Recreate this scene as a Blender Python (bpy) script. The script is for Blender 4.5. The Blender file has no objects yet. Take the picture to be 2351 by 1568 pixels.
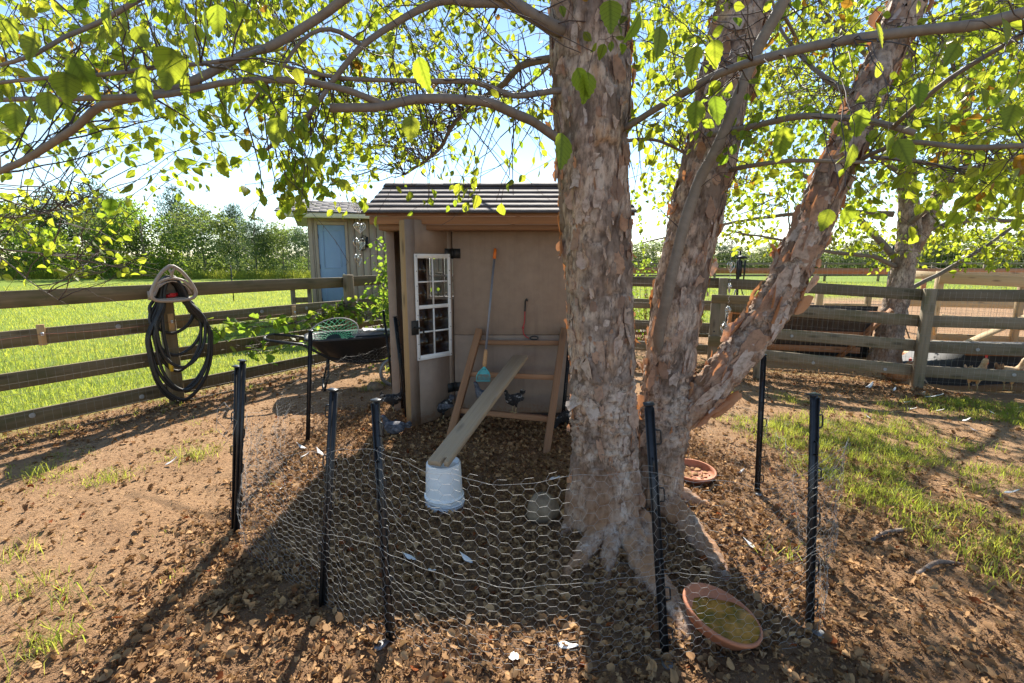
import bpy, math, random
import numpy as np
from mathutils import Vector, Matrix, Quaternion, noise, kdtree

random.seed(7); rng = np.random.default_rng(7)
sc = bpy.context.scene
COL = sc.collection
R = math.radians
# ------------------------------------------------------------------ camera, sky, sun, exposure
PITCH = R(9.7); CAMH = 1.58; FPX = 1110.0; CX, CY = 1175.5, 784.0
cam = bpy.data.cameras.new('camera'); camo = bpy.data.objects.new('camera', cam); COL.objects.link(camo)
cam.sensor_width = 36.0; cam.lens = 36.0 * FPX / 2351.0
cam.clip_start = 0.02; cam.clip_end = 3000
camo.location = (0, 0, CAMH); camo.rotation_euler = (R(90) - PITCH, 0, 0)
sc.camera = camo
SUN_EL, SUN_AZ = 38.0, 2.5
w = bpy.data.worlds.new('World'); sc.world = w; w.use_nodes = True
nt = w.node_tree; bg = nt.nodes['Background']
sky = nt.nodes.new('ShaderNodeTexSky'); sky.sky_type = 'NISHITA'; sky.sun_disc = False
sky.sun_elevation = R(SUN_EL); sky.sun_rotation = R(SUN_AZ)
sky.air_density = 0.95; sky.dust_density = 0.0; sky.ozone_density = 1.4
nt.links.new(sky.outputs[0], bg.inputs[0]); bg.inputs[1].default_value = 0.07
sl = bpy.data.lights.new('sun', 'SUN'); so = bpy.data.objects.new('sun', sl); COL.objects.link(so)
sl.energy = 3.5; sl.angle = R(0.55); sl.color = (1.0, 0.93, 0.82)
so.rotation_euler = (-(R(90) - R(SUN_EL)), 0, -R(SUN_AZ)); so.location = (0, 30, 22)
vs = sc.view_settings; vs.view_transform = 'Standard'; vs.look = 'None'; vs.gamma = 1.0; vs.use_curve_mapping = False
vs.exposure = 1.75
cy = sc.cycles
cy.max_bounces = 8; cy.diffuse_bounces = 4; cy.glossy_bounces = 3; cy.transmission_bounces = 6; cy.transparent_max_bounces = 8
cy.use_denoising = True; cy.caustics_reflective = False; cy.caustics_refractive = False
cy.sample_clamp_indirect = 4.0

# ------------------------------------------------------------------ helpers
SP, CP = math.sin(PITCH), math.cos(PITCH)
def ray(px, py):
    dx = (px - CX) / FPX; dy = (CY - py) / FPX
    return dx, CP + SP * dy, -SP + CP * dy
def P(px, py, y):                      # the point of the place seen at a photo pixel, y metres ahead
    a, b, c = ray(px, py); t = y / b
    return Vector((a * t, y, CAMH + c * t))
def G(px, py, z=0.0):                  # the point of level z seen at a photo pixel
    a, b, c = ray(px, py); t = (z - CAMH) / c
    return Vector((a * t, b * t, z))
def px_of(p):
    p = np.asarray(p); x, y, z = p[..., 0], p[..., 1], p[..., 2] - CAMH
    d = y * CP - z * SP; u = y * SP + z * CP
    d = np.where(d > 0.05, d, 0.05)
    return CX + FPX * x / d, CY - FPX * u / d, d
def hash2(ix, iy, s):
    h = (ix.astype(np.int64) * 374761393 + iy.astype(np.int64) * 668265263 + s * 974711) & 0x7fffffff
    h = ((h ^ (h >> 13)) * 1274126177) & 0x7fffffff
    return ((h ^ (h >> 16)) & 0xffff) / 65535.0
def vn(x, y, s=0):
    x = np.asarray(x, float); y = np.asarray(y, float)
    ix = np.floor(x); iy = np.floor(y); fx = x - ix; fy = y - iy
    fx = fx * fx * (3 - 2 * fx); fy = fy * fy * (3 - 2 * fy)
    a = hash2(ix, iy, s); b = hash2(ix + 1, iy, s); c = hash2(ix, iy + 1, s); d = hash2(ix + 1, iy + 1, s)
    return (a * (1 - fx) + b * fx) * (1 - fy) + (c * (1 - fx) + d * fx) * fy
def fbm(x, y, s=0, o=4):
    v = 0; a = 0.5
    for k in range(o):
        v = v + a * vn(np.asarray(x) * 2 ** k, np.asarray(y) * 2 ** k, s + k); a *= 0.5
    return v
def sstep(a, b, x):
    t = np.clip((np.asarray(x, float) - a) / (b - a), 0, 1); return t * t * (3 - 2 * t)

class MB:
    def __init__(s): s.v = []; s.f = []; s.t = []; s.g = []; s.m = []; s.n = 0
    def add(s, v, faces, tint=0.5, gc=None, mat=0):
        v = np.asarray(v, float).reshape(-1, 3); n = len(v)
        s.v.append(v)
        s.t.append(np.full(n, tint) if np.isscalar(tint) else np.asarray(tint, float))
        s.g.append(v if gc is None else np.asarray(gc, float).reshape(-1, 3))
        for f in faces:
            f = np.asarray(f, np.int64)
            if f.ndim == 1: f = f[None]
            s.f.append(f + s.n); s.m.append(np.full(len(f), mat))
        s.n += n
        return s
    def beam(s, a, b, wd, ht, up=(0, 0, 1), tint=None, mat=0, off=None):
        a = np.asarray(a, float); b = np.asarray(b, float); L = np.linalg.norm(b - a); d = (b - a) / L
        up = np.asarray(up, float); sd = np.cross(d, up); sd /= np.linalg.norm(sd); u = np.cross(sd, d)
        q = np.array([(x, y, z) for x in (0, 1) for y in (-.5, .5) for z in (-.5, .5)])
        loc = q * np.array([L, wd, ht])
        v = a + loc[:, :1] * d + loc[:, 1:2] * sd + loc[:, 2:] * u
        o = rng.random(3) * 20 if off is None else off
        s.add(v, [np.array([[0, 1, 3, 2], [4, 6, 7, 5], [0, 4, 5, 1], [2, 3, 7, 6], [0, 2, 6, 4], [1, 5, 7, 3]])], rng.random() if tint is None else tint, loc + o, mat)
        return s
    def box(s, lo, hi, tint=None, mat=0, ax=None):
        lo = np.asarray(lo, float); hi = np.asarray(hi, float)
        q = np.array([(x, y, z) for x in (0, 1) for y in (0, 1) for z in (0, 1)])
        v = lo + q * (hi - lo)
        g = v - lo
        if ax is None: ax = int(np.argmax(hi - lo))
        g = np.roll(g, -ax, axis=1) + rng.random(3) * 20
        s.add(v, [np.array([[0, 1, 3, 2], [4, 6, 7, 5], [0, 4, 5, 1], [2, 3, 7, 6], [0, 2, 6, 4], [1, 5, 7, 3]])], rng.random() if tint is None else tint, g, mat)
        return s
    def tube(s, pts, r, n=6, tint=0.5, caps=True, mat=0, closed=False, flat=1.0):
        p = np.asarray([tuple(q) for q in pts], float); k = len(p)
        r = np.full(k, r, float) if np.isscalar(r) else np.asarray(r, float)
        if closed: T = np.roll(p, -1, 0) - np.roll(p, 1, 0)
        else: T = np.gradient(p, axis=0)
        T /= np.maximum(np.linalg.norm(T, axis=1, keepdims=True), 1e-9)
        ref = np.array([0, 0, 1.0]) if abs(T[0, 2]) < 0.9 else np.array([1.0, 0, 0])
        N = np.empty_like(T); nn = ref - T[0] * (ref @ T[0]); nn /= np.linalg.norm(nn); N[0] = nn
        for i in range(1, k):
            nn = N[i - 1] - T[i] * (N[i - 1] @ T[i]); N[i] = nn / max(np.linalg.norm(nn), 1e-9)
        B = np.cross(T, N)
        a = np.arange(n) * 2 * math.pi / n
        v = p[:, None] + r[:, None, None] * (np.cos(a)[None, :, None] * N[:, None] + flat * np.sin(a)[None, :, None] * B[:, None])
        L = np.concatenate([[0], np.cumsum(np.linalg.norm(np.diff(p, axis=0), axis=1))])
        g = np.stack([np.repeat(L[:, None], n, 1), np.cos(a)[None] * r[:, None], np.sin(a)[None] * r[:, None]], -1) + rng.random(3) * 9
        i = np.arange(k if closed else k - 1)[:, None]; j = np.arange(n)[None]; i2 = (i + 1) % k; j2 = (j + 1) % n
        q = np.stack([i * n + j, i * n + j2, i2 * n + j2, i2 * n + j], -1).reshape(-1, 4)
        fs = [q]
        if caps and not closed: fs += [np.arange(n)[None, ::-1], (np.arange(n) + (k - 1) * n)[None]]
        tt = tint if np.isscalar(tint) else np.repeat(np.asarray(tint), n)
        s.add(v.reshape(-1, 3), fs, tt, g.reshape(-1, 3), mat)
        return s
    def lathe(s, prof, c=(0, 0, 0), n=24, tint=0.5, mat=0, closed=False):
        pr = np.asarray(prof, float); k = len(pr); a = np.arange(n) * 2 * math.pi / n
        v = np.stack([pr[:, :1] * np.cos(a), pr[:, :1] * np.sin(a), np.repeat(pr[:, 1:2], n, 1)], -1) + np.asarray(c, float)
        i = np.arange(k - 1)[:, None]; j = np.arange(n)[None]; j2 = (j + 1) % n
        q = np.stack([i * n + j, i * n + j2, (i + 1) * n + j2, (i + 1) * n + j], -1).reshape(-1, 4)
        fs = [q]
        if not closed:
            if pr[0, 0] > 1e-6: fs.append(np.arange(n)[None, ::-1])
            if pr[-1, 0] > 1e-6: fs.append((np.arange(n) + (k - 1) * n)[None])
        s.add(v.reshape(-1, 3), fs, tint, None, mat); return s
    def loft(s, rings, tint=0.5, mat=0, n=12):   # rings: (x, z, half width, half height) along a spine in the xz plane
        q = np.asarray(rings, float); k = len(q); T = np.gradient(q[:, :2], axis=0); T /= np.linalg.norm(T, axis=1, keepdims=True)
        a = np.arange(n) * 2 * math.pi / n
        up = np.stack([-T[:, 1], T[:, 0]], -1)
        h = q[:, 3:4] * np.sin(a)
        v = np.stack([q[:, :1] + up[:, :1] * h, q[:, 2:3] * np.cos(a), q[:, 1:2] + up[:, 1:] * h], -1)
        i = np.arange(k - 1)[:, None]; j = np.arange(n)[None]; j2 = (j + 1) % n
        f = np.stack([i * n + j, i * n + j2, (i + 1) * n + j2, (i + 1) * n + j], -1).reshape(-1, 4)
        s.add(v.reshape(-1, 3), [f, np.arange(n)[None, ::-1], (np.arange(n) + (k - 1) * n)[None]], tint, None, mat); return s
    def xf(s, M):
        M = np.array(M)
        s.v = [v @ M[:3, :3].T + M[:3, 3] for v in s.v]; return s
    def build(s, name, mats, parent=None, smooth=False, origin=None, bevel=0.0):
        me = bpy.data.meshes.new(name)
        v = np.concatenate(s.v)
        o = np.zeros(3) if origin is None else np.asarray(tuple(origin), float)
        if parent is not None: o = np.array(parent.get('_o', (0, 0, 0)), float)
        me.vertices.add(len(v)); me.vertices.foreach_set('co', (v - o).astype(np.float32).ravel())
        tot = np.concatenate([np.full(len(f), f.shape[1]) for f in s.f]); li = np.concatenate([f.ravel() for f in s.f])
        me.loops.add(len(li)); me.loops.foreach_set('vertex_index', li.astype(np.int32))
        st = np.concatenate([[0], np.cumsum(tot)[:-1]])
        me.polygons.add(len(tot)); me.polygons.foreach_set('loop_start', st.astype(np.int32))
        me.polygons.foreach_set('material_index', np.concatenate(s.m).astype(np.int32))
        if smooth: me.polygons.foreach_set('use_smooth', np.ones(len(tot), bool))
        at = me.attributes.new('tint', 'FLOAT', 'POINT'); at.data.foreach_set('value', np.concatenate(s.t).astype(np.float32))
        at = me.attributes.new('gc', 'FLOAT_VECTOR', 'POINT'); at.data.foreach_set('vector', np.concatenate(s.g).astype(np.float32).ravel())
        for m in (mats if isinstance(mats, (list, tuple)) else [mats]): me.materials.append(m)
        me.update(calc_edges=True)
        ob = bpy.data.objects.new(name, me); COL.objects.link(ob)
        if parent is not None: ob.parent = parent
        else: ob.location = o
        ob['_o'] = tuple(float(q) for q in o)
        if bevel:
            b = ob.modifiers.new('bevel', 'BEVEL'); b.width = bevel; b.segments = 1; b.limit_method = 'ANGLE'; b.angle_limit = R(40)
        return ob
def tag(o, label=None, cat=None, group=None, kind=None):
    if label: o['label'] = label
    if cat: o['category'] = cat
    if group: o['group'] = group
    if kind: o['kind'] = kind
    return o
def thing(name, loc, label, cat, group=None, rot=None):
    o = bpy.data.objects.new(name, None); COL.objects.link(o); o.empty_display_size = 0.1
    o.location = tuple(loc); o['_o'] = tuple(float(q) for q in loc)
    return tag(o, label, cat, group)
def copy_tree(o, parent=None):
    c = o.copy(); COL.objects.link(c); c.parent = parent
    for ch in list(o.children): copy_tree(ch, c)
    return c
def share(me, name, parent, loc, rot=None, scale=1.0):
    ob = bpy.data.objects.new(name, me); COL.objects.link(ob)
    ob.parent = parent
    o = np.array(parent.get('_o', (0, 0, 0))) if parent is not None else np.zeros(3)
    ob.location = tuple(np.asarray(tuple(loc)) - o)
    if rot is not None: ob.rotation_mode = 'QUATERNION'; ob.rotation_quaternion = rot
    ob.scale = (scale,) * 3 if np.isscalar(scale) else scale
    return ob
def smoothline(pts, step=0.06, wig=0.0, seed=0):
    p = np.asarray([tuple(q) for q in pts], float)
    e = np.vstack([2 * p[0] - p[1], p, 2 * p[-1] - p[-2]]); out = []
    for i in range(1, len(e) - 2):
        n = max(2, int(np.linalg.norm(e[i + 1] - e[i]) / step))
        t = np.arange(n)[:, None] / n
        out.append(0.5 * (2 * e[i] + (e[i + 1] - e[i - 1]) * t + (2 * e[i - 1] - 5 * e[i] + 4 * e[i + 1] - e[i + 2]) * t ** 2 + (3 * e[i] - e[i - 1] - 3 * e[i + 1] + e[i + 2]) * t ** 3))
    q = np.vstack(out + [p[-1:]])
    if wig:
        L = np.arange(len(q)) * step
        for k in range(3): q[:, k] += wig * (fbm(L * 6, L * 0 + k * 7, seed, 2) - 0.37)
    return q
def jag(L, f, s):                     # one random walk of a wobble
    return fbm(np.arange(L) * f, np.zeros(L) + s * 3.1, s, 3) - 0.43

# ------------------------------------------------------------------ materials
def M(name, rough=0.8):
    m = bpy.data.materials.new(name); m.use_nodes = True
    t = m.node_tree; b = t.nodes['Principled BSDF']; b.inputs['Roughness'].default_value = rough
    return m, t, b
def N(t, ty, **kw):
    n = t.nodes.new(ty)
    for k, v in kw.items(): setattr(n, k, v)
    return n
def ramp(t, fac, stops):
    n = t.nodes.new('ShaderNodeValToRGB'); e = n.color_ramp.elements
    while len(e) < len(stops): e.new(0.5)
    for i, (p, c) in enumerate(stops): e[i].position = p; e[i].color = (*c, 1) if len(c) == 3 else c
    t.links.new(fac, n.inputs[0]); return n.outputs[0]
def noi(t, vec, scale, detail=4, rough=0.6, dim='3D'):
    n = N(t, 'ShaderNodeTexNoise', noise_dimensions=dim); n.inputs['Scale'].default_value = scale
    n.inputs['Detail'].default_value = detail; n.inputs['Roughness'].default_value = rough
    if vec is not None: t.links.new(vec, n.inputs['Vector'])
    return n.outputs[0]
def mapv(t, vec, sc_):
    n = N(t, 'ShaderNodeMapping'); n.inputs['Scale'].default_value = sc_; t.links.new(vec, n.inputs[0]); return n.outputs[0]
def attr(t, name, out='Fac'):
    n = N(t, 'ShaderNodeAttribute'); n.attribute_name = name; return n.outputs[out]
def mix(t, fac, a, b, mode='MIX'):
    n = N(t, 'ShaderNodeMix', data_type='RGBA', blend_type=mode)
    for s_, v in ((0, fac), (6, a), (7, b)):
        if isinstance(v, (int, float)): n.inputs[s_].default_value = v
        elif isinstance(v, tuple): n.inputs[s_].default_value = (*v, 1)
        else: t.links.new(v, n.inputs[s_])
    return n.outputs[2]
def math_(t, op, a, b=0.0, cl=False):
    n = N(t, 'ShaderNodeMath', operation=op, use_clamp=cl)
    for s_, v in ((0, a), (1, b)):
        if isinstance(v, (int, float)): n.inputs[s_].default_value = v
        else: t.links.new(v, n.inputs[s_])
    return n.outputs[0]
def bump(t, b, h, st=0.4, dist=0.01):
    n = N(t, 'ShaderNodeBump'); n.inputs['Strength'].default_value = st; n.inputs['Distance'].default_value = dist
    t.links.new(h, n.inputs['Height']); t.links.new(n.outputs[0], b.inputs['Normal'])
def plain(name, col, rough=0.6, metal=0.0, var=0.25, scale=30, bmp=0.15):
    m, t, b = M(name, rough); b.inputs['Metallic'].default_value = metal
    co = N(t, 'ShaderNodeTexCoord').outputs['Object']
    n1 = noi(t, co, scale, 5)
    c = ramp(t, n1, [(0.25, tuple(q * (1 - var) for q in col)), (0.75, tuple(min(1, q * (1 + var)) for q in col))])
    t.links.new(c, b.inputs['Base Color'])
    if bmp: bump(t, b, noi(t, co, scale * 3, 3), bmp, 0.004)
    return m
def wood(name, c0, c1, c2=None, rough=0.85, grain=60, knots=True, moss=None):
    m, t, b = M(name, rough); gc = attr(t, 'gc', 'Vector')
    g1 = noi(t, mapv(t, gc, (1.2, grain, grain)), 1.0, 6, 0.65)
    g2 = noi(t, mapv(t, gc, (1.0, 7, 7)), 1.0, 4)
    col = ramp(t, g1, [(0.25, c0), (0.7, c1)])
    col = mix(t, math_(t, 'MULTIPLY', g2, 0.75), col, c2 or tuple(q * 0.55 for q in c0))
    if knots:
        vo = N(t, 'ShaderNodeTexVoronoi'); vo.inputs['Scale'].default_value = 1.0
        t.links.new(mapv(t, gc, (2.6, 9, 9)), vo.inputs['Vector'])
        k = ramp(t, vo.outputs['Distance'], [(0.10, (1, 1, 1)), (0.24, (0, 0, 0))])
        col = mix(t, math_(t, 'MULTIPLY', k, 0.7), col, tuple(q * 0.3 for q in c0))
    if moss:
        mo = ramp(t, noi(t, mapv(t, gc, (2.5, 8, 8)), 1.0, 5), [(0.48, (0, 0, 0)), (0.68, (1, 1, 1))])
        col = mix(t, math_(t, 'MULTIPLY', mo, 0.75), col, moss)
    tv = math_(t, 'ADD', math_(t, 'MULTIPLY', attr(t, 'tint'), 0.5), 0.75)
    hs = N(t, 'ShaderNodeHueSaturation'); t.links.new(tv, hs.inputs['Value']); t.links.new(col, hs.inputs['Color'])
    t.links.new(hs.outputs[0], b.inputs['Base Color'])
    bump(t, b, g1, 0.5, 0.003)
    return m
def leafmat(name, d0, d1, tr0, tr1, tw=0.5, gloss=0.45, old=None, spec=0.35):
    m = bpy.data.materials.new(name); m.use_nodes = True; t = m.node_tree
    t.nodes.remove(t.nodes['Principled BSDF']); out = t.nodes['Material Output']
    ti = attr(t, 'tint'); gc = attr(t, 'gc', 'Vector')
    sx = N(t, 'ShaderNodeSeparateXYZ'); t.links.new(gc, sx.inputs[0])
    mid = ramp(t, math_(t, 'ABSOLUTE', sx.outputs[1]), [(0.0, (0.55, 0.55, 0.55)), (0.07, (1, 1, 1))])
    # side veins: a wave in (along - |across|)
    vv = math_(t, 'SINE', math_(t, 'MULTIPLY', math_(t, 'SUBTRACT', sx.outputs[0], math_(t, 'MULTIPLY', math_(t, 'ABSOLUTE', sx.outputs[1]), 0.8)), 48.0))
    ven = ramp(t, vv, [(0.8, (1, 1, 1)), (1.0, (0.72, 0.72, 0.72))])
    dc = ramp(t, ti, [(0.0, d0), (1.0, d1)]); tc = ramp(t, ti, [(0.0, tr0), (1.0, tr1)])
    if old:
        f = ramp(t, ti, [(0.93, (0, 0, 0)), (0.97, (1, 1, 1))]); tc = mix(t, f, tc, old); dc = mix(t, f, dc, tuple(q * 0.6 for q in old))
    sp = ramp(t, noi(t, mapv(t, gc, (7, 7, 7)), 1.0, 3), [(0.25, (0.6, 0.6, 0.6)), (0.45, (1, 1, 1))])
    tc = mix(t, 1.0, mix(t, 1.0, mix(t, 1.0, tc, mid, 'MULTIPLY'), ven, 'MULTIPLY'), sp, 'MULTIPLY')
    dn = N(t, 'ShaderNodeBsdfPrincipled'); dn.inputs['Roughness'].default_value = gloss; dn.inputs['Specular IOR Level'].default_value = spec
    t.links.new(dc, dn.inputs['Base Color'])
    tn = N(t, 'ShaderNodeBsdfTranslucent'); t.links.new(tc, tn.inputs[0])
    mx = N(t, 'ShaderNodeMixShader'); mx.inputs[0].default_value = tw
    t.links.new(dn.outputs[0], mx.inputs[1]); t.links.new(tn.outputs[0], mx.inputs[2]); t.links.new(mx.outputs[0], out.inputs[0])
    return m

m_leaf = leafmat('birch_leaf', (0.035, 0.08, 0.012), (0.07, 0.11, 0.015), (0.34, 0.52, 0.03), (0.84, 0.82, 0.06), 0.60, 0.4, (0.55, 0.28, 0.03))
m_leaf2 = leafmat('far_leaf', (0.06, 0.11, 0.03), (0.12, 0.15, 0.05), (0.20, 0.33, 0.05), (0.46, 0.50, 0.12), 0.45, 0.5)
m_vine = leafmat('vine_leaf', (0.05, 0.12, 0.02), (0.10, 0.17, 0.03), (0.30, 0.55, 0.04), (0.62, 0.70, 0.07), 0.5, 0.45)
m_pine = leafmat('pine_needle', (0.035, 0.075, 0.035), (0.075, 0.115, 0.055), (0.08, 0.16, 0.06), (0.20, 0.28, 0.09), 0.35, 0.55)
m_grass = leafmat('grass_blade', (0.07, 0.14, 0.02), (0.18, 0.21, 0.05), (0.34, 0.52, 0.03), (0.78, 0.74, 0.12), 0.55, 0.5)
m_dry = leafmat('dry_leaf', (0.13, 0.058, 0.027), (0.62, 0.385, 0.19), (0.16, 0.075, 0.03), (0.50, 0.30, 0.13), 0.22, 0.75, (0.36, 0.10, 0.03), 0.08)
m_fence = wood('weathered_fence_wood', (0.17, 0.12, 0.06), (0.30, 0.225, 0.13), (0.075, 0.06, 0.028), moss=(0.09, 0.085, 0.03))
m_fence2 = wood('grey_fence_wood', (0.20, 0.155, 0.10), (0.32, 0.255, 0.175), (0.11, 0.085, 0.05), moss=(0.105, 0.095, 0.038))
m_post = wood('post_wood', (0.24, 0.17, 0.09), (0.40, 0.30, 0.17), (0.15, 0.11, 0.05))
m_stud = wood('new_pine_wood', (0.45, 0.28, 0.12), (0.62, 0.43, 0.22), (0.36, 0.20, 0.08))
m_fascia = wood('red_brown_wood', (0.26, 0.13, 0.065), (0.38, 0.21, 0.11), (0.16, 0.075, 0.04))
m_ladder = wood('roost_wood', (0.31, 0.155, 0.08), (0.45, 0.25, 0.135), (0.20, 0.095, 0.045))
m_ramp = wood('ramp_wood', (0.38, 0.27, 0.17), (0.54, 0.41, 0.28), (0.25, 0.175, 0.11))
m_pen = wood('pen_timber', (0.50, 0.36, 0.20), (0.66, 0.52, 0.32), (0.38, 0.25, 0.12))
m_rust = wood('rusty_brown_wood', (0.40, 0.17, 0.07), (0.56, 0.27, 0.12), (0.22, 0.09, 0.04))
def wall_mat():
    m, t, b = M('taupe_wall_board', 0.75); co = N(t, 'ShaderNodeTexCoord').outputs['Object']
    c = ramp(t, noi(t, co, 9, 6), [(0.25, (0.25, 0.185, 0.145)), (0.75, (0.325, 0.245, 0.19))])
    c = mix(t, math_(t, 'MULTIPLY', ramp(t, noi(t, mapv(t, co, (14, 14, 0.7)), 1.0, 5), [(0.5, (0, 0, 0)), (0.75, (1, 1, 1))]), 0.35), c, (0.16, 0.115, 0.09))
    c = mix(t, ramp(t, noi(t, co, 22, 3), [(0.72, (0, 0, 0)), (0.78, (0.7, 0.7, 0.7))]), c, (0.17, 0.10, 0.07))
    sx = N(t, 'ShaderNodeSeparateXYZ'); t.links.new(co, sx.inputs[0])
    mud = math_(t, 'SUBTRACT', noi(t, co, 26, 5, 0.75), math_(t, 'MULTIPLY', sx.outputs[2], 1.6))
    c = mix(t, ramp(t, mud, [(0.28, (0, 0, 0)), (0.42, (0.8, 0.8, 0.8))]), c, (0.27, 0.15, 0.085))
    t.links.new(c, b.inputs['Base Color']); bump(t, b, noi(t, mapv(t, co, (60, 60, 6)), 1.0, 4), 0.25, 0.003); return m
m_wall = wall_mat()
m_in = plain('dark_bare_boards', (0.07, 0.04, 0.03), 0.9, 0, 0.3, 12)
m_white = plain('white_plastic', (0.78, 0.78, 0.78), 0.4, 0, 0.06, 14, 0.05)
m_bucket = plain('white_bucket_plastic', (0.80, 0.80, 0.80), 0.3, 0, 0.05, 10, 0.05)
m_black = plain('black_plastic', (0.018, 0.018, 0.02), 0.38, 0, 0.4, 40, 0.15)
m_iron = plain('black_iron', (0.02, 0.02, 0.02), 0.5, 0.2, 0.3, 50)
m_rubber = plain('black_rubber', (0.022, 0.021, 0.02), 0.5, 0, 0.35, 60, 0.25)
m_wire = plain('galvanised_wire', (0.36, 0.35, 0.33), 0.6, 0.0, 0.25, 40, 0)
m_wireold = plain('old_fence_wire', (0.30, 0.28, 0.24), 0.5, 0.6, 0.2, 40, 0)
m_taupe = plain('taupe_moulded_plastic', (0.38, 0.31, 0.25), 0.5, 0, 0.08, 20, 0.1)
m_red = plain('red_plastic', (0.55, 0.02, 0.02), 0.4, 0, 0.1, 20)
m_redcord = plain('red_cord', (0.45, 0.06, 0.06), 0.8, 0, 0.3, 200)
m_orange = plain('orange_plastic', (0.75, 0.18, 0.02), 0.45, 0, 0.1, 20)
m_cork = plain('tan_grip', (0.50, 0.27, 0.12), 0.7, 0, 0.2, 80)
m_pole = plain('grey_painted_pole', (0.22, 0.23, 0.27), 0.45, 0.2, 0.1, 30)
m_teal = plain('teal_plastic', (0.07, 0.42, 0.45), 0.4, 0, 0.08, 20)
m_green = plain('green_net', (0.15, 0.55, 0.30), 0.6, 0, 0.1, 20)
m_chrome = plain('steel_spinner', (0.7, 0.7, 0.68), 0.18, 1.0, 0.05, 20, 0)
m_yellow = plain('yellow_plastic', (0.72, 0.48, 0.03), 0.45, 0, 0.1, 20)
m_terra = plain('terracotta', (0.46, 0.17, 0.085), 0.75, 0, 0.2, 18, 0.2)
m_blue = plain('blue_door_paint', (0.22, 0.33, 0.48), 0.5, 0, 0.05, 6, 0.05)
m_siding = plain('tan_siding', (0.36, 0.29, 0.22), 0.75, 0, 0.08, 5, 0.1)
m_cream = plain('cream_trim', (0.62, 0.58, 0.42), 0.6, 0, 0.06, 8, 0.05)
m_lamp = plain('lantern_glass', (0.45, 0.42, 0.33), 0.2, 0, 0.1, 8, 0)
m_white_feather = plain('white_feather', (0.75, 0.74, 0.72), 0.8, 0, 0.1, 40)
m_tarp = plain('dark_tarp', (0.03, 0.028, 0.028), 0.7, 0, 0.3, 8)
m_corr = plain('brown_corrugated_metal', (0.10, 0.075, 0.06), 0.55, 0.3, 0.3, 10)
m_grey = plain('grey_rack_metal', (0.25, 0.25, 0.25), 0.5, 0.5, 0.2, 30)
def shingle_mat(name, c0, c1):
    m, t, b = M(name, 0.85); co = N(t, 'ShaderNodeTexCoord').outputs['Object']
    g = noi(t, co, 160, 2); g2 = noi(t, co, 5, 4)
    c = mix(t, g2, ramp(t, g, [(0.35, c0), (0.65, c1)]), tuple(q * 0.75 for q in c0))
    t.links.new(c, b.inputs['Base Color']); bump(t, b, g, 0.9, 0.004); b.inputs['Specular IOR Level'].default_value = 0.6
    return m
m_shingle = shingle_mat('grey_brown_shingle', (0.07, 0.056, 0.054), (0.23, 0.195, 0.19))
m_shingle2 = shingle_mat('grey_shingle', (0.16, 0.14, 0.13), (0.30, 0.27, 0.25))
def stone_mat():
    m, t, b = M('field_stone', 0.85); co = N(t, 'ShaderNodeTexCoord').outputs['Object']
    n1 = noi(t, co, 14, 6)
    t.links.new(ramp(t, n1, [(0.3, (0.15, 0.10, 0.06)), (0.7, (0.31, 0.23, 0.15))]), b.inputs['Base Color']); bump(t, b, n1, 0.5, 0.01)
    return m
m_stone = stone_mat()
def glass_mat():
    m, t, b = M('window_glass', 0.05); b.inputs['Base Color'].default_value = (0.9, 0.92, 0.92, 1)
    t.nodes.remove(b); out = t.nodes['Material Output']
    g = N(t, 'ShaderNodeBsdfGlossy'); g.inputs['Roughness'].default_value = 0.03
    tr = N(t, 'ShaderNodeBsdfTransparent'); tr.inputs[0].default_value = (0.72, 0.72, 0.71, 1)
    fr = N(t, 'ShaderNodeLayerWeight'); fr.inputs[0].default_value = 0.2
    mx = N(t, 'ShaderNodeMixShader'); t.links.new(math_(t, 'ADD', math_(t, 'MULTIPLY', math_(t, 'POWER', fr.outputs['Facing'], 3.0), 0.5), 0.03), mx.inputs[0]); t.links.new(tr.outputs[0], mx.inputs[1]); t.links.new(g.outputs[0], mx.inputs[2])
    t.links.new(mx.outputs[0], out.inputs[0]); return m
m_glass = glass_mat()
def water_mat():
    m, t, b = M('saucer_water', 0.04); b.inputs['Base Color'].default_value = (0.20, 0.13, 0.03, 1)
    co = N(t, 'ShaderNodeTexCoord').outputs['Object']
    t.links.new(ramp(t, noi(t, co, 16, 4), [(0.35, (0.08, 0.06, 0.01)), (0.48, (0.26, 0.13, 0.025)), (0.65, (0.50, 0.22, 0.05))]), b.inputs['Base Color'])
    bump(t, b, noi(t, co, 25, 2), 0.08, 0.01); b.inputs['IOR'].default_value = 1.33
    return m
m_water = water_mat()
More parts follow.
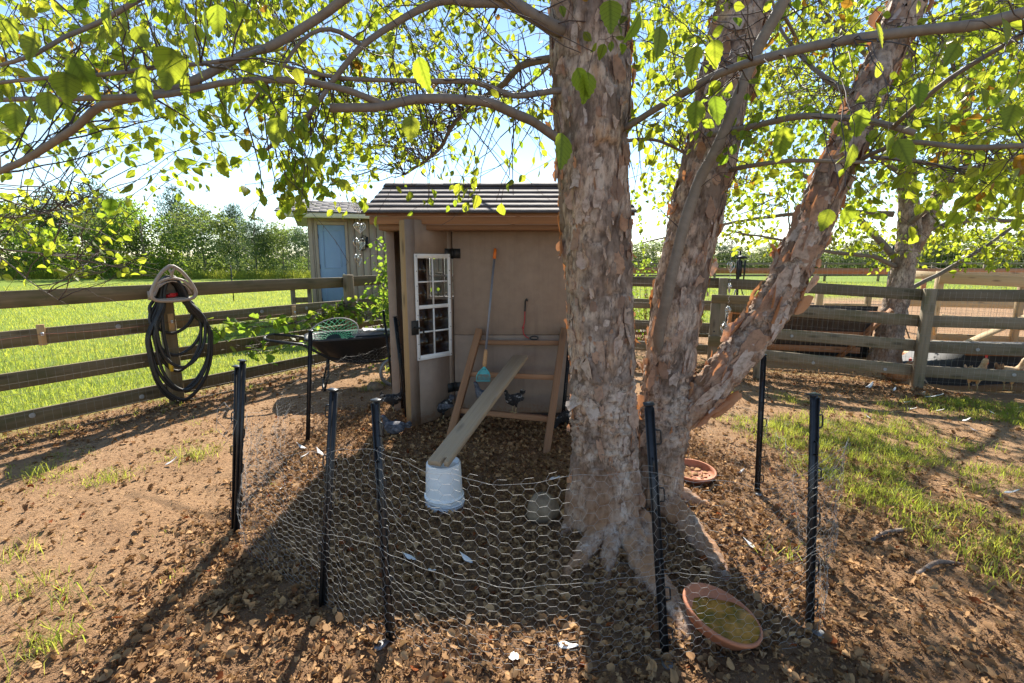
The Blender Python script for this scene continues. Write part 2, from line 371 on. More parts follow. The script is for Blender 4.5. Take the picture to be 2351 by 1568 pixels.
def bark_mat(name, pale, pink, tan, crack):
    m, t, b = M(name, 0.85); ti = attr(t, 'tint'); gc = attr(t, 'gc', 'Vector')
    sx = N(t, 'ShaderNodeSeparateXYZ'); t.links.new(gc, sx.inputs[0])
    co = N(t, 'ShaderNodeTexCoord').outputs['Object']
    n1 = noi(t, mapv(t, co, (1, 1, 0.35)), 45, 6, 0.7); n2 = noi(t, co, 6, 4); n3 = noi(t, mapv(t, co, (1, 1, 0.3)), 16, 5, 0.7)
    c = ramp(t, sx.outputs[0], [(0.0, pale), (0.35, pink), (0.7, tan), (1.0, tuple(q * 0.55 for q in tan))])
    c = mix(t, ramp(t, n3, [(0.35, (0, 0, 0)), (0.65, (1, 1, 1))]), c, pale)
    c = mix(t, ramp(t, n2, [(0.40, (0, 0, 0)), (0.60, (0.85, 0.85, 0.85))]), c, tuple(q * 0.33 for q in pink))
    c = mix(t, ramp(t, noi(t, mapv(t, co, (1, 1, .3)), 11, 5, 0.75), [(0.52, (0, 0, 0)), (0.66, (0.8, 0.8, 0.8))]), c, (0.15, 0.10, 0.07))
    c = mix(t, ramp(t, n1, [(0.36, (0.8, 0.8, 0.8)), (0.52, (0, 0, 0))]), c, crack)
    c = mix(t, ramp(t, ti, [(0.05, (1, 1, 1)), (0.4, (0, 0, 0))]), c, crack)
    # orange inner bark low on the stem
    lo = ramp(t, sx.outputs[1], [(0.0, (0.75, 0.75, 0.75)), (0.7, (0, 0, 0))])
    c = mix(t, math_(t, 'MULTIPLY', lo, ramp(t, n2, [(0.35, (0, 0, 0)), (0.6, (1, 1, 1))])), c, (0.46, 0.23, 0.105))
    t.links.new(c, b.inputs['Base Color'])
    bump(t, b, math_(t, 'ADD', n1, n3), 0.7, 0.012); return m
m_bark = bark_mat('river_birch_bark', (0.62, 0.51, 0.42), (0.52, 0.36, 0.27), (0.46, 0.28, 0.16), (0.08, 0.05, 0.034))
def flake_mat():
    m, t, b = M('peeling_bark', 0.8); ti = attr(t, 'tint')
    co = N(t, 'ShaderNodeTexCoord').outputs['Object']
    n = noi(t, co, 35, 5, 0.7)
    c = ramp(t, ti, [(0.0, (0.62, 0.53, 0.46)), (0.4, (0.53, 0.40, 0.31)), (0.75, (0.46, 0.28, 0.18)), (1.0, (0.26, 0.18, 0.135))])
    c = mix(t, ramp(t, n, [(0.35, (0.7, 0.7, 0.7)), (0.55, (0, 0, 0))]), c, (0.16, 0.11, 0.08))
    gm = N(t, 'ShaderNodeNewGeometry')
    c = mix(t, gm.outputs['Backfacing'], c, mix(t, n, (0.45, 0.20, 0.09), (0.55, 0.33, 0.2)))
    t.links.new(c, b.inputs['Base Color']); bump(t, b, n, 0.5, 0.006)
    tr = N(t, 'ShaderNodeBsdfTranslucent'); tr.inputs[0].default_value = (0.75, 0.30, 0.10, 1)
    mx = N(t, 'ShaderNodeMixShader'); mx.inputs[0].default_value = 0.22
    out = t.nodes['Material Output']; t.links.new(b.outputs[0], mx.inputs[1]); t.links.new(tr.outputs[0], mx.inputs[2]); t.links.new(mx.outputs[0], out.inputs[0])
    return m
m_flake = flake_mat()
def limb_mat():
    m, t, b = M('smooth_branch_bark', 0.7); gc = attr(t, 'gc', 'Vector')
    n = noi(t, mapv(t, gc, (26, 14, 14)), 1.0, 6); n2 = noi(t, gc, 9, 5)
    c = mix(t, n2, ramp(t, n, [(0.35, (0.15, 0.115, 0.09)), (0.65, (0.27, 0.22, 0.175))]), (0.20, 0.165, 0.13))
    t.links.new(c, b.inputs['Base Color']); bump(t, b, n, 0.5, 0.004); return m
m_limb = limb_mat()
m_twig = plain('dark_twig', (0.075, 0.05, 0.04), 0.7, 0, 0.3, 30, 0)
m_redtwig = plain('reddish_twig', (0.26, 0.10, 0.06), 0.7, 0, 0.3, 30, 0)
def ground_mat():
    m, t, b = M('yard_ground', 0.95); co = N(t, 'ShaderNodeTexCoord').outputs['Object']
    lw = attr(t, 'tint')
    n1 = noi(t, co, 1.6, 5); n2 = noi(t, co, 38, 6, 0.7); n3 = noi(t, co, 170, 3)
    d = ramp(t, n1, [(0.3, (0.33, 0.18, 0.088)), (0.7, (0.45, 0.275, 0.145))])
    d = mix(t, ramp(t, n2, [(0.35, (0.85, 0.85, 0.85)), (0.6, (0, 0, 0))]), d, (0.20, 0.105, 0.055))
    d = mix(t, math_(t, 'MULTIPLY', n3, 0.35), d, (0.50, 0.36, 0.22))
    # trodden leaf mulch in the pen (its own darker material)
    sx = N(t, 'ShaderNodeSeparateXYZ'); t.links.new(attr(t, 'gc', 'Vector'), sx.inputs[0])
    d = mix(t, math_(t, 'MULTIPLY', sx.outputs[0], ramp(t, n2, [(0.3, (0.6, 0.6, 0.6)), (0.7, (1, 1, 1))])), d, mix(t, n3, (0.16, 0.085, 0.045), (0.30, 0.185, 0.105)))
    g = mix(t, noi(t, co, 0.35, 5), (0.13, 0.21, 0.025), (0.25, 0.29, 0.05))
    g = mix(t, math_(t, 'MULTIPLY', noi(t, co, 24, 4), 0.6), g, (0.20, 0.29, 0.035))
    g = mix(t, ramp(t, noi(t, co, 1.1, 5), [(0.55, (0, 0, 0)), (0.75, (0.6, 0.6, 0.6))]), g, (0.30, 0.26, 0.10))
    t.links.new(mix(t, lw, d, g), b.inputs['Base Color'])
    h = math_(t, 'ADD', n2, math_(t, 'MULTIPLY', n3, 0.5)); bump(t, b, h, 0.8, 0.022)
    b.inputs['Specular IOR Level'].default_value = 0.1
    return m
m_ground = ground_mat()
def feather_mat(name, c0, c1, scale, lo=0.45, hi=0.55):
    m, t, b = M(name, 0.75); co = N(t, 'ShaderNodeTexCoord').outputs['Object']
    n = noi(t, mapv(t, co, (0.6, 1, 1)), scale, 4, 0.7)
    t.links.new(ramp(t, n, [(lo, c0), (hi, c1)]), b.inputs['Base Color']); bump(t, b, noi(t, mapv(t, co, (0.4, 1, 1)), scale * 4, 2), 0.6, 0.006); return m
m_fblack = feather_mat('black_white_feathers', (0.015, 0.014, 0.016), (0.5, 0.48, 0.46), 22, 0.56, 0.66)
m_fblue = feather_mat('slate_feathers', (0.03, 0.033, 0.045), (0.16, 0.16, 0.18), 30, 0.4, 0.65)
m_fbuff = feather_mat('buff_feathers', (0.42, 0.24, 0.10), (0.66, 0.48, 0.29), 20, 0.35, 0.65)
m_fbrown = feather_mat('red_brown_feathers', (0.20, 0.09, 0.04), (0.42, 0.24, 0.11), 20, 0.35, 0.65)
m_comb = plain('red_comb', (0.55, 0.03, 0.02), 0.5, 0, 0.15, 40)
m_shank = plain('yellow_shank', (0.42, 0.32, 0.16), 0.6, 0, 0.15, 40)

# ------------------------------------------------------------------ ground, one sheet to the horizon
FL = np.array([0.514, 0.857]); FLN = np.array([0.857, -0.514]); FA = np.array([-3.76, 5.19])      # fence by the pasture: direction, yard side, hose post
FR = np.array([0.938, -0.347]); FRN = np.array([-0.347, -0.938]); FP = np.array([5.4, 6.3])       # fence by the chicken yard
def dl(x, y): return (x - FA[0]) * FLN[0] + (y - FA[1]) * FLN[1]
def dr(x, y): return (x - FP[0]) * FRN[0] + (y - FP[1]) * FRN[1]
T1 = np.array([0.542, 2.64]); T2 = np.array([0.89, 2.87])
def gz(x, y):
    x = np.asarray(x, float); y = np.asarray(y, float)
    z = -0.10 * sstep(2.2, 4.6, x) * sstep(2, 5, y) * (1 - sstep(14, 30, y))
    z = z - 0.15 * np.exp(-(((x - 6.2) / 0.9) ** 2 + ((y - 6.75) / 0.55) ** 2))
    z = z + 0.09 * np.exp(-(((x + 1.22) / 0.28) ** 2 + ((y - 4.75) / 0.25) ** 2))
    z = z + 0.07 * np.exp(-(((x - 0.75) / 0.55) ** 2 + ((y - 2.7) / 0.5) ** 2))
    n = np.clip(1 - np.hypot(x, y - 3) / 14, 0, 1)
    z = z + n * (0.05 * (fbm(x * 1.3, y * 1.3, 3) - 0.45) + 0.05 * (fbm(x * 4.5, y * 4.5, 5) - 0.45) + 0.012 * (vn(x * 13, y * 13, 6) - .5))
    far = sstep(30, 200, np.hypot(x, y))
    return z + far * 1.2 * (fbm(x * 0.01, y * 0.01, 8) - 0.35)
def lawn(x, y):
    a = 1 - sstep(-0.75, -0.15, dl(x, y) + 0.5 * (fbm(np.asarray(x) * 2, np.asarray(y) * 2, 11) - 0.5))
    yd = np.minimum(sstep(0, 0.4, -dr(x, y)), 1 - sstep(-0.6, 0.6, np.asarray(y) - 12.6 - 8 * sstep(8.5, 11, np.asarray(x)))) * sstep(-1.0, 0.5, np.asarray(x))
    b = sstep(0, 0.5, -dr(x, y)) * (1 - yd)
    return np.clip(np.maximum(a, b), 0, 1)
def pen(x, y):
    d = np.maximum(np.abs(x + 0.1) / 1.75, np.abs(y - 3.2) / 1.75)
    p = 1 - sstep(0.8, 1.25, d + 0.5 * (fbm(x * 1.7, y * 1.7, 21) - 0.5))
    low = (1 - sstep(1.7, 2.7, y)) * (1 - sstep(0.6, 3.0, x)) * sstep(-2.6, -1.0, x)
    b = 0.6 * (1 - sstep(0.0, 0.7, np.abs(dl(x, y) - 0.15))) + 0.75 * (1 - sstep(0.3, 1.1, np.abs(dr(x, y) - 0.3)))
    side = 0.55 * sstep(1.2, 1.7, x) * (1 - sstep(2.6, 3.6, x)) * (1 - sstep(3.4, 4.6, y))
    return np.clip(np.maximum.reduce([p, low, b, side]), 0, 1)
def axis(lo, hi, n, far, m):
    a = np.linspace(lo, hi, n); st = a[1] - a[0]
    g = st * (1.0 + np.arange(m)) * (1.24 ** np.arange(m)); g = np.cumsum(g); g = g * (far / g[-1])
    return np.concatenate([lo - g[::-1], a, hi + g])
xs = axis(-5.5, 6.5, 300, 900, 34); ys = axis(0.8, 9.0, 230, 900, 34)
X, Y = np.meshgrid(xs, ys); Z = gz(X, Y)
mb = MB(); nx, ny = len(xs), len(ys)
i = np.arange(ny - 1)[:, None]; j = np.arange(nx - 1)[None]
q = np.stack([i * nx + j, i * nx + j + 1, (i + 1) * nx + j + 1, (i + 1) * nx + j], -1).reshape(-1, 4)
mb.add(np.stack([X, Y, Z], -1).reshape(-1, 3), [q], lawn(X, Y).ravel(), np.stack([pen(X, Y), X * 0, X * 0], -1).reshape(-1, 3))
ground = tag(mb.build('ground', m_ground, smooth=True), 'red brown dirt yard running out into sunlit green pasture', None, None, 'structure')

# ------------------------------------------------------------------ chicken coop
YF = 4.66
coop = thing('chicken_coop', (0, YF, 0), 'small taupe chicken coop with shingled roof and open door holding a white window', 'coop')
def boxpart(name, lo, hi, mat, parent=coop, bevel=0.002, ax=None):
    return MB().box(lo, hi, ax=ax).build(name, mat, parent, bevel=bevel)
boxpart('wall_panel', (-0.565, YF, 0.06), (1.02, YF + 0.02, 0.845), m_wall)
boxpart('wall_panel', (-0.565, YF, 0.850), (1.02, YF + 0.02, 1.93), m_wall)
boxpart('corner_board', (-1.19, YF - 0.005, -0.03), (-1.112, YF + 0.025, 1.93), m_wall)
boxpart('sill_board', (-0.56, YF + 0.022, -0.05), (1.0, YF + 0.062, 0.10), m_in)
gab = [(YF, 1.93), (YF + 1.2, 1.93), (YF + 0.62, 2.27)]
for x0, x1 in ((-1.19, -1.17), (1.0, 1.02)):
    s = MB().box((x0, YF + 0.026, -0.03), (x1, YF + 1.2, 1.93))
    v = [(x, a, b) for x in (x0, x1) for a, b in gab]
    s.add(v, [np.array([[0, 1, 2], [3, 5, 4]]), np.array([[0, 3, 4, 1], [1, 4, 5, 2], [2, 5, 3, 0]])])
    s.build('side_wall', m_wall, coop)
s = MB()
YB = YF + 1.2
for lo, hi in (((-1.16, YB - 0.02, 0), (-1.02, YB, 1.93)), ((-0.62, YB - 0.02, 0), (0.99, YB, 1.93)), ((-1.018, YB - 0.02, 0), (-0.622, YB, 1.1)), ((-1.018, YB - 0.02, 1.66), (-0.622, YB, 1.93))):
    s.box(lo, hi)
bw = s.build('back_wall', m_in, coop)
s = MB()
for lo, hi in (((-1.02, YB - 0.03, 1.1), (-0.985, YB + 0.01, 1.66)), ((-0.655, YB - 0.03, 1.1), (-0.62, YB + 0.01, 1.66)), ((-0.984, YB - 0.03, 1.1), (-0.656, YB + 0.01, 1.135)), ((-0.984, YB - 0.03, 1.625), (-0.656, YB + 0.01, 1.66)), ((-0.83, YB - 0.025, 1.136), (-0.81, YB + 0.005, 1.624)), ((-0.984, YB - 0.022, 1.37), (-0.656, YB + 0.002, 1.39))): s.box(lo, hi)
s.build('window_frame', m_white, bw)
boxpart('floor_board', (-1.16, YF + 0.07, 0.02), (0.99, YB - 0.03, 0.10), m_in)
boxpart('nest_box', (-0.2, YF + 0.75, 0.5), (0.9, YB - 0.04, 0.95), m_in)
# eave boards
boxpart('fascia_board', (-1.27, 4.425, 1.885), (1.03, 4.455, 1.955), m_fascia, bevel=0.004)
boxpart('fascia_board', (-1.20, 4.458, 1.835), (1.02, 4.655, 1.884), m_fascia, bevel=0.004)
# roof deck and shingle courses
EY, EZ, RY, RZ = 4.39, 1.955, 5.29, 2.315
roof = MB()
prof = [(EY + 0.02, EZ), (RY, RZ), (6.19, EZ), (6.19, EZ + 0.02), (RY, RZ + 0.022), (EY + 0.02, EZ + 0.022)]
v = [(x, a, b) for x in (-1.30, 1.09) for a, b in prof]
roof.add(v, [np.array([[0, 1, 4, 5], [1, 2, 3, 4], [6, 11, 10, 7], [7, 10, 9, 8]]), np.array([[k, (k + 1) % 6 + 6 if False else (k + 1) % 6, (k + 1) % 6 + 6, k + 6] for k in range(6)])])
roofo = roof.build('roof', m_fascia, coop)
for sgn in (1, -1):
    for k in range(6):
        t0, t1 = k / 6 - 0.02, (k + 1) / 6 + 0.03
        s = MB(); nx_ = 40; xx = np.linspace(-1.325, 1.11, nx_)
        y0 = EY + (RY - EY) * t0; y1 = EY + (RY - EY) * min(t1, 1); z0 = EZ + (RZ - EZ) * t0; z1 = EZ + (RZ - EZ) * min(t1, 1)
        if sgn < 0: y0, y1 = 2 * RY - y0, 2 * RY - y1
        jz = 0.004 * (rng.random(nx_) - 0.5)
        rows = [np.stack([xx, np.full(nx_, y0) + jz, z0 + 0.030 + jz], 1), np.stack([xx, np.full(nx_, y0) + jz, z0 + 0.042 + jz], 1), np.stack([xx, np.full(nx_, y1), np.full(nx_, z1 + 0.030)], 1), np.stack([xx, np.full(nx_, y1), np.full(nx_, z1 + 0.022)], 1)]
        v = np.concatenate(rows); a = np.arange(nx_ - 1)
        fs = [np.stack([r_ * nx_ + a, r_ * nx_ + a + 1, ((r_ + 1) % 4) * nx_ + a + 1, ((r_ + 1) % 4) * nx_ + a], 1) for r_ in range(4)]
        s.add(v, fs + [np.array([[0, nx_, 2 * nx_, 3 * nx_], [nx_ - 1, 2 * nx_ - 1, 3 * nx_ - 1, 4 * nx_ - 1][::-1]])]); s.build('shingle_course', m_shingle, roofo)
s = MB(); xx = np.linspace(-1.33, 1.115, 9)
for a, b in zip(xx[:-1], xx[1:]):
    v = [(x, yy, zz) for x in (a, b + 0.02) for yy, zz in ((RY - 0.12, RZ - 0.002), (RY, RZ + 0.052), (RY + 0.12, RZ - 0.002))]
    o = rng.random() * 0.004
    s = MB().add(np.array(v) + (0, 0, o), [np.array([[0, 3, 4, 1], [1, 4, 5, 2], [0, 2, 5, 3]]), np.array([[0, 1, 2], [3, 5, 4]])]); s.build('ridge_shingle', m_shingle, roofo)
# the door, standing half open
HP = np.array([-0.568, YF - 0.006]); ED = np.array([-0.72, -0.694]); EN = np.array([0.694, -0.72])
def D(u, z, o=0.0): q = HP + ED * u + EN * o; return np.array([q[0], q[1], z])
def dbox(s, u0, u1, z0, z1, o0, o1):
    q = [D(u, z, o) for u in (u0, u1) for z in (z0, z1) for o in (o0, o1)]
    loc = np.array([(z, u, o) for u in (u0, u1) for z in (z0, z1) for o in (o0, o1)])
    s.add(q, [np.array([[0, 1, 3, 2], [4, 6, 7, 5], [0, 4, 5, 1], [2, 3, 7, 6], [0, 2, 6, 4], [1, 5, 7, 3]])], rng.random(), loc + rng.random(3) * 9); return s
WU0, WU1, WZ0, WZ1 = 0.035, 0.425, 0.655, 1.625
s = MB(); DW = 0.50
for a in ((0.004, WU0 + .02, 0.04, 1.92), (WU1 - .02, DW, 0.04, 1.92), (WU0 + .0205, WU1 - .0205, 0.04, WZ0 + .02), (WU0 + .0205, WU1 - .0205, WZ1 - .02, 1.92)): dbox(s, *a, -0.012, 0.0)
door = s.build('door', m_wall, coop)
dbox(MB(), DW - 0.045, DW + 0.001, 0.05, 1.915, -0.10, -0.0125).build('edge_stud', m_stud, door, bevel=0.003)
dbox(MB(), 0.06, DW - 0.046, 0.05, 0.13, -0.09, -0.0125).build('cross_stud', m_stud, door, bevel=0.003)
dbox(MB(), 0.06, DW - 0.046, 1.83, 1.915, -0.09, -0.0125).build('cross_stud', m_stud, door, bevel=0.003)
s = MB(); f = 0.028
for a in ((WU0, WU0 + f, WZ0, WZ1), (WU1 - f, WU1, WZ0, WZ1), (WU0 + f, WU1 - f, WZ0, WZ0 + 0.045), (WU0 + f, WU1 - f, WZ1 - 0.04, WZ1)): dbox(s, *a, 0.001, 0.018)
s.build('window_frame', m_white, door, bevel=0.002)
zm = 0.5 * (WZ0 + WZ1) + 0.01
s = MB(); dbox(s, WU0 + f, WU1 - f, zm - 0.022, zm + 0.012, -0.004, 0.012); s.build('meeting_rail', m_white, door, bevel=0.002)
um = 0.5 * (WU0 + WU1)
zs = [WZ0 + 0.045, 0.5 * (WZ0 + 0.045 + zm - 0.022), zm - 0.005, 0.5 * (zm + 0.012 + WZ1 - 0.04), WZ1 - 0.04]
for a in ((um - 0.007, um + 0.007, WZ0 + 0.045, zm - 0.022), (um - 0.007, um + 0.007, zm + 0.012, WZ1 - 0.04)): dbox(MB(), *a, -0.003, 0.009).build('muntin', m_white, door)
for z in (zs[1], zs[3]):
    for a in ((WU0 + f, um - 0.007), (um + 0.007, WU1 - f)): dbox(MB(), *a, z - 0.007, z + 0.007, -0.003, 0.009).build('muntin', m_white, door)
for k in range(4):
    for a in ((WU0 + f, um - 0.0072), (um + 0.0072, WU1 - f)): dbox(MB(), *a, zs[k] + 0.008, zs[k + 1] - 0.008, 0.001, 0.0035).build('pane', m_glass, door)
for z in np.linspace(WZ0 + 0.02, WZ1 - 0.02, 8):
    for u in (WU0 + 0.013, WU1 - 0.013): MB().lathe([(0.004, -0.001), (0.004, 0.003)], n=7).xf(Matrix.Translation(D(u, z, 0.0185)) @ Vector((0, 0, 1)).rotation_difference(Vector((EN[0], EN[1], 0))).to_matrix().to_4x4()).build('screw', m_iron, door)
s = MB(); dbox(s, 0.41, 0.485, 0.90, 1.03, 0.0185, 0.024); la = s.build('latch', m_iron, door, bevel=0.002)
s = MB(); s.tube([D(0.45, 0.965, 0.024), D(0.45, 0.965, 0.06), D(0.40, 0.965, 0.062), D(0.385, 0.955, 0.06), D(0.383, 0.90, 0.06), D(0.39, 0.865, 0.05)], 0.008, 7); s.build('lever_handle', m_iron, door)
for z in (1.63, 0.33):
    s = MB(); dbox(s, 0.008, 0.085, z - 0.045, z + 0.045, 0.001, 0.007); s.box((-0.560, YF - 0.009, z - 0.045), (-0.49, YF - 0.002, z + 0.045))
    s.tube([D(0, z - 0.05, 0.004), D(0, z + 0.05, 0.004)], 0.007, 8); s.build('hinge', m_iron, coop)

# ------------------------------------------------------------------ board fences
def disc(c, nrm, r, th=0.004, n=12):
    return MB().lathe([(r, 0), (r, th * .5), (r * .75, th), (r * 0.25, th * .8), (0, th * .6)], n=n).xf(Matrix.Translation(c) @ Vector((0, 0, 1)).rotation_difference(Vector((nrm[0], nrm[1], 0))).to_matrix().to_4x4())
def fence(label, posts, nrm, mb_, mp_, tops, mesh_h, group=None, cell=(0.06, 0.1), post_h=1.34, bh=0.15, skip=()):
    posts = [np.array(p) for p in posts]; nrm = np.array(nrm)
    z0 = [float(gz(p[0], p[1])) for p in posts]
    o = thing('board_fence', (*posts[1], z0[1]), label, 'fence', group)
    for k, p in enumerate(posts):
        if k in skip: continue
        c = p + nrm * 0.07; d = posts[min(k + 1, len(posts) - 1)] - posts[max(0, k - 1)]; d = d / np.linalg.norm(d)
        h = post_h + (0.03 * rng.random() if post_h > 1.3 else 0)
        MB().beam((*c, z0[k] - 0.25), (*c, z0[k] + h), 0.115, 0.115, up=(d[0], d[1], 0)).build('post', mp_, o, bevel=0.006)
    for k in range(len(posts) - 1):
        for t in tops:
            e0 = 0.012 * (rng.random() - .5); e1 = 0.012 * (rng.random() - .5)
            a = posts[k] ; b = posts[k + 1]; d = (b - a) / np.linalg.norm(b - a)
            # a board bows a little along its run
            n = 7; s = MB(); L = np.linalg.norm(b - a) - 0.006
            tt = np.linspace(0, 1, n); bow = 0.012 * (rng.random() - .5); cup = 0.01 * (rng.random() - .5)
            off = rng.random(3) * 30; vv = []; gg = []
            for q in tt:
                c = a + d * (0.003 + q * L) + nrm * (cup * math.sin(q * math.pi)); zc = z0[k] * (1 - q) + z0[k + 1] * q + t + e0 * (1 - q) + e1 * q + bow * math.sin(q * math.pi)
                for dy, dz in ((-.02, -bh), (.012, -bh), (.012, 0), (-.02, 0)):
                    w_ = c + nrm * dy; vv.append((w_[0], w_[1], zc + dz)); gg.append((q * L + off[0], dz + off[1], dy + off[2]))
            i_ = np.arange(n - 1)[:, None] * 4; j_ = np.arange(4)[None]
            fq = np.stack([i_ + j_, i_ + (j_ + 1) % 4, i_ + 4 + (j_ + 1) % 4, i_ + 4 + j_], -1).reshape(-1, 4)
            s.add(vv, [fq, np.array([[3, 2, 1, 0]]), np.array([[0, 1, 2, 3]]) + (n - 1) * 4], rng.random(), gg)
            s.build('board', mb_, o, bevel=0.004)
    if mesh_h:
        s = MB(); r = 0.0011
        for k in range(len(posts) - 1):
            a, b = posts[k] + nrm * 0.135, posts[k + 1] + nrm * 0.135; L = np.linalg.norm(b - a); n = int(L / cell[0])
            for q in range(n):
                c = a + (b - a) * q / n; w_ = 0.012 * (rng.random() - .5); zz = z0[k] + (z0[k + 1] - z0[k]) * q / n
                c2 = c + nrm * w_; s.tube([(c[0], c[1], zz), (c2[0], c2[1], zz + mesh_h * .5), (c[0], c[1], zz + mesh_h)], r, 3, caps=False)
            for hz in np.arange(0.03, mesh_h + 0.01, cell[1]):
                m_ = (a + b) / 2 + nrm * 0.01 * (rng.random() - .5)
                s.tube([(*a, z0[k] + hz), (*m_, (z0[k] + z0[k + 1]) / 2 + hz - 0.012 * rng.random()), (*b, z0[k + 1] + hz)], r, 3, caps=False)
        tag(s.build('wire_mesh', m_wireold, o), kind='stuff')
    return o
LP = [FA + FL * 2.45 * k for k in (-2, -1, 0, 1, 1.75)]
fl = fence('brown board fence beside the pasture with a coiled black hose hung on its post', LP, FLN, m_fence, m_post, (1.31, 0.96, 0.60, 0.23), 1.0, 'board fences round the yard', post_h=1.33)
RP = [FP + FR * 2.45 * k for k in (-2.9, -2, -1, 0, 1, 2)]
fr = fence('grey green board fence between the birch and the hens of the chicken yard', RP, FRN, m_fence2, m_fence2, (1.32, 0.98, 0.64, 0.31), 1.3, 'board fences round the yard', post_h=1.32)
# cleats, washers and the electric strand along the pasture fence
strand = MB(); pts = []
for k, (u, h) in enumerate(((-2.3, 0.90), (-1.0, 0.905), (0.0, 0.91), (1.55, 0.86), (3.4, 0.82))):
    c = FA + FL * u + FLN * (0.145 if abs(u) < .1 else 0.02)
    z = float(gz(*c)) + h
    MB().beam((*c, z - 0.105), (*c, z + 0.085), 0.055, 0.02, up=(FLN[0], FLN[1], 0), tint=0.9).build('cleat', m_stud, fl, bevel=0.002)
    e = c + FLN * 0.022
    MB().tube([(*e, z - 0.015), (*e, z + 0.015)], 0.011, 8).build('insulator', m_white, fl)
    pts.append((*(e + FLN * 0.012), z))
fine = []
for a, b in zip(pts[:-1], pts[1:]):
    for t in np.linspace(0, 1, 8, endpoint=False): fine.append(np.array(a) * (1 - t) + np.array(b) * t - np.array((0, 0, 0.02 * math.sin(t * math.pi))))
strand.tube(fine, 0.0022, 4).build('electric_wire', m_redtwig, fl)
for u, z in ((-1.85, 0.93), (-0.42, 0.93), (-1.15, 0.20), (-.3, 0.17), (0.38, 0.93), (1.1, 0.93), (1.75, 0.92), (2.0, 0.93), (0.75, 0.15), (-1.4, 0.16)):
    c = FA + FL * u + FLN * 0.015; disc((*c, z + float(gz(*c)) - 0.02), FLN, 0.024).build('washer', m_wire, fl)
for u, z in ((-1.2, 0.25), (-.35, 0.24), (1.0, 0.27), (1.5, 0.9), (0.6, 0.58), (-1.5, 0.6)):
    c = FP + FR * u + FRN * 0.015; disc((*c, z + float(gz(*c)) - 0.02), FRN, 0.022).build('washer', m_wire, fr)

# ------------------------------------------------------------------ hose hanger and hose
n3 = np.array([FLN[0], FLN[1], 0]); f3 = np.array([FL[0], FL[1], 0]); z3 = np.array([0, 0, 1.0])
HB = np.array([*(FA + FLN * 0.13), 1.16])
def Hp(u, v, o=0.0): return HB + f3 * u + z3 * v + n3 * o
hg = thing('hose_hanger', Hp(0, 0), 'taupe plastic hose hanger with spoked rounded triangle face on the fence post', 'hose hanger')
out_ = [(-0.02, 0.345), (-0.09, 0.29), (-0.16, 0.19), (-0.205, 0.09), (-0.20, 0.03), (-0.15, 0.0), (0, -0.01), (0.15, 0.0), (0.20, 0.03), (0.205, 0.09), (0.16, 0.19), (0.09, 0.29), (0.02, 0.345)]
s = MB(); s.tube(smoothline([Hp(u, v, 0.16) for u, v in out_], 0.02), 0.018, 8, closed=True); s.build('face_ring', m_taupe, hg, smooth=True)
s = MB(); s.tube(smoothline([Hp(-0.19, 0.10, 0.158), Hp(-0.11, 0.19, 0.15), Hp(0, 0.22, 0.15), Hp(0.11, 0.19, 0.15), Hp(0.19, 0.10, 0.158)], 0.02), 0.014, 8)
s.tube([Hp(0, 0.22, 0.15), Hp(0, 0.27, 0.155), Hp(-0.03, 0.33, 0.16)], 0.013, 8); s.tube([Hp(0, 0.27, 0.155), Hp(0.03, 0.33, 0.16)], 0.013, 8); s.build('spoke', m_taupe, hg, smooth=True)
s = MB(); s.lathe([(0.05, -0.13), (0.052, 0.02), (0.16, 0.02), (0.165, 0.03), (0.03, 0.03)], n=20)
s = MB(); arc = [(-0.17, 0.06), (-0.13, 0.14), (-0.06, 0.185), (0, 0.2), (0.06, 0.185), (0.13, 0.14), (0.17, 0.06)]
v = [Hp(u, q, o) for o in (-0.012, 0.15) for u, q in arc] + [Hp(u, q - 0.012, o) for o in (-0.012, 0.15) for u, q in arc]; k = 7; a = np.arange(k - 1)
s.add(v, [np.stack([a, a + 1, a + k + 1, a + k], 1), np.stack([a + 2 * k, a + 3 * k, a + 3 * k + 1, a + 2 * k + 1], 1), np.stack([a, a + 2 * k, a + 2 * k + 1, a + 1], 1), np.stack([a + k, a + k + 1, a + 3 * k + 1, a + 3 * k], 1)]); s.build('saddle', m_taupe, hg)
s = MB(); v = [Hp(u, q, -0.012) for u, q in arc] + [Hp(u, q, 0.0) for u, q in arc]; s.add(v, [np.array([[0, 1, 2, 3, 4, 5, 6]]), np.array([[13, 12, 11, 10, 9, 8, 7]])]); s.beam(Hp(-0.17, 0.045, -0.01), Hp(0.17, 0.045, -0.01), 0.03, 0.09); s.build('back_plate', m_taupe, hg)
s = MB(); s.beam(Hp(-0.16, 0.012, 0.075), Hp(0.16, 0.012, 0.075), 0.15, 0.012); s.build('tray', m_taupe, hg, bevel=0.003)
for u, v in ((0.0, 0.12), (-0.08, 0.07), (0.07, 0.13)): disc(Hp(u, v, 0.002), FLN, 0.016).build('bolt', m_wire, hg)
s = MB(); s.tube([Hp(-0.06, 0.035, 0.09), Hp(0.02, 0.04, 0.11), Hp(0.05, 0.045, 0.10)], [0.02, 0.017, 0.012], 8); s.tube([Hp(-0.03, 0.055, 0.12), Hp(0.05, 0.06, 0.11)], 0.01, 6)
tag(s.build('hose_nozzle', m_red, None, origin=Hp(0, 0.03, 0.09)), 'red hose nozzle lying in the tray of the hose hanger', 'nozzle')
hp = []; bots = [0.36, 0.60, 0.77, 0.98, 1.08, 0.98, 0.72, 1.12]; wid = [0.25, 0.29, 0.27, 0.33, 0.35, 0.31, 0.28, 0.36]
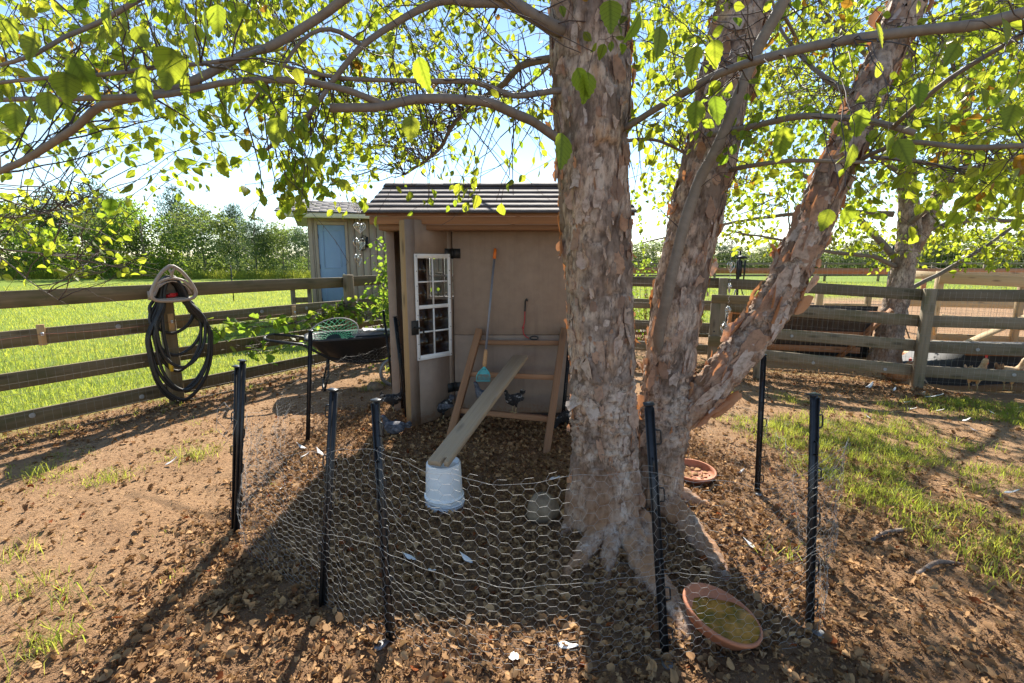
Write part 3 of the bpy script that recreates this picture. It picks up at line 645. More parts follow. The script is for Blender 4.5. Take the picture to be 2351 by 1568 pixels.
for k in range(8):
    b0, wd = bots[k], wid[k]; o0 = 0.02 + 0.018 * (k % 7); cx = 0.03 * (rng.random() - .5)
    for t in np.linspace(0, 2 * math.pi, 36, endpoint=False):
        sh = math.sin(t); c = math.cos(t)
        tw = 0.16 * math.exp(-((t - math.pi) / 0.9) ** 2) + 0.0
        top = 0.215 + 0.012 * (k % 3); ctr = (top - b0) / 2; ht = (top + b0) / 2
        # narrow over the saddle, wide below it
        uu = cx + wd * sh * (0.62 if c > 0.4 else 1) * (0.85 + 0.15 * math.cos(t - 2.0)) * (1 - 0.25 * max(0, -c) ** 6)
        hp.append(Hp(uu, ctr + ht * c - (0.035 * (sh * sh) if c > 0 else 0), o0 + 0.03 * (1 - c) * 0.5 + 0.012 * math.sin(3 * t + k)))
hp = [q for q in smoothline(hp[::2], 0.03)] + [q for q in smoothline([hp[-1], Hp(-0.11, 0.0, 0.12), Hp(-0.13, -0.35, 0.13), Hp(-0.10, -0.66, 0.12)], 0.04)]
s = MB(); s.tube(hp, 0.0165, 8); ho = s.build('garden_hose', m_rubber, None, smooth=True, origin=HB); tag(ho, 'long black rubber garden hose coiled in loops over the hanger', 'hose')
s = MB(); s.tube([Hp(-0.10, -0.66, 0.12), Hp(-0.095, -0.70, 0.12), Hp(-0.09, -0.75, 0.12)], [0.018, 0.021, 0.015], 10); s.build('brass_fitting', m_yellow, ho)

# ------------------------------------------------------------------ roosting ladder, ramp, bucket, scoop, cord
ld = thing('roost_ladder', (-0.15, 4.1, 0), 'wooden chicken roost ladder with three rungs leaning on the coop wall', 'ladder')
A0, A1 = np.array((-0.555, 4.06, 0.0)), np.array((-0.315, 4.625, 0.90)); B0, B1 = np.array((0.275, 3.72, 0.0)), np.array((0.50, 4.625, 0.90))
for a, b in ((A0, A1), (B0, B1)):
    d = (b - a) / np.linalg.norm(b - a)
    MB().beam(a, b, 0.06, 0.095, up=(0, -0.8, 0.5)).build('side_rail', m_ladder, ld, bevel=0.004)
rung = []
for t in (0.25, 0.575, 0.875):
    a, b = A0 + (A1 - A0) * t + (0.012, 0.03, 0.0), B0 + (B1 - B0) * t + (-0.012, 0.03, 0.0)
    rung.append((a, b)); MB().beam(a, b, 0.085, 0.045, up=(0, 0.2, 1)).build('rung', m_ladder, ld, bevel=0.004)
a, b = np.array((-0.455, 2.80, 0.322)), np.array((0.085, 4.42, 0.665)); d = (b - a) / np.linalg.norm(b - a); sd = np.cross(d, (0, 0, 1)); sd /= np.linalg.norm(sd); up = np.cross(sd, d)
L = np.linalg.norm(b - a); wv = 0.068
out2 = [(0, -wv), (0, 0.018), (0.06, 0.018), (0.06, 0.038), (0.006, 0.038), (0.006, wv), (L, wv), (L, -wv)]
s = MB(); v = [a + d * u + sd * q + up * h for h in (0, 0.036) for u, q in out2]; g = [(u, q, h) for h in (0, 0.036) for u, q in out2]
s.add(v, [np.array([[0, 1, 2, 7], [2, 3, 6, 7], [3, 4, 5, 6]])[:, ::-1], np.array([[0, 1, 2, 7], [2, 3, 6, 7], [3, 4, 5, 6]]) + 8, np.array([[k, (k + 1) % 8, (k + 1) % 8 + 8, k + 8] for k in range(8)])], 0.6, g)
rp = s.build('ramp_plank', m_ramp, None, origin=a, bevel=0.003); tag(rp, 'weathered notched plank ramp from the white bucket up to the roost ladder', 'ramp')
bc = np.array((-0.445, 2.96, 0.0)); bz = float(gz(*bc[:2])) - 0.008
bk = thing('bucket', (bc[0], bc[1], bz), 'upturned white plastic bucket holding up the low end of the ramp', 'bucket')
s = MB(); s.lathe([(0.123, 0.035), (0.121, 0.06), (0.112, 0.285), (0.106, 0.298), (0.098, 0.296), (0.094, 0.288), (0.0, 0.288)], (bc[0], bc[1], bz), 40); s.build('body', m_bucket, bk, smooth=True, bevel=0)
s = MB(); s.lathe([(0.126, 0.0), (0.134, 0.004), (0.134, 0.03), (0.128, 0.036), (0.122, 0.036), (0.122, 0.062), (0.130, 0.066), (0.130, 0.074), (0.120, 0.077)], (bc[0], bc[1], bz), 40); s.build('rim', m_bucket, bk, smooth=False)
s = MB(); s.tube(smoothline([(bc[0] + 0.134 * math.cos(t), bc[1] + 0.134 * math.sin(t), bz + 0.055 - 0.035 * abs(math.sin((t + 2.6) * 0.5))) for t in np.linspace(-2.6, 0.0, 9)], 0.02), 0.002, 5); s.build('wire_handle', m_grey, bk)
sc0, sc1 = np.array(P(1137, 571, 4.645)), np.array(P(1112, 842, 4.27))
ls = thing('litter_scoop', sc1, 'long grey pole with orange end and teal slotted scoop leaning on the coop', 'scoop')
dd = (sc0 - sc1) / np.linalg.norm(sc0 - sc1)
MB().tube([sc0 - dd * 0.10, sc0 - dd * .05, sc0], [0.014, 0.015, 0.013], 10).build('end_grip', m_orange, ls, smooth=True)
MB().tube([sc1 + dd * 0.155, sc0 - dd * 0.10], 0.0105, 10).build('pole', m_pole, ls, smooth=True)
MB().tube([sc1, sc1 + dd * .03, sc1 + dd * .12, sc1 + dd * .158], [0.017, 0.02, 0.017, 0.013], 10).build('foam_grip', m_cork, ls, smooth=True)
def S(u, v, o=0): return sc1 + np.array((1, 0, 0)) * u - dd * v + np.cross((1, 0, 0), dd) * o
s = MB(); s.tube([S(0, -0.01), S(0, 0.03)], [0.013, 0.018], 8)
ring = [(-0.018, 0.02), (-0.045, 0.05), (-0.058, 0.08), (-0.062, 0.13), (0.062, 0.13), (0.058, 0.08), (0.045, 0.05), (0.018, 0.02)]
s.tube([S(u, v, 0.012) for u, v in ring], 0.005, 6, closed=True)
for u in np.linspace(-0.046, 0.046, 9): s.tube([S(u, 0.055 + 0.02 * (abs(u) / 0.046) ** 2, -0.006), S(u, 0.13, -0.004)], 0.0026, 5)
s.tube([S(-0.062, 0.13, 0.0), S(0.062, 0.13, 0.0)], 0.005, 6); s.tube([S(u, v, -0.006) for u, v in ((-0.05, 0.07), (-0.03, 0.052), (0, 0.047), (0.03, 0.052), (0.05, 0.07))], 0.006, 6)
v = [S(-0.018, 0.02, 0.002), S(0.018, 0.02, 0.002), S(0.05, 0.068, -0.004), S(-0.05, 0.068, -0.004)]; s.add(v + [np.array(q) + (0, 0.003, 0) for q in v], [np.array([[0, 1, 2, 3], [7, 6, 5, 4]])])
s.build('slotted_scoop', m_teal, ls)
bcx = thing('bungee_cord', (0.17, YF, 1.2), 'red bungee cord with black hook hanging on the coop wall', 'cord')
pt = [P(1205, 715, YF - .012), P(1204, 740, YF - .01), P(1201, 752, YF - .014), P(1203, 768, YF - .02), P(1214, 777, YF - .03)]
MB().tube(smoothline(pt, 0.02), 0.0055, 6).build('cord', m_redcord, bcx, smooth=True)
kn = np.array(P(1201, 752, YF - .014)); MB().lathe([(0, -0.014), (0.012, -0.006), (0.012, 0.006), (0, 0.014)], kn, 8).build('knot', m_redcord, bcx, smooth=True)
MB().tube(smoothline([P(1205, 715, YF - .012), P(1206, 700, YF - .012), P(1206, 692, YF - .02), P(1209, 686, YF - .025), P(1211, 692, YF - .03)], 0.01), 0.0075, 6).build('hook', m_black, bcx, smooth=True)
c = np.array(P(1226, 776, YF - .045)); MB().tube([c + (0.04 * math.cos(t), 0, 0.017 * math.sin(t)) for t in np.linspace(0, 2 * math.pi, 14, endpoint=False)], 0.006, 6, closed=True).build('carabiner', m_black, bcx, smooth=True)

# ------------------------------------------------------------------ step-in stakes of the pen
def clip_mesh():
    s = MB(); s.tube([(0, 0, -0.028), (0.016, 0, -0.026), (0.019, 0, -0.02), (0.019, 0, 0.02), (0.016, 0, 0.026), (0, 0, 0.028)], 0.0035, 5); return s
clipme = None
CLZ = (0.12, 0.24, 0.30, 0.42, 0.52, 0.63, 0.72, 0.84, 0.95)
def stake(label, base, top, face, plate=True, thick=1.0, clips=True, name='fence_stake', kind='step-in stakes of the chicken pen'):
    global clipme
    b = np.array(base); b[2] = float(gz(b[0], b[1])) - 0.02; t = np.array(top); H = np.linalg.norm(t - b)
    q = Vector((0, 0, 1)).rotation_difference(Vector(t - b)); q = q @ Quaternion((0, 0, 1), face)
    o = thing(name, b, label, 'stake', kind); o['_o'] = (0., 0., 0.)
    w_ = 0.017 * thick
    s = MB()
    s.box((-w_ * .85, -0.003, 0), (w_ * .85, 0.003, H)); s.box((-0.003, 0.0031, 0), (0.003, w_ * 1.1, H)); s.box((-w_, -0.009, 0.01), (-w_ * .86, 0.004, H - .01)); s.box((w_ * .86, -0.009, 0.01), (w_, 0.004, H - .01))
    pb = s.build('post', m_black, o)
    s = MB(); s.box((-w_ * 1.15, -0.013, H), (w_ * 1.15, w_ * 1.25, H + 0.007)); s.build('top_cap', m_black, o, bevel=0.002)
    if clips:
        for k, z in enumerate(CLZ):
            if z > H - 0.03: continue
            if clipme is None: c = clip_mesh().build('clip', m_black, o); clipme = c.data
            else: c = share(clipme, 'clip', o, (0, 0, 0))
            c.location = (w_ if k % 2 == 0 else 0.0, -0.004, z); c.rotation_euler = (0, 0, 0 if k % 2 == 0 else -math.pi / 2)
    if plate:
        s = MB(); a = np.linspace(0, math.pi, 9)
        v = [(-0.012, -0.012, 0.028), (0.012, -0.012, 0.028)] + [(0.022 * math.cos(x), -0.05 - 0.03 * math.sin(x), 0.032) for x in a]
        v2 = v + [(x, y, z - 0.005) for x, y, z in v]; n = len(v)
        s.add(v2, [np.array([[0] + list(range(n - 1, 1, -1)) + [1]])[:, ::-1], np.array([[n] + list(range(2 * n - 1, n + 1, -1)) + [n + 1]])] if False else [np.array([list(range(n))]), np.array([list(range(2 * n - 1, n - 1, -1))]), np.array([[k, k + n, (k + 1) % n + n, (k + 1) % n] for k in range(n)])])
        s.build('foot_plate', m_grey, o)
    o.rotation_mode = 'QUATERNION'; o.rotation_quaternion = q
    return o
def tp(px, py, base, H=1.0):
    # top of a stake: same distance as its foot
    return P(px, py, base[1])
ST = {}
for key, (bx_, by_), (tx, ty), face, kw, lab in (
    ('a', (543, 1224), (558, 829), 2.6, dict(plate=False), 'black stake of the touching pair by the hose, the taller one'),
    ('b', (536, 1219), (545, 842), 2.9, dict(plate=False), 'black stake of the touching pair by the hose, the shorter one'),
    ('c', (706, 1014), (713, 760), 0.4, dict(plate=False), 'black stake standing in front of the wheelbarrow handles'),
    ('d', (739, 1392), (766, 896), 2.9, dict(plate=False), 'black leaning stake with side loops between the paired stakes and the white bucket'),
    ('e', (896, 1470), (862, 921), -0.6, dict(), 'black stake with grey foot plate in front of the white bucket'),
    ('f', (1527, 1505), (1490, 930), -0.1, dict(), 'black stake rising in front of the birch trunks by the tilted water saucer'),
    ('g', (1858, 1440), (1870, 908), 0.2, dict(thick=1.05), 'black stake at the outer corner of the pen next to the grass'),
    ('h', (1738, 1130), (1753, 816), -0.3, dict(), 'black stake under the leaning birch trunk beyond the dry saucer'),
    ('i', (907, 928), (880, 714), 0.3, dict(plate=False, thick=0.7, clips=False), 'thin black stake by the coop corner in front of the wheelbarrow wheel')):
    b = G(bx_, by_); t = tp(tx, ty, b); ST[key] = np.array(b)
    stake(lab, b, t, face, **kw)
stake('long black stake leaning in the dark gap beside the open coop door', (-1.03, 4.56, 0.0), (-1.12, 4.60, 1.03), 0.6, plate=False)
stake('black stake leaning on the coop behind the main birch trunk', (0.47, 4.35, 0.0), (0.56, 4.60, 0.83), -0.4, plate=False)

# ------------------------------------------------------------------ chicken wire round the pen
path = [(-1.36, 5.35), (-1.45, 5.0), (-1.62, 4.5), (-1.80, 4.0), (-1.80, 3.3), (-1.58, 2.62), (-1.22, 2.22), (-0.86, 1.98), (-0.50, 1.77), (0.0, 1.60), (0.62, 1.66), (1.0, 1.70), (1.33, 1.84), (1.60, 2.4), (1.70, 3.1), (1.45, 3.9), (1.10, 4.55)]
hts = [0.62, 0.60, 0.60, 0.50, 0.34, 0.72, 0.66, 0.74, 0.86, 0.80, 0.80, 0.72, 0.84, 0.55, 0.50, 0.45, 0.5]
pth = smoothline([(a, b, h) for (a, b), h in zip(path, hts)], 0.02)
S_ = np.concatenate([[0], np.cumsum(np.hypot(*np.diff(pth[:, :2], axis=0).T))])
HX, HYp = 0.056, 0.045        # pitch along and up
ncol, nrow = int(S_[-1] / (HX * 0.75)), int(0.90 / HYp)
def wirepos(sv, tv):
    sv = np.clip(sv, 0, S_[-1]); x = np.interp(sv, S_, pth[:, 0]); y = np.interp(sv, S_, pth[:, 1]); h = np.interp(sv, S_, pth[:, 2])
    tx = np.interp(sv + .05, S_, pth[:, 0]) - np.interp(sv - .05, S_, pth[:, 0]); ty = np.interp(sv + .05, S_, pth[:, 1]) - np.interp(sv - .05, S_, pth[:, 1]); L = np.hypot(tx, ty) + 1e-6
    o = 0.22 * (fbm(sv * 2.2, tv * 1.3, 31, 3) - 0.45) * (0.35 + tv) + 0.02 * (vn(sv * 14, tv * 10, 33) - .5)
    slump = (0.90 - h) * 0.55 * tv
    o = o + slump * np.sin(sv * 1.7) * 0.5
    xx = x + ty / L * o + 0.020 * (vn(sv * 9, tv * 8, 35) - .5); yy = y - tx / L * o
    zz = gz(xx, yy) + 0.005 + h * tv * (1 + 0.05 * (vn(sv * 3, tv * 2, 36) - .5)) + 0.022 * (vn(sv * 10, tv * 9, 37) - .5)
    return np.stack([xx, yy, zz], -1)
segs = []
# flat topped hexagons: centre (c*0.75*HX, (r + 0.5*(c%2))*HYp); each owns its top edge and its two left edges
for c in range(ncol):
    for r in range(nrow):
        cx = c * 0.75 * HX; cyy = (r + 0.5 * (c % 2)) * HYp + HYp * 0.5
        a = HX * 0.25; hw = HX * 0.5; hh = HYp * 0.5
        TL, TR, Lf, BL = (cx - a, cyy + hh), (cx + a, cyy + hh), (cx - hw, cyy), (cx - a, cyy - hh)
        segs.append((TL, TR, 1.5)); segs.append((TL, Lf, 1.0)); segs.append((Lf, BL, 1.0))
        if r == 0: segs.append((BL, (cx + a, cyy - hh), 1.5))
segs = np.array([(a[0], a[1], b[0], b[1], k) for a, b, k in segs])
pa = wirepos(segs[:, 0], segs[:, 1] / 0.9); pb = wirepos(segs[:, 2], segs[:, 3] / 0.9)
def sticks(s, pa, pb, r, n=3, tint=0.5, mat=0):
    T = pb - pa; L = np.linalg.norm(T, axis=1, keepdims=True); T = T / np.maximum(L, 1e-9)
    ref = np.where(np.abs(T[:, 2:3]) < 0.9, np.array([[0, 0, 1.0]]), np.array([[1.0, 0, 0]]))
    A = np.cross(T, ref); A /= np.linalg.norm(A, axis=1, keepdims=True); B = np.cross(T, A)
    a = np.arange(n) * 2 * math.pi / n; r = np.broadcast_to(np.asarray(r, float), (len(pa),))
    off = r[:, None, None] * (np.cos(a)[None, :, None] * A[:, None] + np.sin(a)[None, :, None] * B[:, None])
    v = np.concatenate([pa[:, None] + off, pb[:, None] + off], 1)
    k = np.arange(len(pa))[:, None] * 2 * n; j = np.arange(n)[None]; j2 = (j + 1) % n
    f = np.stack(np.broadcast_arrays(k + j, k + j2, k + n + j2, k + n + j), -1).reshape(-1, 4)
    t = tint if np.isscalar(tint) else np.repeat(tint, 2 * n)
    s.add(v.reshape(-1, 3), [f], t, None, mat)
s = MB(); sticks(s, pa, pb, 0.00047 * (1 + 0.15 * (segs[:, 4] > 1.2)), 3)
ss = np.arange(0, S_[-1], 0.03)
for tv in (0.0, 0.5, 1.0): s.tube(wirepos(ss, np.full(len(ss), tv)), 0.0007, 3, caps=False)
cw = s.build('chicken_wire', m_wire, None, origin=(0, 1.6, 0)); tag(cw, 'sagging galvanised hexagonal chicken wire strung round the stakes of the pen', 'chicken wire')
# ties of wire on the stakes
s = MB(); c = np.array(ST['a']) + (0.02, -0.02, 0)
loop = [(0.0, 0, 0.80), (-0.035, -.01, 0.76), (-0.04, -.02, 0.70), (0.01, -.02, 0.64), (-0.02, -.01, 0.60), (0.03, -.02, 0.66), (0.05, 0, 0.74), (0.02, -.01, 0.78)]
s.tube([c + q for q in map(np.array, loop)], 0.0013, 4, closed=True); s.tube([c + np.array(q) * (1.2, 1, 1) + (0, 0, -0.05) for q in loop[::-1]], 0.0011, 4, closed=True)
tag(s.build('wire_tie', m_wire, None, origin=c), 'loose twist of silver wire tied on the paired black stakes', 'wire tie')

# ------------------------------------------------------------------ wheelbarrow with net and rack
WB = Matrix.Translation((-1.98, 6.05, float(gz(-1.98, 6.05)))) @ Matrix.Rotation(R(22), 4, 'Z')
def wl(x, y, z): return np.array(WB @ Vector((x, y, z)))
wb = thing('wheelbarrow', (-1.98, 6.05, 0), 'black plastic wheelbarrow parked between the pasture fence and the coop', 'wheelbarrow')
def trayring(z, l0, l1, hw0, hw1, n=28):
    # rounded outline from the handle end (l0) to the nose (l1)
    a = np.linspace(0, 2 * math.pi, n, endpoint=False); ca, sa = np.cos(a), np.sin(a); p = 4.0
    rr = (np.abs(ca) ** p + np.abs(sa) ** p) ** (-1 / p)
    x = (l0 + l1) / 2 + (l1 - l0) / 2 * ca * rr; y = (hw0 + (hw1 - hw0) * (x - l0) / (l1 - l0)) * sa * rr
    return np.stack([x, y, np.broadcast_to(z, x.shape)], 1)
rings = [trayring(0.64, -0.56, 0.62, 0.36, 0.30), trayring(0.655, -0.60, 0.66, 0.39, 0.33), trayring(0.63, -0.605, 0.665, 0.395, 0.335), trayring(0.61, -0.575, 0.635, 0.37, 0.31), trayring(0.35, -0.32, 0.40, 0.22, 0.18), trayring(0.32, -0.28, 0.36, 0.19, 0.15)]
inner = [trayring(0.34, -0.30, 0.38, 0.20, 0.16), trayring(0.36, -0.33, 0.41, 0.225, 0.185), trayring(0.63, -0.55, 0.61, 0.35, 0.29)]
allr = inner + rings; n = 28; v = np.concatenate([np.array([wl(*q) for q in r_]) for r_ in allr]); k = len(allr)
i_ = np.arange(k - 1)[:, None]; j_ = np.arange(n)[None]; j2 = (j_ + 1) % n
s = MB(); s.add(v, [np.stack([i_ * n + j_, i_ * n + j2, (i_ + 1) * n + j2, (i_ + 1) * n + j_], -1).reshape(-1, 4), np.arange(n)[None], (np.arange(n) + (k - 1) * n)[None, ::-1]])
s.build('tray', m_black, wb, smooth=True)
for sy in (-1, 1):
    MB().tube([wl(0.70, 0.10 * sy, 0.30), wl(0.0, 0.20 * sy, 0.31), wl(-0.35, 0.28 * sy, 0.42), wl(-0.62, 0.30 * sy, 0.60), wl(-0.95, 0.27 * sy, 0.66)], 0.016, 8).build('handle_bar', m_iron, wb, smooth=True)
    MB().tube([wl(-0.34, 0.25 * sy, 0.40), wl(-0.36, 0.28 * sy, 0.2), wl(-0.42, 0.30 * sy, 0.0)], 0.014, 8).build('leg', m_iron, wb)
    MB().tube([wl(-0.95, 0.27 * sy, 0.66), wl(-1.02, 0.15 * sy, 0.665), wl(-1.03, 0.0, 0.665)], 0.016, 8).build('grip', m_rubber, wb, smooth=True)
MB().tube([wl(-0.42, -0.30, 0.02), wl(-0.42, 0.30, 0.02)], 0.012, 6).build('foot_bar', m_iron, wb)
wc = np.array((0.42, -0.32, 0.19))
s = MB(); s.tube([wl(*(wc + (0.17 * math.cos(t), 0, 0.17 * math.sin(t)))) for t in np.linspace(0, 2 * math.pi, 26, endpoint=False)], 0.022, 8, closed=True); wt = s.build('wheel', m_grey, wb, smooth=True)
for t in np.linspace(0, 2 * math.pi, 8, endpoint=False): MB().tube([wl(*wc), wl(*(wc + (0.155 * math.cos(t), 0, 0.155 * math.sin(t))))], 0.006, 5).build('spoke', m_grey, wt)
MB().tube([wl(*(wc + (0, -0.03, 0))), wl(*(wc + (0, 0.05, 0)))], 0.03, 10).build('hub', m_grey, wt)
s = MB(); s.tube([wl(*(wc + (0, 0.0, 0))), wl(0.42, 0.2, 0.19)], 0.012, 6); s.build('axle', m_iron, wb)
nz = thing('fishing_net', wl(-0.25, -0.05, 0.5), 'green meshed hand net with round hoop lying in the wheelbarrow', 'net')
hc = np.array((-0.26, -0.06, 0.68)); hu = np.array((0.95, 0.15, 0.22)); hu /= np.linalg.norm(hu); hv = np.array((-0.18, 0.42, 0.75)); hv -= hu * (hv @ hu); hv /= np.linalg.norm(hv); hw = np.cross(hu, hv)
def nl(a, r, d=0): return wl(*(hc + hu * r * 0.30 * math.cos(a) + hv * r * 0.19 * math.sin(a) + hw * d))
MB().tube([nl(t, 1) for t in np.linspace(0, 2 * math.pi, 40, endpoint=False)], 0.0075, 6, closed=True).build('hoop', m_wire, nz, smooth=True)
MB().tube([nl(math.pi, 1), wl(-0.30, -0.1, 0.62) * 0 + nl(math.pi, 1.3), nl(math.pi, 1.7)], 0.009, 6).build('handle', m_wire, nz)
s = MB(); nr, na = 7, 24
def npt(r, a): f = 1 - r / nr; return nl(a, f ** 0.6, -0.20 * (1 - f ** 2))
for r in range(nr - 1):
    for a in range(na):
        t0 = (a + 0.5 * (r % 2)) * 2 * math.pi / na; dt = math.pi / na
        for sg in (-1, 1): s.tube([npt(r, t0), npt(r + 1, t0 + sg * dt)], 0.0026, 3, caps=False)
s.build('netting', m_green, nz)
rk = thing('wire_rack', wl(0.25, 0.0, 0.6), 'grey wire grid rack lying across the wheelbarrow tray', 'rack')
s = MB()
for x in np.linspace(-0.05, 0.6, 34): s.tube([wl(x, -0.24, 0.665), wl(x, 0.24, 0.675)], 0.0022, 3)
for y in np.linspace(-0.24, 0.24, 9): s.tube([wl(-0.05, y, 0.662), wl(0.6, y, 0.662)], 0.003, 3)
s.build('grid', m_grey, rk)
s = MB(); xs_ = np.linspace(0.1, 0.55, 8); v = [wl(x, y, 0.682 + 0.008 * math.sin(9 * x + 4 * y)) for y in (-0.05, 0.2) for x in xs_]; a = np.arange(7)
s.add(v + [q - (0, 0, 0.004) for q in v], [np.stack([a, a + 1, a + 9, a + 8], 1), np.stack([a + 16, a + 24, a + 25, a + 17], 1)]); tag(s.build('paper_sheet', m_white_feather, None, origin=wl(0.3, 0.05, 0.68)), 'crumpled pale paper sheet on top of the wire rack', 'paper')

# ------------------------------------------------------------------ saucers, stone, feathers
def saucer(label, c, rad, tilt, axis, water):
    o = thing('terracotta_saucer', c, label, 'saucer', 'terracotta saucers in the pen'); o['_o'] = (0., 0., 0.)
    h = rad * 0.36
    MB().lathe([(0.0, 0.0), (rad * .80, 0.0), (rad * .97, h * .75), (rad * 1.0, h * .78), (rad * 1.0, h), (rad * .93, h), (rad * .91, h * .7), (rad * .76, 0.018), (0, 0.016)], n=56).build('dish', m_terra, o, smooth=False)
    a = np.linspace(0, 2 * math.pi, 56, endpoint=False)
    # the water stays level in the tilted dish
    q = Quaternion(axis, tilt); pts = []
    if water:
        nrm = q.inverted() @ Vector((0, 0, 1)); lv = h * 0.30
        for t in a:
            r_ = rad * 0.86
            for _ in range(6):
                z = lv - (nrm.x * r_ * math.cos(t) + nrm.y * r_ * math.sin(t)) / nrm.z
                zz = min(max(z, 0.019), h * .96); r_ = rad * (0.76 + 0.15 * (zz - 0.018) / (h * .7 - 0.018))
                r_ = min(r_, rad * .915)
            pts.append((r_ * math.cos(t), r_ * math.sin(t), max(z, 0.0175)))
        MB().add(pts, [np.arange(56)[None]]).build('water', m_water, o)
    else:
        s = MB()
        for k in range(26):
            t = rng.random() * 6.28; r_ = rad * .7 * math.sqrt(rng.random()); d = rng.random() * 6.28; l = 0.02 + 0.02 * rng.random()
            p = np.array((r_ * math.cos(t), r_ * math.sin(t), 0.022)); e = np.array((math.cos(d), math.sin(d), 0)) * l; f = np.array((-math.sin(d), math.cos(d), 0)) * l * .5
            s.add([p - e, p + f + (0, 0, .005), p + e, p - f + (0, 0, .004)], [np.array([[0, 1, 2, 3]])], rng.random(), np.array([(0, 0, 0), (.5, .5, 0), (1, 0, 0), (.5, -.5, 0)]))
        tag(s.build('dry_leaves', m_dry, o), kind='stuff')
    o.rotation_mode = 'QUATERNION'; o.rotation_quaternion = q
    return o
c = G(1645, 1440, 0.03); saucer('tilted terracotta saucer of murky water beside the front stake', (c.x, c.y, float(gz(c.x, c.y)) + 0.038), 0.165, R(17), Vector((0.25, 1.0, 0)).normalized(), True)
c = G(1588, 1104, 0.0); saucer('shallow terracotta saucer of dry leaves half behind the birch trunks', (c.x, c.y, float(gz(c.x, c.y)) + 0.012), 0.16, R(4), Vector((1, 0.4, 0)).normalized(), False)
def rock(label, c, r, name='field_stone'):
    s = MB(); nu, nv_ = 28, 18; v = []
    for a in range(nv_ + 1):
        th = math.pi * a / nv_
        for b in range(nu):
            ph = 2 * math.pi * b / nu; d = Vector((math.sin(th) * math.cos(ph), math.sin(th) * math.sin(ph), math.cos(th)))
            k = 1 + 0.16 * noise.noise(d * 1.6 + Vector((5, 1, 2))) + 0.05 * noise.noise(d * 5)
            v.append((c[0] + d.x * r[0] * k, c[1] + d.y * r[1] * k, c[2] + d.z * r[2] * k))
    a = np.arange(nv_)[:, None]; b = np.arange(nu)[None]; b2 = (b + 1) % nu
    s.add(v, [np.stack([a * nu + b, (a + 1) * nu + b, (a + 1) * nu + b2, a * nu + b2], -1).reshape(-1, 4)])
    return tag(s.build(name, m_stone, None, smooth=True, origin=c), label, 'stone')
c = G(1245, 1195); rock('rounded tan stone at the foot of the main birch trunk', (c.x, c.y, 0.075), (0.10, 0.085, 0.10))
c = G(860, 895); rock('low brown stone half buried by the coop corner', (c.x, c.y, 0.03), (0.10, 0.08, 0.07))
fm = MB(); n = 9; t = np.linspace(0, 1, n); wd = 0.012 * np.sin(np.pi * t ** 0.7) + 0.0006
v = np.concatenate([np.stack([t * .07, wd, 0.012 * t * t + 0.003 * np.sin(9 * t)], 1), np.stack([t * .07, 0 * t, 0.003 + 0.012 * t * t], 1), np.stack([t * .07, -wd, 0.012 * t * t], 1)]); a = np.arange(n - 1)
fm.add(v, [np.stack([a, a + 1, a + 1 + n, a + n], 1), np.stack([a + n, a + n + 1, a + 1 + 2 * n, a + 2 * n], 1)])
fproto = None
def feather(x, y, sc_=1.0, up=0.0):
    global fproto
    z = float(gz(x, y)) + 0.012
    if fproto is None: fproto = fm.build('feather', m_white_feather, None, origin=(0, 0, 0)); o = fproto
    else: o = fproto.copy(); COL.objects.link(o)
    o.location = (x, y, z); o.rotation_euler = (0.5 * (rng.random() - .5), -0.2 - up, rng.random() * 6.28); o.scale = (sc_,) * 3
    tag(o, 'small white feather lying on the yard litter', 'feather', 'white feathers on the ground')
for px, py, k in ((1262, 1105, 1.5), (1085, 1300, 1.3), (985, 1310, 1.4), (880, 1040, 1.2), (705, 1035, 1.6), (742, 1050, 1.5), (690, 1055, 1.2), (1745, 1275, 1.4), (1905, 1005, 1.2), (2105, 900, 3.2), (2125, 905, 2.6), (1990, 885, 2.2), (2210, 960, 1.2), (2150, 935, 1.1), (2075, 915, 1.2), (1935, 905, 1.0), (2245, 985, 1.1), (2330, 930, 1.4), (2300, 1150, 1.2), (1690, 1090, 1.0), (1030, 1150, 1.0), (1180, 1500, 1.6), (1280, 1490, 1.5), (955, 1290, 1.2), (2180, 1020, 1.0), (2000, 960, 1.0), (2290, 945, 1.2), (640, 1130, 1.2), (1870, 985, .9), (2050, 890, 1.4), (2090, 930, 1.5), (380, 1075, 1.3)):
    c = G(px, py, -0.05 if px > 1800 else 0.0); feather(c.x, c.y, k, 0.15 * rng.random())

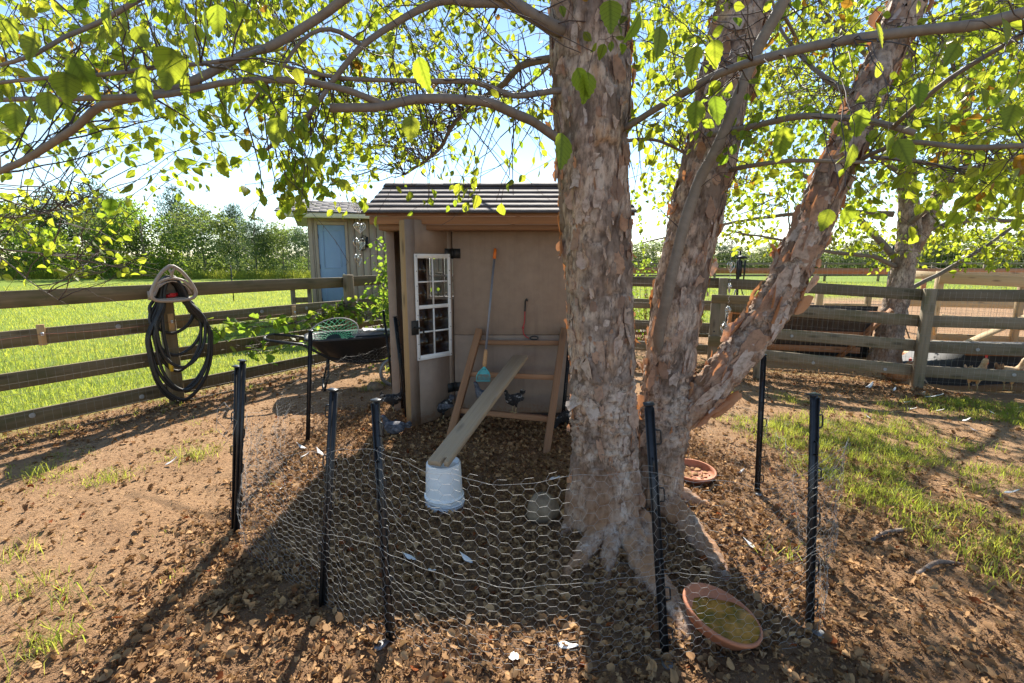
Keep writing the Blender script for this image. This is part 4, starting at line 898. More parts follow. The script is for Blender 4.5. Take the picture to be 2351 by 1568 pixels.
# ------------------------------------------------------------------ poultry
def bird(label, loc, yaw, pose, mat, size, group, comb=0.4, wingmat=None, hen=False):
    o = thing('chicken', loc, label, 'chicken', group); o['_o'] = (0., 0., 0.)
    if pose == 'up':
        sp = [(-.115, .215, .006, .02), (-.10, .205, .03, .04), (-.07, .185, .055, .058), (-.025, .165, .068, .068), (.025, .162, .066, .068), (.062, .178, .052, .056), (.085, .205, .036, .04), (.099, .235, .026, .029), (.108, .262, .023, .025), (.116, .283, .024, .024), (.128, .295, .022, .021), (.142, .295, .013, .013), (.149, .293, .005, .005)]
        bk, up = (.149, .292), 0.0
    elif pose == 'peck':
        sp = [(-.11, .235, .006, .02), (-.095, .225, .03, .04), (-.065, .20, .055, .058), (-.02, .17, .068, .068), (.03, .155, .066, .066), (.068, .14, .05, .054), (.095, .112, .034, .038), (.112, .08, .026, .029), (.122, .055, .023, .024), (.134, .04, .022, .021), (.147, .03, .014, .014), (.155, .026, .006, .006)]
        bk, up = (.154, .027), 0.06
    else:   # lying, dust bathing
        sp = [(-.13, .10, .006, .015), (-.11, .10, .03, .03), (-.08, .085, .062, .05), (-.03, .068, .08, .06), (.025, .066, .076, .06), (.06, .085, .05, .048), (.082, .112, .032, .034), (.095, .138, .024, .026), (.104, .156, .023, .023), (.118, .165, .021, .02), (.132, .163, .013, .012), (.139, .161, .005, .005)]
        bk, up = (.138, .161), 0.0
    s = MB(); s.loft(sp, n=14); 
    if pose != 'lie':
        for sy in (-1, 1):
            s.loft([(-.005, .155, .02, .02)], mat=0) if False else None
            s.tube([(-.005, .030 * sy, .150), (-.012, .032 * sy, .105), (-.018, .032 * sy, .075)], [.026, .018, .009], 8, mat=0)
            s.tube([(-.018, .032 * sy, .078), (-.008, .032 * sy, .04), (-.012, .032 * sy, .008)], .0052, 6, mat=1)
            for ang in (-.5, 0, .5): s.tube([(-.012, .032 * sy, .008), (-.012 + .024 * math.cos(ang), .032 * sy + .024 * math.sin(ang), .007), (-.012 + .042 * math.cos(ang), .032 * sy + .042 * math.sin(ang), .002)], [.005, .004, .002], 5, mat=1)
            s.tube([(-.012, .032 * sy, .008), (-.035, .032 * sy, .003)], [.004, .002], 5, mat=1)
    s.xf(Matrix.Scale(size, 4)); s.build('body', [mat, m_shank], o, smooth=True)
    hd = np.array(sp[-3][:2]); 
    s = MB(); s.lathe([(.006, 0), (.005, .006), (.001, .017)], n=7).xf(Matrix.Scale(size, 4) @ Matrix.Translation((bk[0] - .003, 0, bk[1])) @ Vector((0, 0, 1)).rotation_difference(Vector((1, 0, -.3 if pose != 'peck' else -1))).to_matrix().to_4x4()); s.build('beak', m_shank, o, smooth=True)
    # comb: a row of points along the head; wattles below
    k = comb; hx, hz = sp[-3][0], sp[-3][1]; fx = sp[-2][0]
    pr = [(fx + .002, .004), (fx + .002, .018), (hx + .006, .014), (hx + .004, .030), (hx - .004, .020), (hx - .008, .034), (hx - .014, .020), (hx - .02, .028), (hx - .024, .010), (hx - .014, .004)]
    s = MB(); v = [(x, y, hz + .014 + z * k) for y in (-.0025, .0025) for x, z in pr]; m = len(pr)
    s.add(v, [np.arange(m)[None], (np.arange(m) + m)[None, ::-1], np.array([[q, (q + 1) % m, (q + 1) % m + m, q + m] for q in range(m)])]); s.xf(Matrix.Scale(size, 4)); s.build('comb', m_comb, o)
    if k > 0.3:
        for sy in (-1, 1): MB().lathe([(0, -.02 * k), (.007 * k + .002, -.014 * k), (.006 * k + .002, -.004 * k), (0, 0.004)], (bk[0] - .012, .007 * sy, bk[1] - .010), 8).xf(Matrix.Scale(size, 4)).build('wattle', m_comb, o, smooth=True)
    for sy in (-1, 1):
        MB().lathe([(0, 0)] + [(.0032, .002), (0, .004)], n=6).xf(Matrix.Scale(size, 4) @ Matrix.Translation((sp[-3][0] + .004, .019 * sy, sp[-3][1] + .004))).build('eye', m_black, o)
        # folded wing: a shallow shell of three overlapping feather rows lying on the flank
        s = MB(); c0 = sp[3]; bz = c0[1] + .012
        for row in range(4):
            x0 = .045 - row * .030; L = .055 + .012 * row; n_ = 7; t = np.linspace(0, 1, n_)
            zc = bz + .012 - .004 * row; hh = (.046 - .006 * row) * np.sin(np.pi * np.clip(t * .85 + .12, 0, 1)); yo = (c0[2] + .006 - .002 * row - .030 * np.maximum(0, t - .5) * (1 + row * .4)) * sy
            top = np.stack([x0 - L * t, yo * (.86), zc + hh * .8], 1); md = np.stack([x0 - L * t, yo * 1.08, np.full(n_, zc - .006)], 1); bt = np.stack([x0 - L * t, yo * .9, zc - hh * .8 - .006], 1)
            a = np.arange(n_ - 1); s.add(np.concatenate([top, md, bt]), [np.stack([a, a + 1, a + n_ + 1, a + n_], 1), np.stack([a + n_, a + n_ + 1, a + 2 * n_ + 1, a + 2 * n_], 1)])
        s.xf(Matrix.Scale(size, 4)); s.build('wing', wingmat or mat, o, smooth=True)
    tb = np.array((sp[1][0], 0, sp[1][1])); s = MB()
    for row in range(7):
        a0 = 0.35 + 0.12 * row + (0.35 if pose == 'peck' else 0) - (0.5 if pose == 'lie' else 0); L = .085 - .004 * abs(row - 3); sy = .005 * (row % 2 * 2 - 1) * (1 + row * .3)
        d = np.array((-math.cos(a0), 0, math.sin(a0))); u = np.array((math.sin(a0), 0, math.cos(a0)))
        q = [tb + d * L * t + u * wv_ * .013 + np.array((0, sy * (1 + t), 0)) for t, wv_ in ((0, -.5), (.6, -1), (.95, -.6), (1, 0), (.95, .6), (.6, 1), (0, .5))]
        s.add(q, [np.arange(7)[None]])
    s.xf(Matrix.Scale(size, 4)); s.build('tail', wingmat or mat, o)
    o.rotation_euler = (0, 0, yaw)
    return o
def gl(px, py): c = G(px, py, -0.0); return (c.x, c.y, float(gz(c.x, c.y)))
gp = 'black and white pullets in the pen'
bird('black pullet with white wing streak by the coop corner', gl(905, 962), R(25), 'up', m_fblack, 0.78, gp, .15)
bird('slate grey pullet sitting in the leaves behind a black stake', gl(905, 1000), R(160), 'lie', m_fblue, 0.95, gp, .15)
bird('pale tailed pullet pecking beside the open coop door', gl(1015, 968), R(195), 'peck', m_fblack, 0.85, gp, .15, m_fblue)
ra, rb = rung[0]
def onr(t): q = ra * (1 - t) + rb * t; return (q[0], q[1] + .005, q[2] + 0.024)
bird('dark pullet with white throat standing on the lowest ladder rung', onr(0.62), R(215), 'up', m_fblack, 0.72, gp, .12)
bird('grey pullet on the lowest rung half hidden by the ramp', onr(0.30), R(150), 'up', m_fblue, 0.80, gp, .12)
bird('black pullet pecking behind the main trunk by the coop wall', gl(1298, 985), R(190), 'peck', m_fblack, 0.75, gp, .12)
bird('black pullet standing close behind the main birch trunk', gl(1322, 985), R(100), 'up', m_fblack, 0.75, gp, .12)
gh = 'hens behind the board fence'
def gd(x, y): return (x, y, float(gz(x, y)))
bird('cream hen with tall red comb facing along the fence', gd(6.25, 6.35), R(20), 'up', m_fbuff, 1.42, gh, 1.6)
bird('buff hen with brown head close behind the cream hen', gd(6.62, 6.25), R(5), 'up', m_fbuff, 1.45, gh, .35, m_fbrown)
bird('golden brown hen sitting beside the fence post', gd(5.62, 6.85), R(15), 'lie', m_fbrown, 1.7, gh, 1.0)
bird('dark hen with red comb at the edge of the shelter', gd(7.15, 6.35), R(170), 'up', m_fbrown, 1.25, gh, 1.2)

# ------------------------------------------------------------------ outbuilding with the blue door
C0 = np.array([-4.72, 11.5]); yw = R(18); GU = np.array([math.cos(yw), math.sin(yw)]); GV = np.array([-math.sin(yw), math.cos(yw)])
GZ0 = 0.30
hs = thing('outbuilding', (*C0, 0), 'tan outbuilding with pale blue door and shingled roof beyond the pasture fence', 'building')
def gp_(u, v, z): q = C0 + GU * u + GV * v; return np.array([q[0], q[1], z])
def gbox(u0, u1, v0, v1, z0, z1, s=None):
    s = s or MB(); q = [gp_(u, v, z) for u in (u0, u1) for v in (v0, v1) for z in (z0, z1)]
    s.add(q, [np.array([[0, 1, 3, 2], [4, 6, 7, 5], [0, 4, 5, 1], [2, 3, 7, 6], [0, 2, 6, 4], [1, 5, 7, 3]])], rng.random(), np.array([(z, u, v) for u in (u0, u1) for v in (v0, v1) for z in (z0, z1)]) + rng.random(3) * 9); return s
gbox(0.02, 4.98, 0.03, 3.9, -0.05, 2.60).build('core_wall', m_in, hs)
W_ = 0.165
u = 0.86
while u < 5.0:
    gbox(u, min(u + W_ - 0.012, 5.0), 0, 0.028, 0.0, 2.58).build('siding_board', m_siding, hs); u += W_
gbox(0.86, 5.0, 0.012, 0.0285, 0.0, 2.57).build('siding_backing', m_in, hs)
gbox(0.0, 0.075, -0.015, 0.03, 0, 2.58).build('corner_trim', m_siding, hs, bevel=.003)
gbox(0.078, 0.12, 0.0, 0.03, 0, 2.58).build('siding_board', m_siding, hs)
gbox(-0.02, -0.001, 0.0, 3.9, 0, 2.58).build('end_wall', m_siding, hs)
DU0, DU1 = 0.19, 0.79
dr_ = gbox(DU0, DU1, 0.005, 0.04, GZ0, 2.36).build('door', m_blue, hs, bevel=.003)
for a, b in ((0.125, DU0 - 0.003), (DU1 + .003, 0.857)): gbox(a, b, -0.02, 0.03, GZ0, 2.44).build('door_casing', m_siding, hs, bevel=.003)
gbox(DU0, DU1, -0.02, 0.03, 2.365, 2.44).build('door_casing', m_siding, hs, bevel=.003)
gbox(0.125, 0.857, 0.0, 0.03, 2.442, 2.58).build('siding_board', m_siding, hs)
for z0, z1 in ((1.36, 2.25), (0.45, 1.12)):
    s = MB(); a0, a1 = DU0 + 0.10, DU1 - 0.10
    for q in ((a0, a1, z1 - .02, z1), (a0, a1, z0, z0 + .02), (a0, a0 + .02, z0 + .021, z1 - .021), (a1 - .02, a1, z0 + .021, z1 - .021)): gbox(q[0], q[1], -0.006, 0.0045, q[2], q[3], s)
    s.build('door_moulding', m_blue, dr_, bevel=.002)
MB().lathe([(0, -.05), (.025, -.045), (.03, -.025), (.012, -.01), (.02, 0.0)], n=12).xf(Matrix.Translation(gp_(DU1 - .07, 0.005, 1.22)) @ Matrix.Rotation(yw, 4, 'Z') @ Matrix.Rotation(-math.pi / 2, 4, 'X')).build('door_knob', m_chrome, dr_, smooth=True)
for z in (0.6, 1.4, 2.1): gbox(DU0 - .006, DU0 + .012, -0.004, 0.004, z - .05, z + .05).build('hinge', m_iron, dr_)
# roof: low single slope seen over the eave
def roofq(u, t, dz=0): return gp_(u, -0.42 + 2.6 * t, 2.60 + 0.52 * t + dz)
gbox(-0.62, 5.4, -0.42, -0.385, 2.50, 2.595).build('fascia_board', m_cream, hs, bevel=.003)
gbox(-0.60, 5.38, -0.383, 0.0, 2.515, 2.535).build('soffit', m_cream, hs)
s = MB(); s.add([roofq(a, t, d) for a in (-0.64, 5.42) for t, d in ((0, 0), (1, 0), (1, .02), (0, .02))], [np.array([[0, 4, 5, 1], [3, 2, 6, 7], [0, 3, 7, 4], [1, 5, 6, 2], [0, 1, 2, 3], [4, 7, 6, 5]])]); gr_ = s.build('roof', m_shingle2, hs)
s = MB(); s.add([gp_(a, v, z) for a in (-0.64, 5.42) for v, z in ((2.18, 3.12), (4.3, 2.6), (4.3, 2.58), (2.18, 3.10))], [np.array([[0, 4, 5, 1], [3, 2, 6, 7], [0, 3, 7, 4], [1, 5, 6, 2], [0, 1, 2, 3], [4, 7, 6, 5]])]); s.build('roof', m_shingle2, hs)
sh_me = None
for r in range(8):
    for c in range(20):
        u0 = -0.645 + 0.305 * c - 0.15 * (r % 2); u1 = u0 + 0.298; t0, t1 = r / 8 - .01, (r + 1) / 8 + .02
        if u1 > 5.42: continue
        s = MB(); q = [roofq(max(u0, -.66), t0, .024 + .01 * rng.random()), roofq(u1, t0, .03), roofq(u1, min(t1, 1), .022), roofq(max(u0, -.66), min(t1, 1), .022)]
        s.add(q + [p - (0, 0, .008) for p in q], [np.array([[0, 1, 2, 3], [7, 6, 5, 4], [0, 4, 5, 1], [1, 5, 6, 2], [3, 2, 6, 7], [0, 3, 7, 4]])], rng.random()); s.build('shingle', m_shingle2, gr_)
lt = thing('wall_lantern', gp_(1.18, -0.03, 1.98), 'black wall lantern with pale glass beside the blue door', 'lantern')
gbox(1.26, 1.32, -0.03, -0.003, 1.85, 2.10).build('back_plate', m_iron, lt, bevel=.004)
MB().tube([gp_(1.29, -.03, 2.06), gp_(1.25, -.06, 2.12), gp_(1.18, -.10, 2.12), gp_(1.17, -.11, 2.08)], .012, 6).build('arm', m_iron, lt)
lc = gp_(1.17, -.11, 0)
MB().lathe([(.0, 2.10), (.03, 2.075), (.10, 2.02), (.10, 2.005), (.0, 2.005)], lc, 6).build('cap', m_iron, lt)
MB().lathe([(.066, 1.80), (.078, 2.0)], lc, 6).build('glass_panel', m_lamp, lt)
s = MB(); s.lathe([(.0, 1.775), (.06, 1.78), (.075, 1.80), (.0, 1.802)], lc, 6)
for k in range(6):
    a = k * math.pi / 3; d = np.array((math.cos(a), math.sin(a), 0)); s.tube([lc + d * .070 + (0, 0, 1.80), lc + d * .082 + (0, 0, 2.005)], .007, 5)
s.build('cage', m_iron, lt)
s = MB(); a = np.linspace(0, 2 * math.pi, 18, endpoint=False); pl_ = [gp_(2.42 + .11 * math.copysign(abs(math.cos(t)) ** .6, math.cos(t)), -.012, 1.66 + .19 * math.copysign(abs(math.sin(t)) ** .6, math.sin(t))) for t in a]
s.add(pl_ + [p + np.array((*GV, 0)) * .012 for p in pl_], [np.arange(18)[None, ::-1], (np.arange(18) + 18)[None], np.array([[k, k + 18, (k + 1) % 18 + 18, (k + 1) % 18] for k in range(18)])]); tag(s.build('wall_plaque', m_teal, None, origin=gp_(2.42, -.01, 1.66)), 'teal plaque on the siding half covered by the shrub', 'plaque')
dk = thing('deck_rail', gp_(-0.5, -0.6, 0), 'low grey plank rail with two posts beside the outbuilding', 'railing')
gbox(-0.42, 0.1, -0.9, -0.62, 0.94, 0.98).build('top_plank', m_fence2, dk, bevel=.003)
for a in (-0.40, -0.06): gbox(a, a + 0.09, -0.80, -0.71, -0.02, 0.939).build('post', m_fence2, dk, bevel=.003)
gbox(-0.309, -0.061, -0.78, -0.74, 0.62, 0.74).build('rail_board', m_fence, dk, bevel=.003)
gbox(1.55, 2.05, -0.55, -0.10, 0.0, 0.62).build('air_unit', m_siding, None) if False else None

# ------------------------------------------------------------------ pasture post and far fences
def tpost(label, x, y, h):
    o = thing('metal_post', (x, y, float(gz(x, y))), label, 'post', None); z = float(gz(x, y))
    MB().box((x - .02, y - .004, z - .1), (x + .02, y + .004, z + h)).box((x - .004, y + .0045, z - .1), (x + .004, y + .035, z + h)).build('shaft', m_iron, o)
    for q in np.linspace(.3, h - .1, 5): MB().box((x - .012, y - .02, z + q), (x + .012, y - .0045, z + q + .03)).build('insulator', m_yellow if q > h - .2 else m_iron, o)
p = G(537, 692); tpost('thin dark metal post standing in the pasture grass', p.x, p.y, 1.35)
FARP = [(3.0, 20.5), (7.0, 20.2), (11.5, 19.6), (16.0, 18.8), (21.0, 17.5)]
o = thing('far_rail_fence', (7, 20.2, 0), 'long brown rail fence across the sunny field beyond the chicken yard', 'fence', 'board fences round the yard')
for k, (x, y) in enumerate(FARP): MB().beam((x, y + .1, -.1), (x, y + .1, 1.22), .12, .12, up=(1, 0, 0)).build('post', m_rust, o)
for (a, b), (c_, d_) in zip(FARP[:-1], FARP[1:]): MB().beam((a + .01, b, 1.10), (c_ - .01, d_, 1.10), .04, .24, up=(0, 0, 1)).build('board', m_rust, o)
o = thing('white_rail_fence', (14, 34, 0), 'pale weathered rail fence along the far edge of the field', 'fence', 'board fences round the yard')
WP = [(6 + 4 * k, 33 + .3 * k) for k in range(9)]
for x, y in WP: MB().beam((x, y + .1, -.1), (x, y + .1, 1.35), .12, .12, up=(1, 0, 0)).build('post', m_fence2, o)
for (a, b), (c_, d_) in zip(WP[:-1], WP[1:]):
    for z in (1.25, .85, .45): MB().beam((a + .01, b, z), (c_ - .01, d_, z), .04, .14).build('board', m_fence2, o)

# ------------------------------------------------------------------ tall wire run fence of the chicken yard
o = thing('wire_fence', (6, 10.5, 0), 'tall welded wire fence on black metal posts round the chicken run', 'fence', 'board fences round the yard')
RW = [(2.6, 11.6), (5.2, 11.2), (8.2, 10.6), (11.6, 9.8)]
for x, y in RW:
    z = float(gz(x, y)); MB().box((x - .02, y - .02, z - .1), (x + .02, y + .02, z + 1.95)).build('post', m_iron, o)
s = MB()
for (a, b), (c_, d_) in zip(RW[:-1], RW[1:]):
    n = int(math.hypot(c_ - a, d_ - b) / .1)
    for k in range(n):
        x, y = a + (c_ - a) * k / n, b + (d_ - b) * k / n; z = float(gz(x, y)); s.tube([(x, y, z), (x, y, z + 1.9)], .0016, 3, caps=False)
    for z in np.arange(.05, 1.91, .1): s.tube([(a, b, z - .1), (c_, d_, z - .1)], .0016, 3, caps=False)
tag(s.build('wire_mesh', m_wireold, o), kind='stuff')
for k, (x, y) in enumerate(RW[1:3]):
    z = -.1; MB().tube([(x, y - .02, 1.1), (x - .45, y - .4, z)], .013, 6).build('brace', m_iron, o); MB().tube([(x, y - .02, 1.1), (x + .3, y - .4, z)], .013, 6).build('brace', m_iron, o)

# ------------------------------------------------------------------ gate frame in front of the fence
gx = np.array([2.74, 6.62]); gd_ = np.array([0.96, -0.28]); z = float(gz(*gx))
gf = thing('gate_frame', (*gx, z), 'open weathered timber gate frame standing before the yard fence under the heart spinner', 'gate')
def q2(u, z_, v=0): c = gx + gd_ * u + np.array([.28, .96]) * v; return (c[0], c[1], z + z_)
MB().beam(q2(0.05, -.05), q2(0.05, .985), .12, .05, up=(-.28, -.96, 0)).build('upright', m_fence2, gf, bevel=.004)
MB().beam(q2(0.64, -.05), q2(0.64, .985), .11, .05, up=(-.28, -.96, 0)).build('upright', m_fence2, gf, bevel=.004)
MB().beam(q2(-.01, 1.045), q2(0.70, 1.035), .05, .115, up=(0, 0, 1)).build('top_rail', m_fence, gf, bevel=.004)
MB().beam(q2(-.02, .47, -.048), q2(0.70, .47, -.048), .04, .14, up=(0, 0, 1)).build('middle_rail', m_fence, gf, bevel=.004)
disc(q2(0.05, .60, -.026), (-.28, -.96), .012).build('bolt', m_iron, gf)

# ------------------------------------------------------------------ things of the chicken yard
def zt(x, y): return float(gz(x, y))
lean = thing('corrugated_shelter', (4.6, 8.0, -.1), 'low brown framed shelter with corrugated metal panels behind the fence', 'shelter')
A_ = np.array([3.75, 8.25, -.1]); B_ = np.array([6.0, 7.65, -.1]); ux = (B_ - A_) / np.linalg.norm(B_ - A_); bx3 = np.array([-ux[1], ux[0], 0])
def lp(u, v, z): return A_ + ux * u + bx3 * v + np.array((0, 0, z))
LL = float(np.linalg.norm(B_ - A_))
for z0 in (0.80, 0.44, 0.17): MB().beam(lp(0, .30 - z0 * .35, z0), lp(LL - .35 * (.9 - z0), .30 - z0 * .35, z0), .045, .10).build('frame_board', m_rust, lean, bevel=.003)
MB().beam(lp(LL - .55, .30, .0), lp(LL + .02, -.02, .88), .05, .13, up=(bx3[0], bx3[1], 0)).build('frame_board', m_rust, lean, bevel=.003)
MB().beam(lp(.0, .30, .0), lp(.0, -.02, .88), .05, .10, up=(bx3[0], bx3[1], 0)).build('frame_board', m_rust, lean, bevel=.003)
for z0, z1, e in ((.50, .76, .14), (.23, .39, .3)):
    s = MB(); n = 120; uu = np.linspace(.05, LL - e - .1, n); w2 = .013 * np.sin(uu * 2 * math.pi / .076)
    v = [lp(a, .34 - zz * .35 + b, zz) for zz in (z0, z1) for a, b in zip(uu, w2)]; a = np.arange(n - 1); s.add(v, [np.stack([a, a + 1, a + n + 1, a + n], 1)]); s.build('corrugated_panel', m_corr, lean)
s = MB(); s.add([lp(.0, .55, 0), lp(LL, .55, 0), lp(LL, .40, .9), lp(0, .40, .9), lp(0, 1.1, 0), lp(LL, 1.1, 0)], [np.array([[0, 1, 2, 3], [4, 3, 2, 5]]), np.array([[0, 3, 4], [1, 5, 2]])]); s.build('back_panel', m_tarp, lean)
sh = thing('hen_shelter', (7.2, 7.0, -.1), 'low dark tarpaulin hen shelter with sloping end behind the fence', 'shelter')
v = []
for d in (0, 1.1):
    v += [(5.95 + d * .3, 6.95 + d, -.28), (9.6, 5.9 + d, -.2), (9.6, 5.9 + d, .34), (6.55 + d * .3, 6.83 + d, .24)]
s = MB(); s.add(v, [np.array([[0, 1, 2, 3], [7, 6, 5, 4], [3, 2, 6, 7], [0, 3, 7, 4], [1, 5, 6, 2]])]); s.build('tarp_cover', m_tarp, sh)
MB().beam((6.5, 6.80, .25), (9.6, 5.86, .36), .05, .06).build('ridge_board', m_rust, sh)
def timber(name, label, frames, mat=m_pen, cat='pen', loc=(0, 0, 0), group='timber pens of the chicken yard'):
    o = thing(name, loc, label, cat, group)
    for n_, a, b, wd, ht, up in frames: MB().beam(a, b, wd, ht, up=up).build(n_, mat, o, bevel=.004)
    return o
U0 = (0, 0, 1); U1 = (1, 0, 0)
pa_ = timber('timber_pen', 'pale new timber pen with wire sides and square posts', [
    ('post', (8.52, 9.7, -.1), (8.52, 9.7, 1.34), .11, .11, U1), ('post', (9.72, 9.25, -.1), (9.72, 9.25, 1.25), .10, .10, U1), ('post', (11.8, 8.6, -.1), (11.8, 8.6, 1.25), .10, .10, U1), ('post', (9.2, 11.6, -.1), (9.2, 11.6, 1.3), .10, .10, U1), ('post', (12.4, 10.6, -.1), (12.4, 10.6, 1.3), .10, .10, U1),
    ('rail', (8.45, 9.63, 1.20), (9.70, 9.18, 1.15), .04, .20, U0), ('rail', (9.74, 9.17, 1.15), (11.85, 8.52, 1.1), .04, .20, U0), ('rail', (8.58, 9.62, .42), (9.70, 9.18, .30), .04, .14, U0), ('rail', (9.74, 9.17, .30), (11.8, 8.52, .3), .04, .14, U0), ('rail', (8.55, 9.76, 1.25), (9.2, 11.55, 1.25), .04, .14, U0), ('rail', (9.3, 11.55, 1.2), (12.4, 10.55, 1.2), .04, .16, U0), ('rail', (9.3, 11.55, .55), (12.4, 10.55, .55), .04, .16, U0),
    ('brace', (8.45, 9.55, .1), (8.0, 9.2, .95), .04, .09, U0), ('rail', (8.58, 9.66, .03), (11.8, 8.55, .03), .04, .14, U0)], loc=(9.5, 10, -.1))
s = MB()
for k in range(40):
    t = k / 40; a = np.array((8.52, 9.6, .4)) * (1 - t) + np.array((11.8, 8.5, .3)) * t; s.tube([a, a + (0, 0, .8)], .002, 3, caps=False)
for z in np.arange(.1, .8, .08): s.tube([(8.52, 9.6, .42 + z), (10., 9.1, .35 + z), (11.8, 8.5, .3 + z)], .002, 3, caps=False)
tag(s.build('wire_mesh', m_wireold, pa_), kind='stuff')
timber('trestle', 'pale timber trestle of crossed boards lying in the hen run', [
    ('leg', (7.7, 8.5, -.1), (8.7, 8.05, .66), .04, .14, (0, -1, 0)), ('leg', (8.65, 8.12, .64), (9.8, 7.5, .1), .04, .14, (0, -1, 0)), ('leg', (9.0, 7.9, -.1), (9.9, 7.5, .62), .04, .14, (0, -1, 0)), ('cross_board', (9.0, 8.1, .30), (11.0, 7.3, .38), .04, .12, U0)], cat='trestle', loc=(9.5, 7.8, -.1), group=None)
ps = timber('small_post_pair', 'short pair of new posts and boards standing behind the yard birch', [
    ('post', (6.35, 10.0, -.1), (6.35, 10.0, .98), .13, .10, U1), ('post', (7.25, 9.85, -.1), (7.25, 9.85, 1.0), .08, .10, U1), ('board', (6.42, 9.94, .62), (7.2, 9.8, .62), .03, .12, U0), ('board', (6.42, 9.94, .20), (7.2, 9.8, .20), .03, .14, U0)], loc=(6.8, 10, -.1))
pl = thing('pallet', (8.0, 8.9, -.1), 'flat wooden pallet with slatted top on the bare dirt', 'pallet')
for k in range(7): MB().beam((7.35 + k * .22, 9.25 - k * .09, .06), (7.05 + k * .22, 8.55 - k * .09, .06), .17, .022, up=U0).build('slat', m_fence2, pl)
for t in (0, .5, 1): MB().beam((7.25 - .25 * t, 9.2 - .6 * t, -.02), (8.75 - .25 * t, 8.6 - .6 * t, -.02), .05, .13, up=U0).build('bearer', m_pen, pl)
for lab, a, b, mt in (('loose plank lying beside the pallet', (6.9, 8.3, -.05), (9.2, 7.6, -.06), m_pen), ('grey plank lying beyond the gate frame', (3.0, 8.9, -.04), (5.0, 8.4, -.03), m_fence2), ('dark offcut lying at the foot of the yard birch', (6.75, 8.15, -.04), (7.4, 7.95, -.03), m_rust)):
    s = MB().beam(a, b, .22, .045, up=U0); tag(s.build('plank', mt, None, origin=a, bevel=.003), lab, 'plank', 'planks in the hen run')
lst = thing('lumber_stack', (8.3, 8.3, -.1), 'loose stack of pale sunlit lumber lying in the hen run', 'lumber stack')
for k in range(9):
    a = np.array((7.5 + .12 * (k % 3), 8.75 - .28 * (k % 3), -.06 + .055 * (k // 3))); b = a + np.array((2.1 + .3 * rng.random(), -.75 + .25 * (rng.random() - .5), .02))
    MB().beam(a, b, .19, .045, up=U0).build('plank', m_pen if k % 3 else m_rust, lst, bevel=.003)
# raised plank walk seen through the gate frame
s = MB().beam((2.2, 9.6, .15), (5.6, 8.9, .12), .42, .06, up=U0); tag(s.build('plank_walk', m_fence2, None, origin=(3, 9.3, .1), bevel=.003), 'broad pale plank platform lit behind the gate frame', 'platform')
def bottle(label, c, r, h):
    o = thing('poultry_feeder', c, label, 'feeder', 'yellow feeders in the hen run'); o['_o'] = (0., 0., 0.)
    MB().lathe([(r * 1.5, 0), (r * 1.55, .05), (r * 1.45, .06), (r * 1.3, .02), (0, .02)], n=20).build('tray', m_yellow, o)
    MB().lathe([(r, .022), (r, h * .8), (r * .8, h * .9), (r * .3, h), (0, h)], n=20).build('tank', m_yellow, o, smooth=False)
    MB().tube([(-r * .5, 0, h * .95), (-r * .3, 0, h * 1.08), (r * .3, 0, h * 1.08), (r * .5, 0, h * .95)], .01, 5).build('handle', m_yellow, o)
bottle('yellow poultry feeder under the gate frame rail', (3.50, 7.75, -.06), .12, .46)
bottle('yellow poultry feeder behind the fence post next to the trunks', (2.95, 8.6, -.02), .15, .5)

# ------------------------------------------------------------------ hanging spinners and chime
def heart(s, c, w_, ang, r=.0018):
    t = np.linspace(0, 2 * math.pi, 30, endpoint=False); x = 16 * np.sin(t) ** 3 / 32 * w_; z_ = (13 * np.cos(t) - 5 * np.cos(2 * t) - 2 * np.cos(3 * t) - np.cos(4 * t)) / 32 * w_
    s.tube([c + np.array((a * math.cos(ang), a * math.sin(ang), b)) for a, b in zip(x, z_)], r, 5, closed=True)
def spinner(label, pts, top, y):
    p0 = np.array(P(*top, y)); o = thing('heart_spinner', p0, label, 'wind spinner', 'heart spinners hanging in the birch')
    cs = [(np.array(P(a, b, y)), k) for a, b, k in pts]
    for k, (c, w_) in enumerate(cs):
        s = MB()
        for f, an in ((1, .15), (.74, .5), (.48, .9), (.26, .3)): heart(s, c + (0, 0, .12 * w_ * (1 - f)), w_ * f, an + .4 * k, .0021)
        s.build('heart', m_chrome, o, smooth=True)
    prev = p0
    for k, (c, w_) in enumerate(cs):
        e = c + (0, 0, w_ * .30); n = 26; t = np.linspace(0, 1, n); q = prev * (1 - t[:, None]) + e * t[:, None]; q[:, 0] += .004 * np.sin(t * 20 * np.linalg.norm(e - prev) / .1); q[:, 1] += .004 * np.cos(t * 20 * np.linalg.norm(e - prev) / .1)
        MB().tube(q, .0011, 4).build('twisted_wire', m_chrome, o); prev = c - (0, 0, w_ * .5)
spinner('string of silver heart spinners hanging in front of the outbuilding siding', ((822, 474, .075), (826, 522, .07), (825, 560, .085), (823, 596, .08)), (818, 398), 3.0)
spinner('string of silver heart spinners hanging before the gate frame', ((1681, 559, .07), (1678, 612, .075), (1675, 661, .08), (1671, 715, .085), (1668, 758, .125)), (1684, 480), 3.0)
yc = 6.0; c = np.array(P(1703, 592, yc)); ch = thing('wind_chime', c, 'black tube wind chime hanging above the yard fence', 'wind chime')
MB().lathe([(0, .03), (.03, .025), (.065, .01), (.065, -.01), (0, -.012)], c, 16).build('top_disc', m_iron, ch)
for k in range(6):
    a = k * math.pi / 3; d = np.array((.048 * math.cos(a), .048 * math.sin(a), 0)); MB().tube([c + d - (0, 0, .03), c + d - (0, 0, .20 + .03 * (k % 3))], .009, 7).build('chime_tube', m_iron, ch)
MB().tube([c - (0, 0, .02), c - (0, 0, .12)], .002, 4).build('clapper_cord', m_iron, ch)
CHIME_TOP = c + (0, 0, .5); MB().tube([c + (0, 0, .03), CHIME_TOP], .0015, 4).build('hanging_cord', m_iron, ch)

